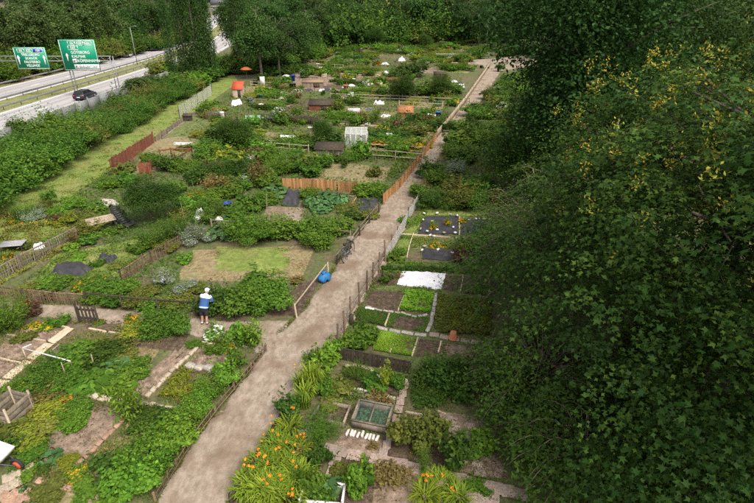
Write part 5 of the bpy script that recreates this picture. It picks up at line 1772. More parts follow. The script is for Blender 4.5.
# red posts enclosure
o = root('enclosure', 150, 178, 'red stained posts and rails of an open enclosure above the shrubs', 'frame')
for px, py, h in [(161, 160, 0.9), (172, 158, 0.9), (177, 168, 1.3), (193, 158, 0.9), (150, 176, 0.9), (143, 160, 0.8), (134, 164, 0.8), (152, 170, 0.9)]:
    stick('post', o, ('round', 'wood_red'), at(px, py) - o.location, h, 0.12, 0.12)
for a, b in [((161, 160), (172, 158)), ((172, 158), (193, 158)), ((177, 168), (193, 158)), ((150, 176), (152, 170))]:
    rail(o, 'wood_red', at(*a) - o.location + Vector((0, 0, 0.78)), at(*b) - o.location + Vector((0, 0, 0.78)), 0.06, 0.12)
obj('board', unit(('board', 'wood_red')), o, at(146, 174) - o.location, (0, 0, 0.2), (0.9, 0.06, 0.9))
run('timber_edging', 'long timber along the red posts enclosure on the grass strip side', 'board', 'wood_grey', [(162, 139), (172, 131.5), (184, 123)], 1.6, 0.14, 0.2)
hut('dark little tool box at the corner of the rough plot near the grass strip', 184, 121.5, 0.8, 0.5, 0.6, R(0), 'wood_dark', 'wood_dark', name='tool_box', cat='box')
fence('brown wattle panel with a white notice in the far plots', [(206, 120), (216, 121), (227, 122)], 1.05, 'stick', 'wood_stick', 'wood_dark', 2, 0.09)
sheet('white_sheet', 'folded pale tarpaulin over a bench near the red shed', 'sheet', [(231, 104.5), (242, 102.5), (242, 104.5), (232, 107)], 'white_cloth', 0.5, 0.04, 6)
for lab, px, py, w, h, m in [('white notice board on the brown wattle panel', 223, 120.5, 0.45, 0.75, 'white'), ('white panel door standing upright near the far rain barrels', 263, 87, 0.75, 1.3, 'white')]:
    o = root('notice_board', px, py, lab, 'board')
    pbox(o, 'panel', m, (0, -0.06, h / 2 + 0.25), (w, 0.03, h))
    for s in (-1, 1): stick('post', o, ('round', 'wood_grey'), (s * w * 0.42, -0.02, 0), h + 0.25, 0.05, 0.05)

# scattered far things: white covers, plastic heaps, planks
WH = [(379, 104, 2.0, 1.1, 'white_cloth', 'white_sheet', 'large heap of white plastic beside the rusty cabin', 'sheet', 0.7),
      (386, 117, 1.6, 0.8, 'white_cloth', 'white_sheet', 'smaller white heap in front of the rusty cabin', 'sheet', 0.5),
      (381, 110, 1.4, 0.9, 'plum', 'dark_sheet', 'dark plum cloth heaped between the white heaps', 'sheet', 0.35),
      (369, 110, 1.3, 0.8, 'blue', 'blue_sheet', 'blue sheet in the far plots beside the white heap', 'sheet', 0.3),
      (402, 61, 2.2, 1.4, 'white_cloth', 'white_sheet', 'tall white covered stack in the far middle', 'sheet', 1.3),
      (396, 63, 1.0, 1.0, 'plum', 'dark_sheet', 'dark bundle beside the tall white covered stack', 'sheet', 0.8),
      (385, 64.5, 2.2, 1.4, 'white_cloth', 'white_sheet', 'lower white cover in front of the tall white stack', 'sheet', 0.6),
      (387, 73, 1.6, 1.2, 'white_cloth', 'white_sheet', 'pair of white sacks piled above the brown fence', 'sheet', 0.6),
      (399, 71, 1.8, 0.8, 'net_pale', 'pale_sheet', 'pale greenish cover on the bed near the white sacks', 'sheet', 0.4),
      (420, 71.5, 2.0, 1.2, 'grey_board', 'grey_sheet', 'light grey cover on the far bed between dark shrubs', 'sheet', 0.5),
      (414, 91, 2.2, 1.4, 'grey_board', 'grey_sheet', 'silvery sheet heaped beside the dark shrub of the middle far plots', 'sheet', 0.5),
      (412, 96, 2.0, 1.0, 'plum', 'dark_sheet', 'dark tarpaulin below the silvery sheet', 'sheet', 0.35),
      (431, 116, 2.4, 1.0, 'white_cloth', 'white_sheet', 'ragged white fleece on the plot between the rusty cabin and the path', 'sheet', 0.35),
      (454, 82, 1.6, 0.8, 'white_cloth', 'white_sheet', 'small flat white cover near the upper path fence', 'sheet', 0.4),
      (461, 87, 1.6, 1.2, 'white_cloth', 'white_sheet', 'white tent shaped cover closest to the upper path fence', 'sheet', 0.8),
      (505, 89, 1.4, 1.0, 'white_cloth', 'white_sheet', 'white cover in the plot across the upper path', 'sheet', 0.6),
      (510, 55, 1.8, 1.2, 'white_cloth', 'white_sheet', 'white mound in the hedge at the path bend', 'sheet', 1.0),
      (468, 54, 4.4, 1.0, 'white_cloth', 'white_sheet', 'long white cover at the far end near the path bend', 'sheet', 0.5),
      (469, 60, 3.6, 0.8, 'white_cloth', 'white_sheet', 'second long white cover below the far dark fence', 'sheet', 0.4),
      (322, 91, 1.6, 1.0, 'white_cloth', 'white_sheet', 'white and red bundle beside a dark blue heap in the far plots', 'sheet', 0.5),
      (327, 91, 1.4, 1.0, 'plum', 'dark_sheet', 'dark blue heap beside the white bundle in the far plots', 'sheet', 0.7),
      (308, 91, 2.0, 1.0, 'plum', 'dark_sheet', 'dark blue heap in front of the brown boarded hut', 'sheet', 0.6),
      (345, 88, 1.4, 1.0, 'white_cloth', 'white_sheet', 'white bag on the far rough grass, one nearer the blue heap', 'sheet', 0.45),
      (352, 86, 1.4, 1.0, 'white_cloth', 'white_sheet', 'white bag on the far rough grass, one nearer the brown fence', 'sheet', 0.45),
      (357, 121, 2.4, 1.0, 'white_cloth', 'white_sheet', 'white fleece scraps on the plot above the greenhouse', 'sheet', 0.25),
      (286, 76.5, 1.8, 0.8, 'white_cloth', 'white_sheet', 'small white cover at the foot of the woodland shrubs', 'sheet', 0.5),
      (356, 33, 5.0, 1.2, 'white_cloth', 'white_sheet', 'white cover at the farthest edge of the gardens before the wood', 'sheet', 0.6),
      (330, 37, 4.0, 1.0, 'white_cloth', 'white_sheet', 'far white patch near the end of the gardens before the wood', 'sheet', 0.5),
      (322, 40, 4.0, 1.0, 'white_cloth', 'white_sheet', 'far white patch closest to the woodland corner', 'sheet', 0.5),
      (288, 141, 1.0, 0.8, 'white_cloth', 'white_sheet', 'white bucket shaped heap below the low white tunnel', 'sheet', 0.4),
      (334, 159.5, 1.2, 0.6, 'white_cloth', 'white_sheet', 'white bench cover in front of the tumbledown hut', 'sheet', 0.35),
      (440, 81, 1.2, 0.8, 'orange_cloth', 'orange_sheet', 'orange bundle in front of the dark little hut', 'sheet', 0.5),
      (245, 146, 1.8, 0.5, 'grey_board', 'grey_board', 'dark grey board lying in the middle distance shrubs', 'board', 0.3),
      (200, 216, 0.7, 0.35, 'white_cloth', 'white_sheet', 'white rag on the tall bean stand', 'sheet', 0.8)]
for px, py, w, d, m, nm, lab, cat, h in WH:
    p = at(px, py)
    n = 8
    w, d, h = w * 0.72, d * 0.75, h * 0.62
    V, Fc = [], []
    for i in range(n + 1):
        for j in range(n + 1):
            s, t = j / n * 2 - 1, i / n * 2 - 1
            e = max(0.0, 1 - max(abs(s), abs(t)) ** 2.2)
            V.append((s * w / 2 + rng.normal(0, 0.04), t * d / 2 + rng.normal(0, 0.04), max(0.015, h * (e ** 0.55) * (0.75 + rng.normal(0, 0.3)))))
    for i in range(n):
        for j in range(n):
            a = i * (n + 1) + j
            Fc.append((a, a + 1, a + n + 2, a + n + 1))
    tag(MB().add(V, Fc).build(nm, M[m], None, p, (0, 0, random.uniform(-0.2, 0.2)), smooth=False), lab, cat)

# ------------------------------------------------------------------ the leaning bicycle
a, b = at(343.5, 265), at(355, 251.5)
v = b - a
o = tag(empty('bicycle', (a + b) / 2, math.atan2(v.y, v.x)), 'bicycle leaning against the low rail fence on the path', 'bicycle')
lean = R(10)
bk = Matrix.Rotation(-lean, 4, 'X')


def bt(pts): return [bk @ Vector(p) for p in pts]


for x in (-0.53, 0.53):
    ring = [(x + 0.33 * math.cos(k * math.pi / 12), 0, 0.34 + 0.33 * math.sin(k * math.pi / 12)) for k in range(25)]
    wob = MB().tube(bt(ring), 0.022, 6, caps=False).build('wheel', M['tyre'], o)
    ring = [(x + 0.3 * math.cos(k * math.pi / 12), 0, 0.34 + 0.3 * math.sin(k * math.pi / 12)) for k in range(25)]
    MB().tube(bt(ring), 0.012, 5, caps=False).build('rim', M['metal'], wob)
    mb = MB()
    for k in range(12):
        mb.tube(bt([(x, 0.015 * (-1) ** k, 0.34), (x + 0.3 * math.cos(k * math.pi / 6), 0, 0.34 + 0.3 * math.sin(k * math.pi / 6))]), 0.003, 3)
    mb.build('spokes', M['metal'], wob)
    mb = MB().tube(bt([(x + 0.37 * math.cos(w_), 0, 0.34 + 0.37 * math.sin(w_)) for w_ in np.linspace(0.3, 2.9, 9)]), 0.02, 5).build('mudguard', M['dark_metal'], o)
mb = MB()
for pts in [[(0.53, 0, 0.34), (0.40, 0, 0.72), (0.36, 0, 0.92)], [(0.39, 0, 0.78), (-0.12, 0, 0.72)], [(0.42, 0, 0.66), (-0.03, 0, 0.30)], [(-0.03, 0, 0.30), (-0.15, 0, 0.84)], [(-0.53, 0, 0.34), (-0.03, 0, 0.30)], [(-0.53, 0, 0.34), (-0.12, 0, 0.72)]]:
    mb.tube(bt(pts), 0.02, 6)
mb.build('frame', M['dark_metal'], o)
MB().tube(bt([(0.22, -0.28, 1.0), (0.34, -0.2, 1.0), (0.37, 0, 0.96), (0.34, 0.2, 1.0), (0.22, 0.28, 1.0)]), 0.016, 6).build('handlebar', M['metal'], o)
MB().tube(bt([(-0.29, 0, 0.87), (-0.22, 0, 0.89), (-0.1, 0, 0.88), (0.0, 0, 0.87)]), [0.07, 0.085, 0.045, 0.02], 8).build('saddle', M['black'], o)
MB().tube(bt([(-0.03, -0.06, 0.30), (-0.03, 0.06, 0.30)]), 0.09, 12).build('chainring', M['metal'], o)
for s in (-1, 1):
    cr = MB().tube(bt([(-0.03, 0.07 * s, 0.3), (-0.03 + 0.12 * s, 0.08 * s, 0.3 - 0.1 * s)]), 0.012, 5).build('crank', M['metal'], o)
    MB().box(tuple(bk @ Vector((-0.03 + 0.12 * s, 0.13 * s, 0.3 - 0.1 * s))), (0.09, 0.09, 0.025)).build('pedal', M['black'], cr)
MB().box(tuple(bk @ Vector((-0.48, 0, 0.73))), (0.34, 0.13, 0.03)).build('carrier', M['dark_metal'], o)
bs = MB().box(tuple(bk @ Vector((0.56, 0, 0.86))), (0.24, 0.3, 0.2)).build('basket', M['wood_grey'], o)

# ------------------------------------------------------------------ the gardener
def skin(name, joints, bones, mat, parent, lv=2):
    me = bpy.data.meshes.new(name)
    me.from_pydata([j[0] for j in joints], bones, [])
    me.materials.append(mat)
    o = obj(name, me, parent)
    md = o.modifiers.new('skin', 'SKIN')
    md.use_smooth_shade = True
    for i, j in enumerate(joints):
        r = j[1]
        me.skin_vertices[0].data[i].radius = r if isinstance(r, tuple) else (r, r)
        me.skin_vertices[0].data[i].use_root = (i == 0)
    ss = o.modifiers.new('smooth', 'SUBSURF')
    ss.levels = ss.render_levels = lv
    return o


p = at(205, 324.5)
per_o = tag(empty('person', p, R(-14)), 'person in a white cap, blue and white jacket and black shorts bending over the shrubs', 'person')
per_o.scale = (0.93, 0.93, 0.9)
per_o.rotation_euler = (R(-8), 0, R(-14))
# local frame: +Y is the way the person faces (away from the path), X to the person's right
J = {'pelvis': ((0, 0.0, 0.87), (0.145, 0.105)), 'waist': ((0, 0.07, 1.02), (0.14, 0.105)), 'chest': ((0, 0.17, 1.22), (0.165, 0.12)), 'neckb': ((0, 0.27, 1.38), (0.085, 0.08)),
     'neck': ((0, 0.32, 1.44), (0.055, 0.055)), 'head': ((0, 0.37, 1.52), (0.082, 0.098)), 'crown': ((0, 0.375, 1.61), (0.07, 0.085))}
names = list(J)
joints = [J[k] for k in names]
bones = [(0, 1), (1, 2), (2, 3), (3, 4), (4, 5), (5, 6)]
for s in (-1, 1):
    b0 = len(joints)
    joints += [((0.09 * s, 0.0, 0.80), 0.095), ((0.10 * s, 0.03 * s, 0.47), 0.062), ((0.105 * s, 0.0, 0.28), 0.058), ((0.11 * s, -0.02 + 0.02 * s, 0.09), 0.038), ((0.115 * s, 0.1, 0.04), 0.036)]
    bones += [(0, b0), (b0, b0 + 1), (b0 + 1, b0 + 2), (b0 + 2, b0 + 3), (b0 + 3, b0 + 4)]
    b0 = len(joints)
    joints += [((0.185 * s, 0.24, 1.32), 0.062), ((0.25 * s, 0.33, 1.08), 0.046), ((0.18 * s, 0.56, 0.99), 0.034), ((0.165 * s, 0.64, 0.97), (0.04, 0.022))]
    bones += [(2, b0), (b0, b0 + 1), (b0 + 1, b0 + 2), (b0 + 2, b0 + 3)]
    pb = b0 + 3
    for k, (dx, L) in enumerate([(-0.03, 0.07), (-0.01, 0.085), (0.01, 0.08), (0.03, 0.062)]):
        b1 = len(joints)
        base = Vector((0.165 * s + dx * 0.9, 0.665, 0.968))
        joints += [(tuple(base), 0.009), (tuple(base + Vector((dx * 0.2, L * 0.6, -0.008))), 0.0085), (tuple(base + Vector((dx * 0.25, L * 0.85, -0.04))), 0.0075)]
        bones += [(pb, b1), (b1, b1 + 1), (b1 + 1, b1 + 2)]
    b1 = len(joints)
    joints += [((0.165 * s - 0.045 * s, 0.63, 0.965), 0.011), ((0.165 * s - 0.06 * s, 0.68, 0.95), 0.009)]
    bones += [(pb, b1), (b1, b1 + 1)]
body = skin('body', joints, bones, M['skin'], per_o)
# face and ears
MB().lathe([(0.002, -0.02), (0.018, -0.008), (0.012, 0.01), (0.002, 0.022)], 8, (0, 0.472, 1.515)).build('nose', M['skin'], per_o, smooth=True)
for s in (-1, 1):
    MB().lathe([(0.002, -0.03), (0.018, -0.012), (0.018, 0.015), (0.002, 0.03)], 8, (0.088 * s, 0.36, 1.515), sx=0.5).build('ear', M['skin'], per_o, smooth=True)
    MB().lathe([(0.001, -0.008), (0.011, 0), (0.001, 0.008)], 8, (0.033 * s, 0.457, 1.54)).build('eye', M['black'], per_o)
MB().box((0, 0.462, 1.475), (0.045, 0.008, 0.008)).build('mouth', M['plum'], per_o)
# jacket: blue back, white shoulders, pale hem
def shell(name, rings, mat, n=20, capt=False):
    mb = MB()
    V, Fc = [], []
    for (cx, cy, cz, rx, ry, tilt) in rings:
        for k in range(n):
            w_ = 2 * math.pi * k / n
            q = 1 + 0.03 * math.sin(w_ * 5 + cz * 20)
            V.append((cx + rx * math.cos(w_) * q, cy + ry * math.sin(w_) * q * math.cos(tilt), cz - ry * math.sin(w_) * math.sin(tilt)))
    for i in range(len(rings) - 1):
        for k in range(n): Fc.append((i * n + k, i * n + (k + 1) % n, (i + 1) * n + (k + 1) % n, (i + 1) * n + k))
    if capt: Fc.append(tuple((len(rings) - 1) * n + k for k in range(n)))
    return mb.add(V, Fc).build(name, mat, per_o, smooth=True)


jk = shell('jacket', [(0, 0.02, 0.895, 0.212, 0.165, 0.35), (0, 0.06, 0.98, 0.207, 0.16, 0.4), (0, 0.11, 1.09, 0.208, 0.16, 0.45), (0, 0.155, 1.19, 0.222, 0.165, 0.5), (0, 0.185, 1.25, 0.228, 0.165, 0.5)], M['cloth_blue'])
hm = shell('jacket_hem', [(0, 0.0, 0.855, 0.213, 0.165, 0.3), (0, 0.024, 0.91, 0.216, 0.168, 0.35)], M['cloth_sky'])
yk = shell('jacket_shoulders', [(0, 0.182, 1.24, 0.232, 0.169, 0.5), (0, 0.215, 1.31, 0.222, 0.155, 0.55), (0, 0.245, 1.37, 0.165, 0.12, 0.6), (0, 0.285, 1.415, 0.085, 0.085, 0.6)], M['cloth_white'])
for o_, pn in ((jk, 'jacket'), (hm, 'jacket_hem'), (yk, 'jacket_shoulders')): pass
for s in (-1, 1):
    MB().tube([(0.17 * s, 0.225, 1.335), (0.215 * s, 0.265, 1.26)], [0.088, 0.086], 12).build('sleeve_top', M['cloth_white'], per_o, smooth=True)
    MB().tube([(0.212 * s, 0.262, 1.265), (0.25 * s, 0.325, 1.09), (0.258 * s, 0.345, 1.06), (0.21 * s, 0.48, 1.02)], [0.083, 0.07, 0.068, 0.055], 12).build('sleeve', M['cloth_blue'], per_o, smooth=True)
    MB().tube([(0.09 * s, 0.0, 0.80), (0.105 * s, 0.02 * s, 0.55), (0.107 * s, 0.02 * s, 0.50)], [0.115, 0.108, 0.106], 14).build('shorts_leg', M['cloth_black'], per_o, smooth=True)
    sh = MB().tube([(0.11 * s, -0.07 + 0.02 * s, 0.045), (0.112 * s, 0.0, 0.055), (0.116 * s, 0.1, 0.045), (0.118 * s, 0.17, 0.035)], [0.042, 0.052, 0.05, 0.034], 10).build('shoe', M['shoe'], per_o, smooth=True)
    MB().tube([(0.11 * s, -0.02 + 0.02 * s, 0.09), (0.11 * s, -0.018 + 0.02 * s, 0.14)], 0.046, 10).build('sock', M['cloth_white'], per_o, smooth=True)
shell('shorts', [(0, 0.0, 0.70, 0.195, 0.15, 0.0), (0, 0.0, 0.78, 0.202, 0.155, 0.0), (0, 0.015, 0.88, 0.196, 0.15, 0.2)], M['cloth_black'])
cp_ = shell('cap', [(0, 0.365, 1.55, 0.094, 0.112, 0.1), (0, 0.365, 1.6, 0.094, 0.11, 0.1), (0, 0.37, 1.64, 0.078, 0.09, 0.1), (0, 0.372, 1.665, 0.04, 0.045, 0.1), (0, 0.372, 1.67, 0.005, 0.005, 0.1)], M['cloth_white'])
MB().add([(-0.075, 0.46, 1.565), (0.075, 0.46, 1.565), (0.055, 0.55, 1.545), (-0.055, 0.55, 1.545), (-0.075, 0.46, 1.575), (0.075, 0.46, 1.575), (0.055, 0.55, 1.553), (-0.055, 0.55, 1.553)],
         [(0, 3, 2, 1), (4, 5, 6, 7), (0, 1, 5, 4), (1, 2, 6, 5), (2, 3, 7, 6), (3, 0, 4, 7)]).build('cap_peak', M['cloth_white'], per_o)
shell('hair', [(0, 0.345, 1.475, 0.08, 0.085, 0.1), (0, 0.355, 1.52, 0.09, 0.1, 0.1), (0, 0.36, 1.56, 0.088, 0.1, 0.1)], M['grey_board'])

# ------------------------------------------------------------------ motorway furniture, signs and cars
def guard_rail(label, d, y0, y1):
    pts = along(d, y0, y1, ROAD_Z)
    o0 = pts[0]
    o = tag(empty('guard_rail', o0), label, 'guard rail')
    mb = MB()
    V, Fc = [], []
    for i, p in enumerate(pts):
        t = (pts[min(i + 1, len(pts) - 1)] - pts[max(i - 1, 0)]).normalized(); q = Vector((t.y, -t.x, 0))
        for a, z in ((0.06, 0.45), (0.1, 0.52), (0.06, 0.6), (0.1, 0.68), (0.06, 0.75), (0.03, 0.6)):
            c = p - o0 + q * a; V.append((c.x, c.y, z))
    for i in range(len(pts) - 1):
        for k in range(6): Fc.append((i * 6 + k, i * 6 + (k + 1) % 6, (i + 1) * 6 + (k + 1) % 6, (i + 1) * 6 + k))
    mb.add(V, Fc).build('rail', M['metal'], o)
    P = resample(pts, int(poly_len(pts) / 4) + 1)
    for p in P:
        stick('post', o, ('round', 'dark_metal'), p - o0, 0.74, 0.12, 0.1)
    return o


guard_rail('steel guard rail on the far edge of the motorway below the woodland', -12.6, 50, 200)
guard_rail('steel guard rail on the median side of the far carriageway', -2.4, 45, 200)
guard_rail('steel guard rail on the median side of the near carriageway', 2.2, 45, 200)
pts = along(15.0, 44, 124, ROAD_Z)
o0 = pts[0]
o = tag(empty('noise_barrier', o0), 'grey concrete noise barrier between the motorway and the hedge', 'barrier wall')
P = resample(pts, int(poly_len(pts) / 3.2) + 1)
for a, b in zip(P, P[1:]):
    v = b - a
    pbox(o, 'panel', 'barrier', (a + b) / 2 - o0 + Vector((0, 0, 0.85)), (v.length - 0.06, 0.14, 1.7), math.atan2(v.y, v.x))
    pbox(o, 'post', 'barrier', a - o0 + Vector((0, 0, 0.9)), (0.22, 0.22, 1.8), math.atan2(v.y, v.x))


def text(parent, s, x, z, size, mat, y_=-0.045, align='CENTER', name='lettering', sx=1.0):
    c = bpy.data.curves.new(name, 'FONT')
    c.body, c.size, c.align_x, c.align_y, c.extrude = s, size, align, 'CENTER', 0.004
    c.resolution_u = 3
    c.offset = 0.004
    c.materials.append(M[mat])
    tmp = bpy.data.objects.new('tmp', c)
    me = bpy.data.meshes.new_from_object(tmp)
    bpy.data.objects.remove(tmp)
    return obj(name, me, parent, (x, y_, z), (math.pi / 2, 0, 0), (sx, 1, 1))


def plate(parent, name, mat, x, z, w, h, y_, t=0.02):
    return pbox(parent, name, mat, (x, y_, z), (w, t, h))


def outline(parent, x, z, w, h, mat='sign_white', t=0.07, y_=-0.042):
    mb = MB()
    mb.box((x, y_, z + h / 2), (w + t, 0.012, t)); mb.box((x, y_, z - h / 2), (w + t, 0.012, t))
    mb.box((x - w / 2, y_, z), (t, 0.012, h - t)); mb.box((x + w / 2, y_, z), (t, 0.012, h - t))
    return mb.build('border', M[mat], parent)


def arrow(parent, x, z, h, y_=-0.045):
    mb = MB()
    mb.box((x, y_, z - h * 0.12), (h * 0.13, 0.012, h * 0.76))
    mb.add([(x - h * 0.24, y_ - .004, z + h * 0.18), (x + h * 0.24, y_ - .004, z + h * 0.18), (x, y_ - .004, z + h * 0.55), (x - h * 0.24, y_ + .006, z + h * 0.18), (x + h * 0.24, y_ + .006, z + h * 0.18), (x, y_ + .006, z + h * 0.55)],
           [(0, 1, 2), (5, 4, 3), (0, 3, 4, 1), (1, 4, 5, 2), (2, 5, 3, 0)])
    return mb.build('arrow', M['sign_white'], parent)


# gantry: the sign plane crosses the motorway square to it
GY = 84.0
gm = min(MEDr, key=lambda p: abs(p.y - GY))


def gan(px, py):
    """Point of the photograph on the upright plane of the gantry (facing down the motorway)."""
    dx, dv = (px - 377) / FOC, (py - 251.5) / FOC
    fw = CP - SP * dv
    t = GY / fw
    return Vector((dx * t, GY, CAM_H - t * (SP + CP * dv)))


tr = tag(empty('gantry', (gm.x, GY + 0.5, ROAD_Z)), 'grey steel gantry carrying the green signs over the motorway', 'gantry')
zb = gan(80, 59).z - ROAD_Z
x0, x1 = gan(-40, 59).x - gm.x, gan(110, 59).x - gm.x
for dz in (-0.35, 0.35):
    MB().tube([(x0, 0, zb + dz), (x1, 0, zb + dz)], 0.08, 6).build('chord', M['metal'], tr)
mb = MB()
nb = 26
for i in range(nb):
    a_, b_ = x0 + (x1 - x0) * i / nb, x0 + (x1 - x0) * (i + 1) / nb
    mb.tube([(a_, 0, zb - 0.35 if i % 2 else zb + 0.35), (b_, 0, zb + 0.35 if i % 2 else zb - 0.35)], 0.035, 4)
mb.build('bracing', M['metal'], tr)
for xx in (x1, gan(69, 70).x - gm.x):
    for s in (-0.25, 0.25):
        MB().tube([(xx + s, 0, 0), (xx + s, 0, zb + 0.4)], 0.07, 6).build('leg', M['metal'], tr)
    mb = MB()
    for k in range(8):
        mb.tube([(xx - 0.25, 0, zb * k / 8), (xx + 0.25, 0, zb * (k + 1) / 8)], 0.025, 4)
    mb.build('bracing', M['metal'], tr)

# sign over the near carriageway
a, b, c = gan(61.5, 55.5), gan(97.5, 55.5), gan(78.5, 55.5)
top, bot = gan(78, 39.5).z, gan(82, 70.5).z
w2, h2 = b.x - a.x, top - bot
o = tag(empty('road_sign', ((a.x + b.x) / 2, GY, bot), 0), 'big green motorway sign listing GÖTEBORG, KALMAR and KÖPENHAMN', 'road sign')
plate(o, 'panel', 'sign_green', 0, h2 / 2, w2, h2, 0, 0.06)
outline(o, 0, h2 / 2, w2 - 0.2, h2 - 0.2, t=0.05)
for x, s_, ww in ((-w2 * 0.14, 'E6', 1.15), (w2 * 0.065, 'E20', 1.4), (w2 * 0.285, 'E22', 1.4)):
    outline(o, x, h2 * 0.885, ww, h2 * 0.125, t=0.06); text(o, s_, x, h2 * 0.885, 0.5, 'sign_white')
outline(o, -w2 * 0.13, h2 * 0.735, 1.5, h2 * 0.125, t=0.06); text(o, 'E65', -w2 * 0.13, h2 * 0.735, 0.5, 'sign_white')
text(o, 'GÖTEBORG', -w2 * 0.22, h2 * 0.585, 0.56, 'sign_white', align='LEFT', sx=0.98)
text(o, 'KALMAR', -w2 * 0.22, h2 * 0.455, 0.56, 'sign_white', align='LEFT')
plate(o, 'symbol_plate', 'sign_white', -w2 * 0.165, h2 * 0.315, 0.62, 0.6, -0.045, 0.012)
mb = MB(); cx_, cz_ = -w2 * 0.165, h2 * 0.315
mb.box((cx_, -0.056, cz_), (0.42, 0.008, 0.09)); mb.add([(cx_ - 0.05, -0.06, cz_), (cx_ + 0.1, -0.06, cz_), (cx_ - 0.1, -0.06, cz_ + 0.26)], [(0, 1, 2)]); mb.add([(cx_ - 0.05, -0.06, cz_), (cx_ + 0.1, -0.06, cz_), (cx_ - 0.1, -0.06, cz_ - 0.26)], [(2, 1, 0)])
mb.build('plane_symbol', M['sign_black'], o)
text(o, 'KÖPENHAMN', -w2 * 0.09, h2 * 0.315, 0.58, 'sign_white', align='LEFT', sx=0.98)
pl = plate(o, 'white_panel', 'sign_white', w2 * 0.14, h2 * 0.12, w2 * 0.69, h2 * 0.155, -0.046, 0.014)
text(o, 'SVÅGERTORP', w2 * 0.185, h2 * 0.12, 0.5, 'sign_black', y_=-0.058, sx=0.92)
text(o, 'P', -w2 * 0.15, h2 * 0.12, 0.56, 'sign_black', y_=-0.058)
arrow(o, -w2 * 0.345, h2 * 0.43, h2 * 0.24)

# sign over the far carriageway
a, b = gan(15.5, 58.5), gan(47.5, 58.5)
top, bot = gan(30, 47.2).z, gan(33, 69.2).z
w1, h1 = b.x - a.x, top - bot
o = tag(empty('road_sign', ((a.x + b.x) / 2, GY, bot), 0), 'smaller green motorway sign listing TRELLEBORG with two white arrows', 'road sign')
plate(o, 'panel', 'sign_green', 0, h1 / 2, w1, h1, 0, 0.06)
outline(o, 0, h1 / 2, w1 - 0.2, h1 - 0.2, t=0.05)
for x, s_, ww in ((-w1 * 0.27, 'E6', 1.05), (-w1 * 0.03, 'E22', 1.3)):
    outline(o, x, h1 * 0.845, ww, h1 * 0.155, t=0.06); text(o, s_, x, h1 * 0.845, 0.46, 'sign_white')
plate(o, 'blue_panel', 'sign_blue', w1 * 0.255, h1 * 0.845, w1 * 0.3, h1 * 0.17, -0.046, 0.014)
outline(o, w1 * 0.255, h1 * 0.845, w1 * 0.3, h1 * 0.17, t=0.05, y_=-0.05)
text(o, '100', w1 * 0.255, h1 * 0.845, 0.46, 'sign_white', y_=-0.062)
for k, s_ in enumerate(('TRELLEBORG', 'SKANÖR', 'FALSTERBO', 'VELLINGE')):
    text(o, s_, 0, h1 * (0.66 - 0.165 * k), 0.5, 'sign_white', sx=0.96)
arrow(o, -w1 * 0.4, h1 * 0.42, h1 * 0.4)
arrow(o, w1 * 0.4, h1 * 0.42, h1 * 0.4)


def lamp(label, px, py, h, z=ROAD_Z, arm=1.6):
    o = root('street_lamp', px, py, label, 'street lamp', z=z)
    MB().tube([(0, 0, 0), (0, 0, h * 0.5), (0, 0, h)], [0.1, 0.08, 0.06], 8).build('pole', M['metal'], o)
    for s in ((-1, 1) if arm > 1 else (1,)):
        MB().tube([(0, 0, h - 0.05), (s * arm * 0.5, 0, h + 0.15), (s * arm, 0, h + 0.18)], 0.04, 6).build('arm', M['metal'], o)
        MB().box((s * (arm + 0.25), 0, h + 0.16), (0.7, 0.25, 0.12)).build('lamp_head', M['metal'], o)


lamp('tall grey lamp post on the motorway median', 137.5, 65, 8.5, arm=0.9)
lamp('thin lamp post before the wood beyond the path bend', 486, 47, 7.5, 0.0, 0.7)
lamp('thin lamp post before the wood behind the far white covers', 434, 41, 7.5, 0.0, 0.7)


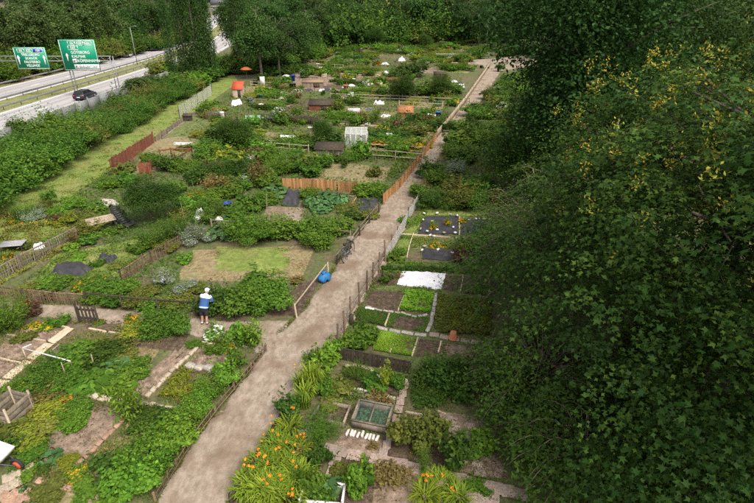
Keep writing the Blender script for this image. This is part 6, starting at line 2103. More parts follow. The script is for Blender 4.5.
def car(label, loc, rz, paint, hatch=True):
    """A five door car, nose along +X: body, glasshouse, wheels, lights."""
    o = tag(empty('car', loc, rz), label, 'car')
    prof = [(-2.15, 0.35), (-2.2, 0.6), (-2.15, 0.92), (-1.4, 0.97), (1.0, 0.95), (1.9, 0.8), (2.18, 0.62), (2.2, 0.4), (2.1, 0.25), (-2.05, 0.25)]
    mb = MB()
    rows = []
    for y_, sx, dz in ((-0.88, 0.97, -0.03), (-0.84, 1.0, 0.0), (0.84, 1.0, 0.0), (0.88, 0.97, -0.03)):
        rows.append([(x * sx, y_, z + (dz if z > 0.8 else 0)) for x, z in prof])
    V = [p for r_ in rows for p in r_]
    n = len(prof)
    Fc = []
    for i in range(3):
        for k in range(n): Fc.append((i * n + k, i * n + (k + 1) % n, (i + 1) * n + (k + 1) % n, (i + 1) * n + k))
    Fc += [tuple(range(n))[::-1], tuple(3 * n + k for k in range(n))]
    mb.add(V, Fc)
    rear = -1.75 if hatch else -1.3
    lo = [(-2.05 if hatch else -1.75, -0.8, 0.955), (1.15, -0.8, 0.955), (1.15, 0.8, 0.955), (-2.05 if hatch else -1.75, 0.8, 0.955)]
    hi = [(rear, -0.62, 1.42), (0.25, -0.62, 1.45), (0.25, 0.62, 1.45), (rear, 0.62, 1.42)]
    mb.add(lo + hi, [(4, 5, 6, 7), (0, 1, 5, 4), (1, 2, 6, 5), (2, 3, 7, 6), (3, 0, 4, 7)])
    mb.build('body', M[paint], o)

    def pane(qd, nm):
        q = [Vector(p) for p in qd]
        c = sum(q, Vector()) / 4
        nn = (q[1] - q[0]).cross(q[2] - q[0]).normalized()
        MB().add([tuple(c + (p - c) * 0.88 + nn * 0.012) for p in q], [(0, 1, 2, 3)]).build(nm, M['car_glass'], o)
    L_ = [Vector(p) for p in lo]; H_ = [Vector(p) for p in hi]
    pane([L_[1], L_[2], H_[2], H_[1]], 'windscreen')
    pane([L_[3], L_[0], H_[0], H_[3]], 'rear_window')
    for i0, i1 in ((0, 1), (2, 3)):
        ml, mh = (L_[i0] + L_[i1]) / 2, (H_[i0] + H_[i1]) / 2
        pane([L_[i0], ml, mh, H_[i0]], 'side_window')
        pane([ml, L_[i1], H_[i1], mh], 'side_window')
    for x in (-1.35, 1.35):
        for s in (-1, 1):
            wq = MB().tube([(x, s * 0.7, 0.32), (x, s * 0.9, 0.32)], 0.32, 16).build('wheel', M['tyre'], o)
            MB().tube([(x, s * 0.8, 0.32), (x, s * 0.912, 0.32)], 0.2, 12).build('rim', M['metal'], wq)
    for s in (-1, 1):
        MB().box((-2.16, s * 0.68, 0.78), (0.1, 0.28, 0.16)).build('tail_light', M['tail_red'], o)
        MB().box((2.08, s * 0.66, 0.66), (0.16, 0.3, 0.12)).build('headlight', M['lamp_clear'], o)
        MB().box((0.85, s * 0.96, 1.0), (0.12, 0.18, 0.12)).build('wing_mirror', M[paint], o)
    MB().box((-2.2, 0, 0.55), (0.03, 0.5, 0.11)).build('number_plate', M['sign_white'], o)
    return o


p = at(86, 99, ROAD_Z)
car('dark grey hatchback driving on the near carriageway', (p.x, p.y, ROAD_Z + 0.04), R(92), 'car_grey')
p = at(127.5, 57, ROAD_Z)
car('silver white car driving on the far carriageway', (p.x, p.y, ROAD_Z + 0.04), R(-88), 'car_white', False)

# far overpass and house
o = tag(empty('bridge', (-150, 545, ROAD_Z)), 'distant road bridge crossing the motorway at the top of the photo', 'bridge')
pbox(o, 'deck', 'concrete', (0, 0, 7.2), (150, 9, 1.4), 0.1)
pbox(o, 'parapet', 'wood_grey', (0.4, -4.6, 8.5), (150, 0.3, 1.1), 0.1)
for x in (-22, 0, 22):
    pbox(o, 'pier', 'concrete', (x, 0.1 * x, 3.2), (1.2, 5, 6.6), 0.1)
o = tag(empty('house', (-190, 690, ROAD_Z)), 'distant pale house with a dark roof beyond the bridge', 'house')
pbox(o, 'wall', 'plaster', (0, 0, 5), (26, 12, 10))
MB().add([(-14, -7, 10), (14, -7, 10), (14, 7, 10), (-14, 7, 10), (-14, 0, 16), (14, 0, 16)], [(0, 1, 5, 4), (2, 3, 4, 5), (1, 2, 5), (3, 0, 4), (3, 2, 1, 0)]).build('roof', M['roof'], o)
for k in range(6):
    for z in (3, 7):
        wd = pbox(o, 'window', 'sign_white', (-10 + 4 * k, -6.03, z), (1.7, 0.1, 2.0))
        pbox(wd, 'pane', 'car_glass', (0, -0.06, 0), (1.4, 0.05, 1.7))

# ------------------------------------------------------------------ planting
KIND.update({'hedge': ('hedge_shrub', 'dense hedge shrub', 'shrub', 'mound', 'hedge', None), 'hedgec': ('hedge_shrub', 'olive tinged hedge shrub', 'shrub', 'mound', 'olive', None), 'hedged': ('hedge_shrub', 'fresh green hedge shrub', 'shrub', 'mound', 'bright', None), 'hedgeb': ('hedge_shrub', 'paler dense hedge shrub', 'shrub', 'mound', 'mid', None)})
# the shrub hedge between the motorway barrier and the grass strip
for row, (x, step, w, h) in enumerate([(-25.5, 2.5, 3.6, 3.0), (-28.6, 3.0, 4.2, 2.9), (-32.2, 3.6, 4.2, 1.9)]):
    y = 22.0 + row
    while y < 150:
        drift = -0.11 * (y - 30)
        put(random.choices(['hedge', 'hedgeb', 'hedgec', 'hedged'], [7, 2, 1.2, 0.4])[0], x + drift * 0.35 + random.uniform(-0.6, 0.6), y, w * random.uniform(0.85, 1.25), h * random.uniform(0.7, 1.15) * (1.0 if y < 48 else 0.72), near=y < 75)
        y += step * random.uniform(0.85, 1.2) * (1 if y < 80 else 1.25)
for px, by, w, h in [(116, 110, 2.0, 3.0), (54, 124, 1.6, 2.2), (18, 132, 2.0, 2.2)]:
    p = at(px, by, -1)
    put('dark', p.x, p.y, w, h, near=True, words='tall dark barrier shrub', z=-1.6)

A = [
    # kind, centre x, front y, width, height (pixels of the photograph)
    # leafy hedge on the left border of the path
    ('raspberry', 257, 352, 24, 36), ('raspberry', 243, 372, 28, 32), ('bright', 230, 388, 30, 28), ('raspberry', 216, 404, 32, 30), ('bright', 205, 418, 32, 28), ('raspberry', 192, 438, 36, 34),
    ('bright', 178, 460, 42, 38), ('raspberry', 160, 482, 46, 42), ('bright', 139, 500, 48, 44), ('bright', 118, 506, 36, 30), ('mid', 175, 440, 26, 26), ('mid', 150, 468, 36, 34), ('mid', 196, 418, 22, 22), ('dark', 112, 482, 34, 32), ('mid', 128, 476, 30, 26),
    # gardens below the cross path
    ('raspberry', 131, 428, 27, 48), ('dark', 152, 432, 36, 22), ('dark', 166, 428, 28, 18), ('olive', 186, 426, 22, 14),
    ('yflower', 80, 481, 22, 14), ('blue', 52, 466, 26, 10), 
    ('oflower', 228, 355, 16, 13), ('mid', 218, 356, 20, 18), ('wflower', 214, 342, 22, 14), ('bright', 240, 350, 26, 26), ('mid', 196, 350, 14, 8),
    ('mid', 167, 340, 42, 36), ('mid', 180, 338, 30, 28), ('bright', 156, 336, 26, 24), ('yellow', 141, 338, 28, 18), ('oflower', 133, 324, 14, 10),
    ('feather', 12, 336, 44, 44), ('feather', -8, 340, 36, 44), ('purple', 33, 317, 22, 18), ('oflower', 25, 309, 14, 8), ('mid', 61, 327, 17, 14), ('yflower', 34, 330, 14, 8), ('yflower', 47, 332, 16, 9), ('olive', 26, 344, 20, 5),
    ('rflower', 100, 325.5, 9, 7), ('mid', 100, 327, 9, 5), ('mid', 143, 372, 22, 14), ('mid', 136, 386, 26, 18), ('olive', 122, 350, 20, 8),
    ('bean', 62, 372, 34, 26), ('bean', 42, 386, 34, 24), ('mid', 84, 370, 38, 26), ('mid', 30, 392, 30, 18), ('bean', 56, 394, 40, 26), ('mid', 74, 388, 36, 24), ('dark', 104, 368, 40, 26), ('olive', 114, 356, 34, 18), ('olive', 128, 362, 24, 12), ('yellow', 98, 352, 26, 14),
    ('pumpkin', 92, 394, 38, 20), ('pumpkin', 112, 388, 40, 22), ('pumpkin', 126, 394, 32, 18), ('blue', 118, 374, 34, 16), ('mid', 20, 396, 20, 16), ('grass', 12, 398, 16, 16),
    ('olive', 30, 410, 40, 20), ('brown', 26, 420, 26, 18), ('brown', 44, 408, 30, 20), ('yellow', 54, 424, 36, 24), ('oflower', 64, 410, 18, 16), ('yflower', 70, 418, 16, 14), ('olive', 44, 440, 44, 26), ('yellow', 30, 452, 40, 26), ('mid', 84, 420, 34, 24), ('bright', 76, 432, 36, 22), 
    ('olive', 16, 440, 34, 26), ('dark', 10, 458, 26, 24), ('mid', 30, 466, 34, 20), ('bright', 14, 412, 30, 18), ('dark', 46, 474, 14, 8), ('mid', 34, 480, 16, 10), ('blue', 26, 494, 9, 8), ('olive', 60, 503, 36, 14), ('mid', 84, 505, 30, 12), ('yellow', 70, 470, 20, 10), 
    # behind the cross path
    ('mid', 92, 306, 20, 14), ('mid', 108, 309, 24, 18), ('dark', 122, 310, 22, 16), ('olive', 140, 312, 28, 20), ('mid', 156, 314, 24, 16), ('olive', 170, 314, 22, 18), ('bright', 118, 300, 26, 16), ('yflower', 92, 289, 30, 12), ('yflower', 82, 291, 18, 10), ('mid', 108, 296, 30, 18), ('mid', 62, 291, 26, 12), ('bright', 45, 288, 24, 10), ('olive', 26, 296, 24, 12), ('mid', 132, 296, 24, 18), ('olive', 148, 300, 22, 14), ('brown', 50, 302, 16, 10),
    ('grey', 166, 288, 20, 22), ('grey', 190, 297, 26, 20), ('dark', 214, 318, 30, 34), ('mid', 226, 310, 20, 26), ('olive', 184, 306, 20, 14), ('olive', 202, 296, 18, 14),
    ('mid', 250, 322, 44, 42), ('mid', 272, 316, 44, 40), ('mid', 262, 302, 46, 26), ('dark', 240, 318, 28, 30), ('brown', 296, 286, 16, 10),
    ('bright', 186, 264, 16, 12), ('mid', 98, 268, 12, 10), ('bright', 82, 262, 20, 8), ('bright', 72, 252, 16, 10), ('olive', 118, 270, 14, 6),
    ('bean', 148, 252, 24, 24), ('bean', 160, 248, 28, 28), ('bean', 174, 244, 28, 28), ('bean', 186, 238, 26, 26), ('mid', 140, 254, 18, 14), ('olive', 168, 254, 22, 14),
    ('grey', 194, 247, 28, 26), ('grey', 208, 245, 20, 14), ('blue', 222, 242, 26, 18), ('dark', 232, 240, 22, 18), ('bean', 206, 226, 26, 20), ('bean', 218, 218, 26, 20), ('bean', 200, 214, 24, 18), ('mid', 238, 222, 26, 18), ('bright', 190, 212, 26, 18), ('olive', 180, 222, 22, 14),
    ('mid', 262, 250, 52, 42), ('mid', 246, 246, 36, 32), ('mid', 278, 244, 32, 28), ('mid', 324, 252, 44, 36), ('mid', 338, 240, 30, 24), ('mid', 312, 246, 32, 28), ('bright', 306, 240, 26, 20), ('mid', 252, 214, 30, 20), ('mid', 264, 206, 28, 16), ('blue', 276, 200, 24, 16), ('mid', 270, 192, 26, 18),
    ('bright', 366, 199, 26, 18), ('mid', 376, 198, 22, 18), ('blue', 314, 208, 22, 13), ('blue', 326, 206, 24, 15), ('blue', 338, 207, 22, 13), ('blue', 322, 214, 22, 12), ('mid', 308, 200, 20, 12), ('yellow', 311, 197, 12, 12), ('olive', 346, 214, 26, 10), ('dark', 352, 222, 22, 12), ('olive', 366, 222, 22, 12),
    ('grass', 28, 224, 22, 22), ('grey', 36, 224, 20, 18), ('olive', 46, 214, 18, 16), ('bright', 62, 218, 22, 14), ('bright', 76, 208, 20, 14), ('mid', 52, 206, 14, 18), ('purple', 58, 224, 12, 12), ('oflower', 20, 226, 14, 8), ('yflower', 12, 225, 10, 8), ('yflower', 54, 226, 10, 9), ('oflower', 32, 227, 12, 8), ('olive', 84, 224, 26, 14), ('olive', 92, 236, 24, 18), ('mid', 96, 214, 24, 14), ('oflower', 10, 262, 12, 12), ('brown', 76, 246, 18, 20), ('mid', 90, 246, 18, 12), ('yellow', 68, 228, 20, 14), ('bright', 60, 246, 22, 12), ('olive', 28, 252, 18, 10), ('mid', 112, 236, 18, 8),
    # gardens on the right of the path: near beds
    ('lily', 291, 446, 34, 38), ('lily', 280, 466, 40, 42), ('lily', 294, 470, 40, 40), ('lily', 266, 486, 40, 42), ('lily', 280, 492, 44, 44), ('lily', 300, 500, 40, 44), ('lily', 255, 508, 42, 44), ('lily', 272, 514, 46, 46), ('lily', 290, 520, 50, 46), ('mid', 312, 500, 26, 32),
    ('strap', 312, 404, 30, 42), ('strap', 306, 416, 28, 34), ('lily', 302, 396, 22, 34), ('bright', 318, 386, 24, 30), ('bright', 326, 372, 24, 28), ('bright', 334, 360, 20, 24), ('mid', 322, 398, 22, 22), ('mid', 313, 372, 16, 22),
    ('dark', 294, 428, 26, 34), ('mid', 296, 436, 20, 12), ('feather', 320, 450, 44, 36), ('grey', 300, 452, 26, 18), ('brown', 304, 468, 28, 22), ('dark', 322, 470, 22, 26), ('olive', 312, 462, 20, 14),
    ('mid', 362, 354, 32, 26), ('bright', 354, 352, 22, 20), ('grass', 357, 386, 28, 22), ('grass', 368, 390, 22, 18), ('mid', 378, 394, 24, 18), ('yellow', 388, 394, 13, 30), ('olive', 340, 398, 26, 18), ('brown', 381, 411, 28, 18), ('mid', 396, 392, 16, 20), ('olive', 330, 412, 22, 14), ('brown', 330, 408, 16, 8),
    ('dark', 424, 398, 36, 34), ('dark', 440, 398, 40, 40), ('dark', 430, 414, 36, 22), ('dark', 452, 388, 30, 30), ('dark', 462, 406, 26, 26), ('olive', 400, 454, 26, 34), ('olive', 416, 456, 36, 42), ('olive', 434, 452, 28, 36), ('dark', 454, 478, 32, 44), ('feather', 424, 478, 14, 32), ('yflower', 414, 456, 7, 7),
    ('lily', 438, 504, 46, 30), ('lily', 424, 514, 40, 34), ('lily', 456, 514, 36, 30), ('brown', 388, 494, 36, 22), ('brown', 402, 486, 24, 14), ('bright', 364, 498, 30, 34), ('bright', 356, 506, 26, 30), ('olive', 340, 480, 20, 10), ('brown', 372, 452, 12, 8), ('blue', 330, 503, 26, 24), ('blue', 314, 508, 30, 24), ('mid', 322, 509, 20, 22), ('mid', 474, 462, 34, 30), ('mid', 462, 452, 20, 14), ('mid', 476, 500, 24, 12),
    # edge hedges and plants up to the bend
    ('dark', 430, 212, 32, 24), ('dark', 446, 212, 32, 24), ('olive', 462, 213, 30, 26), ('mid', 478, 214, 28, 28), ('yellow', 425, 209, 10, 10), ('brown', 421, 196, 18, 16), ('mid', 417, 200, 20, 18), ('mid', 436, 190, 26, 22), ('grey', 442, 178, 16, 16), ('dark', 428, 182, 26, 24),
    ('yflower', 433, 231, 9, 12), ('yflower', 447, 228, 8, 12), ('oflower', 462, 224, 8, 8), ('mid', 392, 262, 14, 10), ('mid', 400, 258, 12, 10), ('bright', 405, 224, 14, 10), ('dark', 386, 284, 14, 12), ('brown', 398, 280, 10, 8), ('yflower', 437, 251, 16, 8), ('olive', 466, 256, 22, 18), ('purple', 462, 266, 18, 18), ('mid', 478, 258, 26, 26), ('dark', 360, 330, 14, 10),
    # beds by the upper path
    ('yflower', 404, 153, 26, 18), ('yflower', 414, 152, 20, 16), ('yflower', 394, 151, 22, 14), ('oflower', 376, 149, 20, 12), ('oflower', 420, 147, 12, 10), ('bright', 372, 146, 18, 12), ('bright', 386, 144, 18, 12), ('dark', 380, 140, 30, 12), ('dark', 400, 140, 26, 12), ('mid', 348, 164, 28, 14), ('mid', 358, 160, 24, 14), ('mid', 398, 132, 24, 12), ('olive', 416, 138, 26, 16), ('olive', 428, 128, 20, 14),
    ('dark', 402, 99, 24, 20), ('dark', 440, 98, 34, 18), ('mid', 428, 98, 26, 16), ('mid', 454, 96, 22, 14), ('dark', 410, 78, 30, 18), ('dark', 400, 80, 22, 14), ('dark', 375, 47, 16, 20), ('dark', 352, 44, 18, 14),
    ('dark', 500, 72, 9, 10),
    # beans and dark shrubs in the middle
    ('dark', 236, 148, 40, 30), ('dark', 218, 146, 26, 22), ('mid', 252, 152, 30, 20), ('mid', 210, 160, 36, 22), ('mid', 226, 168, 36, 20), ('bright', 312, 170, 22, 18), ('mid', 296, 168, 30, 22), ('mid', 282, 176, 30, 22), ('mid', 270, 164, 30, 20), ('dark', 246, 180, 36, 26), ('dark', 218, 182, 34, 24), ('dark', 200, 186, 30, 20), ('olive', 262, 184, 20, 20), ('oflower', 242, 160, 14, 10), ('oflower', 232, 158, 10, 8), ('oflower', 196, 200, 18, 14), ('brown', 256, 186, 14, 26), ('dark', 322, 152, 26, 16), ('dark', 336, 150, 18, 20), ('mid', 300, 150, 28, 16), ('dark', 172, 172, 30, 20), ('mid', 152, 168, 26, 18), ('mid', 190, 174, 30, 18), ('mid', 128, 188, 24, 18), ('bright', 112, 190, 22, 14), ('olive', 126, 176, 24, 14), ('mid', 205, 178, 24, 16), ('yellow', 204, 140, 24, 10), ('olive', 186, 152, 20, 8), ('oflower', 226, 190, 16, 10), ('mid', 228, 200, 28, 16), ('mid', 178, 196, 24, 16), ('bright', 214, 206, 26, 16), ('mid', 240, 192, 22, 14),
]
for row in A:
    plant(*row)

tree('fine', 12.2, 25.6, 8.0, 1.0, label='dense dark tree closing the gap between the maple and the towering tree')
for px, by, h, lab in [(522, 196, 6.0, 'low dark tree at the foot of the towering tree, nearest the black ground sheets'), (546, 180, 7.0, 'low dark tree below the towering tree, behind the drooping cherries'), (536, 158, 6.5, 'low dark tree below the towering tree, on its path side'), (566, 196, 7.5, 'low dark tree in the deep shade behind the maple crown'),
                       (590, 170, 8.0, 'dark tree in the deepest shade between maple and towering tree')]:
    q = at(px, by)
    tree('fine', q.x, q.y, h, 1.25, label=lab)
for x, y, h in [(44, 58, 17), (56, 56, 18), (50, 44, 18), (40, 40, 17), (62, 70, 18), (46, 76, 17)]:
    tree('round', x, y, h, 1.1, words='dark tree behind the maple')
tree('fine', 17.0, 21.0, 8.5, 1.0, label='dense dark tree mostly hidden behind the maple crown')
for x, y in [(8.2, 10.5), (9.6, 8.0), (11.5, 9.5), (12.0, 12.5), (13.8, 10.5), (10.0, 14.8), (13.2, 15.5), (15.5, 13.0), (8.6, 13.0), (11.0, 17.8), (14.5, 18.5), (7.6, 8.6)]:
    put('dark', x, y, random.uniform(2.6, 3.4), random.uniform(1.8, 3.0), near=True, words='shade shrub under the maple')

# potato plants filling the brown green bed, and the clipped low hedge above the white sheet
for r_ in range(6):
    for c_ in range(7):
        s, t = (c_ + 0.5) / 7, (r_ + 0.5) / 6
        x = 439 + 50 * s - 3 * t; y = 297 + 36 * t + 3 * s
        o = plant(random.choice(['olive', 'yellow', 'olive']), x + random.uniform(-1.5, 1.5), y + 3, 10, 8, words='potato plant')
        o.name = 'potato_plant'
for c_ in range(14):
    s = c_ / 13
    plant('dark', 385 + 86 * s, 271 + 2 * s, 9, 6, words='low clipped hedge plant')

KW = list(KIND)


PATH_POLY = [(x - 6, y) for x, y in PATH_L] + [(x + 4, y) for x, y in reversed(PATH_R)]


def on_path(x, y):
    u_, v_ = to_px((x, y, 0))
    return in_poly(u_, v_, PATH_POLY)


def fill(poly, n, kinds, wts, wr, hr, mind, tries=20, avoid=()):
    W = [at(*p) for p in poly]
    xs, ys = [p.x for p in W], [p.y for p in W]
    pts = []
    cnt = 0
    for _ in range(n * tries):
        if cnt >= n: break
        x, y = random.uniform(min(xs), max(xs)), random.uniform(min(ys), max(ys))
        if not in_poly(x, y, [(p.x, p.y) for p in W]): continue
        u, v = to_px((x, y, 0))
        if any(a <= u <= c and b <= v <= d for a, b, c, d in avoid): continue
        w = random.uniform(*wr) ** 1.0
        if on_path(x, y): continue
        if any((x - a) ** 2 + (y - b) ** 2 < (mind * (w + c) / 2) ** 2 for a, b, c in pts): continue
        k = random.choices(kinds, wts)[0]
        if k in ('yflower', 'oflower', 'wflower', 'feather', 'brown', 'grey', 'blue'): w = min(w, 1.5)
        put(k, x, y, w, random.uniform(*hr) * (0.5 + 0.35 * w), near=False)
        pts.append((x, y, w))
        cnt += 1


MIX = ['dark', 'mid', 'bright', 'olive', 'yellow', 'brown', 'yflower', 'oflower', 'wflower', 'bean', 'purple', 'grey']
AV = [(360, 100, 412, 121), (378, 56, 408, 76), (224, 76, 250, 108), (290, 78, 330, 95), (300, 98, 332, 114), (340, 128, 372, 152), (312, 140, 340, 164), (272, 126, 310, 142), (405, 84, 425, 98), (228, 108, 262, 124), (408, 66, 445, 84), (450, 72, 470, 90), (342, 80, 358, 92), (240, 62, 268, 92)]
# the far plots between the motorway strip and the path
fill([(236, 92), (300, 74), (320, 62), (470, 62), (478, 74), (440, 128), (400, 178), (360, 176), (262, 132)], 190, MIX, [6, 10, 8, 5, 5, 2, 2, 0.7, 4, 4, 0.5, 1], (0.6, 2.0), (0.6, 1.3), 0.5, avoid=AV)
fill([(318, 62), (330, 40), (430, 39), (500, 46), (478, 60), (470, 64)], 110, MIX, [8, 10, 7, 5, 4, 1.5, 1, 0.4, 3, 2, 0.5, 1], (1.4, 4.2), (0.6, 1.3), 0.5, avoid=[(376, 54, 410, 66)])
fill([(200, 110), (236, 92), (262, 132), (350, 176), (280, 178), (206, 200), (196, 168), (214, 136)], 60, MIX, [8, 9, 6, 5, 4, 1.5, 1, 0.8, 1.5, 3, 0.5, 1], (0.8, 2.2), (0.5, 1.1), 0.55, avoid=AV)
# the far plots laid out in beds, rows and borders
FAR_POLY = [(212, 106), (240, 90), (302, 74), (322, 56), (334, 42), (440, 42), (478, 60), (476, 72), (442, 124), (402, 172), (366, 174), (300, 160), (262, 132)]
ROWK = [('mid', 'row of green vegetables'), ('bright', 'row of bright green vegetables'), ('blue', 'row of blue green cabbages'), ('yellow', 'row of yellow green vegetables'), ('bean', 'row of tall green beans'), ('olive', 'row of dull green vegetables'), ('wflower', 'row of white flowers'), ('yflower', 'row of yellow flowers')]
TH = R(-16)
cu, su = math.cos(TH), math.sin(TH)
iv, v = 0, 40.0
while v < 150:
    dpt = 5.6 if v < 90 else 8.0
    u = -75.0
    while u < 5:
        wd = random.uniform(4.6, 6.6) * (1 if v < 90 else 1.5)
        def W2(a, b): return (a * cu - b * su, a * su + b * cu)
        cx_, cy_ = W2(u + wd / 2, v + dpt / 2)
        pu, pv = to_px((cx_, cy_, 0))
        if in_poly(pu, pv, FAR_POLY) and not any(a <= pu <= c and b <= pv <= d_ for a, b, c, d_ in AV):
            t_ = random.random()
            m = 0.35
            cor = [W2(u + m, v + m), W2(u + wd - m, v + m), W2(u + wd - m, v + dpt - m), W2(u + m, v + dpt - m)]
            if t_ < 0.78:
                q = [to_px((a, b, 0)) for a, b in reversed(cor)]
                bed('soil_bed', [q[0], q[1], q[2], q[3]], M[random.choice(['soil', 'soil_light', 'soil_light', 'dry_grass', 'lawn_dull', 'lawn'])], 0.06, 0.04, 6)
            if t_ < 0.62:
                nrow = random.randint(3, 6)
                across = random.random() < 0.6
                for r_ in range(nrow):
                    if random.random() < 0.2: continue
                    f = (r_ + 0.5) / nrow
                    kd, wds = random.choices(ROWK, [6, 6, 3, 4, 4, 4, 1.5, 1.5])[0]
                    if across: a, b = W2(u + wd * random.uniform(0.45, 0.55), v + m + (dpt - 2 * m) * f)
                    else: a, b = W2(u + m + (wd - 2 * m) * f, v + dpt * 0.5)
                    Ln = (wd if across else dpt) * random.uniform(0.5, 0.85)
                    th_ = (dpt if across else wd) / nrow * random.uniform(0.45, 0.8)
                    put(kd, a, b, Ln, random.uniform(0.35, 0.9) * (1.8 if kd == 'bean' else 1), near=False, d=th_, words=wds, rz=TH if across else TH + math.pi / 2, name='vegetable_row')
            b0, b1 = W2(u + 0.1, v), W2(u + wd - 0.1, v)
            k_ = random.random()
            mid_ = W2(u + wd / 2, v)
            if k_ < 0.3:
                put('dark', mid_[0], mid_[1], wd, random.uniform(0.7, 1.2), near=False, d=0.7, rz=TH, words='low clipped plot hedge', name='plot_hedge')
            elif k_ < 0.55:
                o = run('timber_edging', '', 'board', random.choice(['wood_pale', 'wood_grey', 'wood_stick']), [to_px((*b0, 0)), to_px((*b1, 0))], 2.2, 0.12, 0.3, sink=0.1)
                PLANTS.append((o, 'plank border of a bed', Vector((*mid_, 0))))
            elif k_ < 0.72:
                o = fence('', [(*b0, 0), (*b1, 0)], random.uniform(0.7, 1.0), 'rail', random.choice(['wood_grey', 'wood_pale', 'wood_stick']), None, 1.8, world=True)
                PLANTS.append((o, 'short rail fence between beds', Vector((*mid_, 0))))
            c_ = random.random()
            qx, qy = W2(u + wd * random.random(), v + dpt * random.uniform(0.1, 0.4))
            if on_path(qx, qy): c_ = 1.0
            if c_ < 0.3:
                o = tub('', 0, 0, random.uniform(0.25, 0.45), random.uniform(0.5, 0.9), random.choice(['white', 'white', 'blue_bag', 'black', 'terracotta', 'grey_board']), 'bucket', 'bucket')
                o.location = (qx, qy, 0); PLANTS.append((o, 'plain garden bucket', Vector((qx, qy, 0.3))))
            elif c_ < 0.62:
                mt_ = random.choice(['white', 'wood_pale', 'wood_grey', 'wood_red', 'grey_board'])
                o = empty('crate', (qx, qy, 0), random.uniform(-0.5, 0.5)); tag(o, None, 'crate')
                cw, cd_, ch = random.uniform(0.6, 1.4), random.uniform(0.5, 0.9), random.uniform(0.3, 0.7)
                for sgn in (-1, 1):
                    for zz in (0.25, 0.75):
                        pbox(o, 'board', mt_, (0, sgn * cd_ / 2, ch * zz), (cw, 0.04, ch * 0.42))
                        pbox(o, 'board', mt_, (sgn * cw / 2, 0, ch * zz), (0.04, cd_ - 0.06, ch * 0.42))
                pbox(o, 'lid', mt_, (0, 0, ch + 0.02), (cw * 1.06, cd_ * 1.08, 0.035))
                PLANTS.append((o, 'lidded garden crate', Vector((qx, qy, 0.3))))
        u += wd
    v += dpt
    iv += 1
# shrubs on the other side of the path, up to the bend
fill([(424, 194), (440, 164), (462, 130), (486, 102), (504, 76), (536, 72), (540, 110), (520, 150), (500, 205)], 85, MIX, [9, 10, 6, 5, 3, 1, 1, 0.3, 1, 2, 0.5, 1], (1.2, 3.0), (0.6, 1.2), 0.5, avoid=[(436, 172, 464, 192)])
fill([(496, 57), (505, 53), (545, 52), (545, 55), (505, 56)], 12, ['mid', 'dark', 'bright'], [3, 3, 2], (2.5, 4.5), (0.7, 1.2), 0.4)
UND = ['dark', 'mid', 'hedge', 'olive']
for x0, y0, x1, y1, n, wr, hr in [(-72, 85, -70, 175, 26, (3.5, 6), (0.5, 0.9)), (-76, 85, -73, 175, 20, (4, 7), (0.6, 1.0)), (-71, 175, -76, 230, 10, (5, 8), (0.5, 0.9)), (-18, 150, 45, 178, 26, (6, 10), (0.7, 1.1)), (-20, 180, 55, 200, 20, (8, 12), (0.8, 1.2)), (-24, 102, -13, 125, 9, (4, 7), (0.6, 1.0)), (-26, 96, -16, 104, 6, (3.5, 6), (0.6, 1.0)), (-44, 110, -30, 100, 6, (4, 6), (0.6, 1.0))]:
    for i in range(n):
        s = (i + random.uniform(0.2, 0.8)) / n
        w = random.uniform(*wr)
        put(random.choices(UND, [4, 4, 2, 2])[0], x0 + (x1 - x0) * s + random.uniform(-1, 1), y0 + (y1 - y0) * s + random.uniform(-2, 2), w, w * random.uniform(*hr), near=False, words='woodland edge bush')
fill([(258, 84), (300, 72), (330, 56), (332, 44), (322, 44), (300, 64), (262, 76)], 22, ['mid', 'dark', 'bright'], [4, 3, 2], (2.0, 4.2), (0.7, 1.3), 0.45)

for i in range(70):
    px, py = random.uniform(150, 470), random.uniform(62, 240)
    if not (in_poly(px, py, FAR_POLY) or in_poly(px, py, [(190, 190), (262, 140), (350, 180), (350, 235), (240, 240), (180, 235)])): continue
    q = at(px, py)
    if on_path(q.x, q.y): continue
    o = stick('bean_cane', None, ('round', random.choice(['wood_pale', 'wood_stick', 'wood_grey'])), q, random.uniform(0.8, 1.6), 0.035, 0.035, 0, (random.gauss(0, 0.08), random.gauss(0, 0.08)))
    tag(o, None, 'stake'); PLANTS.append((o, 'thin garden cane', Vector((q.x, q.y, 0.8))))
# the small dark tree over the seats
q = at(152, 222)
tree('fine', q.x, q.y, 2.9, 1.55, label='small dark apple tree spreading over the black garden chairs')
q = at(322, 151)
tree('fine', q.x, q.y + 1.5, 3.2, 1.1, label='small dark tree growing against the tumbledown grey hut')
for px, by, h, lab in [(402, 101, 4.2, 'round dark garden tree in the middle of the far plots'), (440, 99, 4.0, 'wide dark garden tree between the silvery sheet and the upper path'), (376, 49, 6.5, 'isolated dark garden tree before the wood'), (238, 150, 3.6, 'round dark garden tree at the edge of the rough plots'),
                       (353, 46, 5.0, 'low dark garden tree before the wood, beside the isolated one'), (425, 52, 5.0, 'slim dark garden tree among far white flowers')]:
    q = at(px, by)
    tree('fine', q.x, q.y, h, 1.1, label=lab)


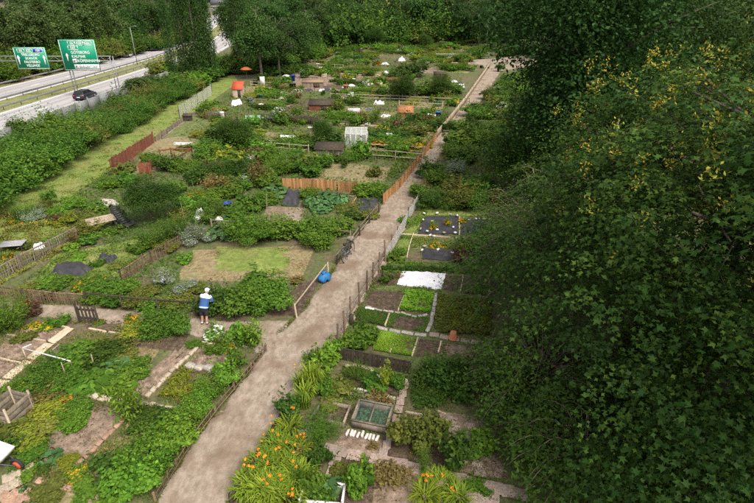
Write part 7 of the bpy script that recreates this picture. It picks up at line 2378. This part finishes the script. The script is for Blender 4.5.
# ------------------------------------------------------------------ ground cover too fine to count
BARE = [[(318, 158), (394, 164), (384, 182), (304, 176)], [(262, 132), (320, 133), (312, 144), (254, 143)], [(296, 74), (344, 76), (340, 92), (290, 90)], [(150, 140), (212, 134), (196, 158), (140, 164)], [(404, 67), (470, 63), (462, 70), (402, 73)], [(268, 206), (304, 208), (300, 222), (262, 221)],
        [(119, 415), (131, 420), (67, 484), (54, 478)], [(60, 440), (104, 422), (92, 446), (62, 472), (36, 472)], [(30, 475), (118, 493), (114, 505), (28, 490)], [(82, 390), (124, 398), (122, 408), (80, 400)],
        [(140, 399), (190, 406), (188, 416), (140, 410)], [(196, 340), (206, 346), (152, 404), (140, 396)], [(112, 346), (200, 346), (145, 394), (118, 390)], [(186, 362), (226, 368), (224, 378), (184, 370)], [(0, 465), (34, 465), (36, 503), (0, 503)],
        [(325, 436), (384, 440), (384, 462), (320, 452)], [(380, 384), (408, 384), (394, 460), (374, 458)], [(374, 454), (530, 492), (526, 503), (374, 468)], [(440, 412), (484, 424), (484, 445), (440, 434)]]


def carpet(name, label, cat, poly, n, leaf, lk, hmax, kind='leaf', aspect=0.5, world=None, taper=True):
    """Low growth over an area given by photo pixels."""
    xs, ys = [p[0] for p in poly], [p[1] for p in poly]
    pts = []
    while len(pts) < n:
        X, Y = rng.uniform(min(xs), max(xs), n * 2), rng.uniform(min(ys), max(ys), n * 2)
        pts += [(a, b) for a, b in zip(X, Y) if in_poly(a, b, poly) and (rng.random() < 0.15 or not any(in_poly(a, b, q) for q in BARE))]
    pts = np.array(pts[:n])
    dv = (pts[:, 1] - 251.5) / FOC; dx = (pts[:, 0] - 377) / FOC
    t = CAM_H / (SP + CP * dv)
    P = np.stack([dx * t, (CP - SP * dv) * t, np.zeros(n)], 1)
    # gather the growth in patches
    ph = np.sin(P[:, 0] * 2.1 + 1.3 * np.sin(P[:, 1] * 1.7)) * np.sin(P[:, 1] * 2.4 + 1.1 * np.sin(P[:, 0] * 1.3))
    keep = rng.random(n) < np.clip(0.62 + 0.5 * ph, 0.12, 1)
    P, ph, t = P[keep], ph[keep], t[keep]
    m = len(P)
    sc = np.clip(t / 18.0, 0.8, 2.6)
    o0 = P.mean(0)
    mb = MB()
    tn = np.clip(0.5 + 0.16 * ph + rng.normal(0, 0.2, m), 0, 1)
    if kind == 'leaf':
        P[:, 2] = 0.02 + hmax * rng.random(m) * np.clip(0.6 + 0.5 * ph, 0.3, 1)
        L = leaf * sc * (0.6 + 0.8 * rng.random(m))
        mb.leaves(P - o0, UPV + rng.normal(0, 0.5, (m, 3)), L, L * aspect, tn)
    else:
        a = rng.random(m) * 6.283
        mb.blades(P - o0, np.stack([np.cos(a), np.sin(a), np.zeros(m)], 1), hmax * (0.5 + 0.9 * rng.random(m)) * np.clip(0.7 + 0.5 * ph, 0.4, 1.2), leaf * sc, tn, droop=0.7)
    return tag(mb.build(name, [LEAF[lk]], None, o0), label, cat, kind='stuff')


G_ = carpet
G_('strawberry_plants', 'yellow green strawberry plants filling the stone edged bed', 'plants', [(180, 367), (223, 372), (204, 404), (158, 397)], 5200, 0.1, 'yellow', 0.22)
G_('lettuce_seedlings', 'bright green lettuce crowded in its small plot', 'lettuce', [(406, 293), (434, 294), (429, 313), (400, 310)], 6500, 0.1, 'lime', 0.2, aspect=0.7)
G_('grass', 'dark green grass in the bed closest to the post and rail fence', 'grass', [(360, 308), (387.5, 313), (383.6, 326), (356, 320)], 6000, 0.024, 'dark', 0.14, 'blade')
G_('grass', 'dark green grass in the bed below the lettuce', 'grass', [(391, 314), (428, 318), (425, 332), (387, 326.5)], 9000, 0.024, 'mid', 0.14, 'blade')
G_('grass', 'bright green seedlings in the left small lawn strip', 'grass', [(377, 332), (395.5, 335), (390, 353), (374, 350)], 4800, 0.03, 'lime', 0.2, 'blade')
G_('grass', 'bright green seedlings in the right small lawn strip', 'grass', [(398, 336), (415.5, 339), (410.5, 356), (392, 353.5)], 4800, 0.03, 'lime', 0.2, 'blade')
G_('groundcover', 'flat green crop in the shaded little plot', 'plants', [(464, 284), (484, 286), (484, 295), (462, 293)], 1400, 0.08, 'bright', 0.08)
G_('weeds', 'low weeds in the bed beside the small soil bed', 'weeds', [(443, 343), (490, 347), (490, 357), (440, 353.5)], 1300, 0.07, 'olive', 0.12)
G_('weeds', 'low green growth between potato plants', 'weeds', [(438, 296), (490, 299), (490, 336), (434, 329)], 3800, 0.09, 'olive', 0.22)
G_('grass', 'grass verge inside the slim post and rail fence', 'grass', [(388, 263), (403, 234), (420, 210), (428, 212), (414, 238), (404, 264)], 3600, 0.03, 'mid', 0.16, 'blade')
G_('grass', 'grass between the black ground sheets', 'grass', [(413, 238), (490, 241), (488, 250), (412, 248)], 2600, 0.03, 'lawn', 0.2, 'blade')
G_('grass', 'grass around the low clipped hedge', 'grass', [(384, 263), (480, 262), (480, 274), (376, 274)], 2600, 0.03, 'mid', 0.16, 'blade')
G_('grass', 'grass strip below the white fleece sheet', 'grass', [(374, 286), (396, 284), (442, 290), (442, 294), (372, 291)], 900, 0.03, 'mid', 0.14, 'blade')
G_('weeds', 'rough weeds over the nearest left beds', 'weeds', [(0, 385), (110, 385), (128, 402), (70, 465), (30, 470), (0, 470)], 8500, 0.075, 'olive', 0.22)
G_('weeds', 'thin green weeds on the brown soil in the nearest left beds', 'weeds', [(134, 415), (200, 405), (150, 500), (30, 503), (60, 480), (80, 470)], 4200, 0.06, 'mid', 0.12)
G_('weeds', 'sparse weeds on the bare plot below the cross path', 'weeds', [(100, 342), (200, 345), (150, 396), (70, 384)], 2600, 0.055, 'olive', 0.1)
G_('weeds', 'sparse weeds on the left soil plots', 'weeds', [(-5, 325), (66, 328), (10, 382), (-5, 382)], 900, 0.05, 'olive', 0.07)
G_('weeds', 'green weeds on the beds beside the brown slabs', 'weeds', [(326, 400), (385, 408), (480, 420), (520, 503), (320, 503)], 3800, 0.06, 'olive', 0.1)
G_('weeds', 'low green weeds in the herb bed', 'weeds', [(344, 366), (408, 375), (400, 402), (326, 400)], 3200, 0.07, 'mid', 0.16)
G_('grass', 'rough grass on the lawn below the black garden chairs', 'grass', [(60, 253), (150, 234), (160, 244), (124, 276), (30, 286)], 7000, 0.028, 'lawn', 0.16, 'blade')
G_('weeds', 'green weeds round the black plastic', 'weeds', [(60, 253), (150, 234), (160, 244), (124, 282), (88, 300), (10, 292)], 5000, 0.07, 'mid', 0.14)
G_('grass', 'tall yellow meadow grass round the grey table', 'grass', [(0, 222), (40, 222), (80, 234), (60, 246), (0, 282)], 7500, 0.03, 'lawn', 0.34, 'blade')
G_('grass', 'yellowing tall grass in the meadow by the grass strip', 'grass', [(0, 215), (50, 212), (92, 232), (70, 248), (0, 286)], 9000, 0.035, 'meadow', 0.32, 'blade')
G_('grass', 'dry brown grass stalks in the yellow meadow', 'grass', [(0, 226), (50, 228), (70, 240), (10, 276)], 2200, 0.025, 'brown', 0.4, 'blade')
G_('grass', 'short green lawn in the bare dry plot', 'grass', [(217, 247), (290, 249), (288, 275), (212, 271)], 9000, 0.03, 'lawn', 0.1, 'blade')
G_('grass', 'dry short grass of the bare plot beside the bicycle', 'grass', [(193, 248), (318, 244), (300, 284), (176, 280)], 2600, 0.03, 'brown', 0.1, 'blade')
G_('weeds', 'green border growth along the shrubs behind the cross path', 'weeds', [(86, 290), (180, 252), (180, 300), (240, 312), (200, 316), (88, 306)], 5600, 0.075, 'mid', 0.2)
G_('grass', 'mown grass of the strip beside the hedge', 'grass', [(0, 212), (120, 140), (215, 84), (232, 84), (205, 106), (110, 172), (0, 244)], 20000, 0.035, 'lawn', 0.15, 'blade')
G_('weeds', 'wild growth between the grass strip and the apple tree', 'weeds', [(40, 214), (110, 172), (160, 176), (200, 210), (180, 240), (100, 244)], 9000, 0.085, 'mid', 0.35)
G_('weeds', 'mixed low growth over the middle plots', 'weeds', [(150, 170), (206, 108), (262, 132), (350, 178), (400, 180), (370, 214), (350, 240), (240, 244), (190, 212)], 15000, 0.085, 'mid', 0.35)
G_('weeds', 'mixed low growth over the far plots', 'weeds', [(206, 108), (240, 86), (320, 62), (470, 62), (440, 130), (400, 180), (350, 178), (262, 132)], 22000, 0.1, 'mid', 0.4)
G_('weeds', 'yellowish weeds over the far plots', 'weeds', [(206, 108), (240, 86), (320, 62), (470, 62), (440, 130), (400, 180), (350, 178), (262, 132)], 12000, 0.09, 'olive', 0.45)
G_('weeds', 'tall mixed growth at the far end of the gardens', 'weeds', [(300, 72), (322, 40), (430, 38), (505, 47), (478, 60), (470, 63)], 9000, 0.12, 'olive', 0.6)
G_('weeds', 'shrubby growth across the upper path', 'weeds', [(420, 210), (440, 164), (484, 102), (504, 74), (545, 70), (545, 130), (500, 215)], 15000, 0.1, 'mid', 0.5)
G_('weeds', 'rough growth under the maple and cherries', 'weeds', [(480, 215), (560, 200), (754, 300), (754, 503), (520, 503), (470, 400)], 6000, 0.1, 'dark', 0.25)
G_('weeds', 'green low growth over the bare ground right of the path', 'weeds', [(350, 345), (372, 290), (420, 205), (500, 205), (500, 420), (440, 420), (410, 372)], 5200, 0.06, 'mid', 0.1)
G_('grass', 'dry grass blades over the nearest left beds', 'grass', [(0, 330), (128, 330), (200, 342), (250, 345), (150, 503), (0, 503)], 14000, 0.016, 'brown', 0.16, 'blade')
G_('grass', 'green grass blades over the nearest left beds', 'grass', [(0, 330), (128, 330), (200, 342), (250, 345), (150, 503), (0, 503)], 9000, 0.016, 'mid', 0.15, 'blade')
G_('grass', 'thin grass over the beds right of the path', 'grass', [(330, 350), (410, 372), (480, 420), (520, 503), (300, 503), (300, 430)], 5000, 0.016, 'olive', 0.12, 'blade')
# tufts of grass and weeds along the borders of the path
for edge, sg in ((PATH_L, -1), (PATH_R, 1)):
    E_ = [(x + sg * 1.5, y) for x, y in edge]
    strip_poly = [(x - 2.2, y) for x, y in E_] + [(x + 2.2, y) for x, y in reversed(E_)]
    G_('grass', 'straggling grass along the ' + ('allotment' if sg < 0 else 'maple') + ' side border of the path', 'grass', strip_poly, 5200, 0.026, 'olive', 0.14, 'blade')
G_('grass', 'straggling grass along the far border of the cross path', 'grass', [(0, 299), (90, 305), (240, 320), (240, 324), (90, 309), (0, 302)], 900, 0.024, 'olive', 0.13, 'blade')
G_('grass', 'straggling grass along the near border of the cross path', 'grass', [(10, 309), (80, 319), (130, 326), (230, 338), (230, 343), (120, 331), (10, 314)], 1200, 0.024, 'olive', 0.13, 'blade')
# pebbles and crumbs of earth on the path
mb = MB()
n = 5200
ii = rng.random(n)
Lw, Rw = resample(pxs(PATH_L), 400), resample(pxs(PATH_R), 400)
tet = np.array([(-1, -0.6, 0), (1, -0.7, 0), (0.1, 1, 0), (0.1, 0, 0.9)])
for s in ii:
    k = int((s ** 1.6) * 399)
    e = rng.beta(0.6, 0.6)
    p = np.array(Lw[k].lerp(Rw[k], 0.03 + 0.94 * e)) + np.array([0, 0, 0.02])
    a = rng.random() * 6.283
    r_ = 0.012 + 0.03 * rng.random() ** 3
    ca, sa = math.cos(a), math.sin(a)
    v = tet * r_
    v = np.stack([v[:, 0] * ca - v[:, 1] * sa, v[:, 0] * sa + v[:, 1] * ca, v[:, 2]], 1) + p
    mb.add(v, [(0, 1, 3), (1, 2, 3), (2, 0, 3)])
tag(mb.build('gravel', [M['soil_light']]), 'small stones and crumbs of earth scattered over the path', 'gravel', kind='stuff')

# ------------------------------------------------------------------ labels that single each plant out
LAND = [('the noise barrier', 130, 90), ('the dark grey car', 85, 98), ('the near grass strip', 10, 220), ('the middle grass strip', 90, 165), ('the upper grass strip', 205, 96), ('the red plank wall', 130, 158), ('the red posts enclosure', 180, 155),
        ('the tool box', 187, 118), ('the red roofed shed', 238, 90), ('the orange parasol', 247, 70), ('the hedge end', 185, 84), ('the dark woodland gap', 215, 74), ('the white panel door', 263, 82), ('the rain barrel', 293, 86), ('the boarded hut', 312, 80), ('the low brown hut', 318, 105), ('the white bundle', 323, 90),
        ('the greenish net tunnel', 244, 116), ('the low white tunnel', 292, 134), ('the tumbledown hut', 328, 152), ('the greenhouse', 355, 140), ('the bright orange board fence', 320, 184), ('the yellowish rail fence', 396, 153), ('the rusty cabin', 404, 110), ('the silvery sheet', 415, 90),
        ('the dark little hut', 440, 75), ('the tall white stack', 402, 58), ('the brown fence', 387, 82), ('the far white patches', 330, 38), ('the far dark fence', 462, 57), ('the path bend', 512, 62), ('the lone white cover', 505, 88), ('the orange path fence', 412, 172), ('the long path fence', 464, 100),
        ('the teal cloche', 453, 180), ('the wire mesh fence', 405, 228), ('the large black sheet', 438, 225), ('the shaded black sheet', 474, 227), ('the long black sheet', 440, 256), ('the white fleece sheet', 420, 280), ('the lettuce plot', 416, 303), ('the terracotta pot', 453, 336), ('the lawn strips', 395, 344),
        ('the herb bed', 375, 382), ('the cold frame', 370, 420), ('the concrete slab path', 395, 425), ('the white planter', 325, 497), ('the pinkish slabs', 340, 455), ('the long slab line', 430, 472), ('the stake edging', 262, 455), ('the twig fence top', 250, 370), ('the twig fence middle', 210, 420), ('the twig fence bottom', 165, 485),
        ('the strawberry bed', 190, 384), ('the bare soil plot', 212, 357), ('the red brick row', 95, 450), ('the bottom brick row', 75, 491), ('the flagstones', 18, 478), ('the compost bin', 8, 412), ('the plank walk', 35, 355), ('the pipe frame', 50, 362), ('the stones by the pumpkins', 105, 399), ('the garden gate', 89, 314),
        ('the stick fence', 40, 298), ('the gardener', 204, 305), ('the low rail fence', 150, 312), ('the black plastic', 75, 270), ('the grey table', 15, 246), ('the board table', 108, 222), ('the garden chairs', 132, 227), ('the stone heap', 106, 202), ('the blue tub', 228, 205), ('the bare dry lawn', 250, 262), ('the blue sack', 323, 276),
        ('the bicycle', 347, 256), ('the orange wooden frame', 357, 200), ('the black covered heap', 292, 200), ('the far lamp post', 434, 36), ('the lamp by the bend', 486, 42), ('the overpass', 226, 12), ('the white car', 127, 52), ('the big green sign', 78, 55), ('the smaller green sign', 30, 58), ('the woodland corner', 290, 55), ('the median lamp', 134, 40),
        ('the poplars', 200, 70), ('the round garden tree', 402, 96), ('the wattle panel', 217, 117), ('the brown board fence', 290, 120), ('the potato bed top', 462, 300), ('the potato bed middle', 450, 315), ('the potato bed end', 475, 328)]
ORD = ['', 'second', 'third', 'fourth', 'fifth', 'sixth', 'seventh', 'eighth', 'ninth', 'tenth', 'eleventh', 'twelfth', 'thirteenth', 'fourteenth', 'fifteenth', 'sixteenth', 'seventeenth', 'eighteenth', 'nineteenth', 'twentieth', 'twenty-first', 'twenty-second', 'twenty-third', 'twenty-fourth']
groups = {}
for o, words, p in PLANTS:
    u, v = to_px(p)
    best = None
    for nm, lx, ly in LAND:
        k = 1.0 + 2.5 * max(0, 1 - ly / 220)
        dd = math.hypot(u - lx, (v - ly) * 1.3) * k
        if best is None or dd < best[0]: best = (dd, nm, u - lx, v - ly)
    dd, nm, dx, dy = best
    rel = ('beyond' if dy < 0 else 'in front of') if abs(dy) * 1.6 > abs(dx) else ('on the path side of' if (dx > 0) == (u < 400) else ('on the motorway side of' if u < 400 else 'on the woodland side of'))
    if dd < 6: rel = 'right beside'
    groups.setdefault((words, rel + ' ' + nm), []).append((dd, o))
for (words, where), lst in groups.items():
    lst.sort(key=lambda q: q[0])
    for i, (dd, o) in enumerate(lst):
        o['label'] = words + ' ' + where + ((', %s out' % (ORD[i] if i < 24 else 'farther')) if i else '')
        if len(lst) > 1: o['group'] = words + 's ' + where
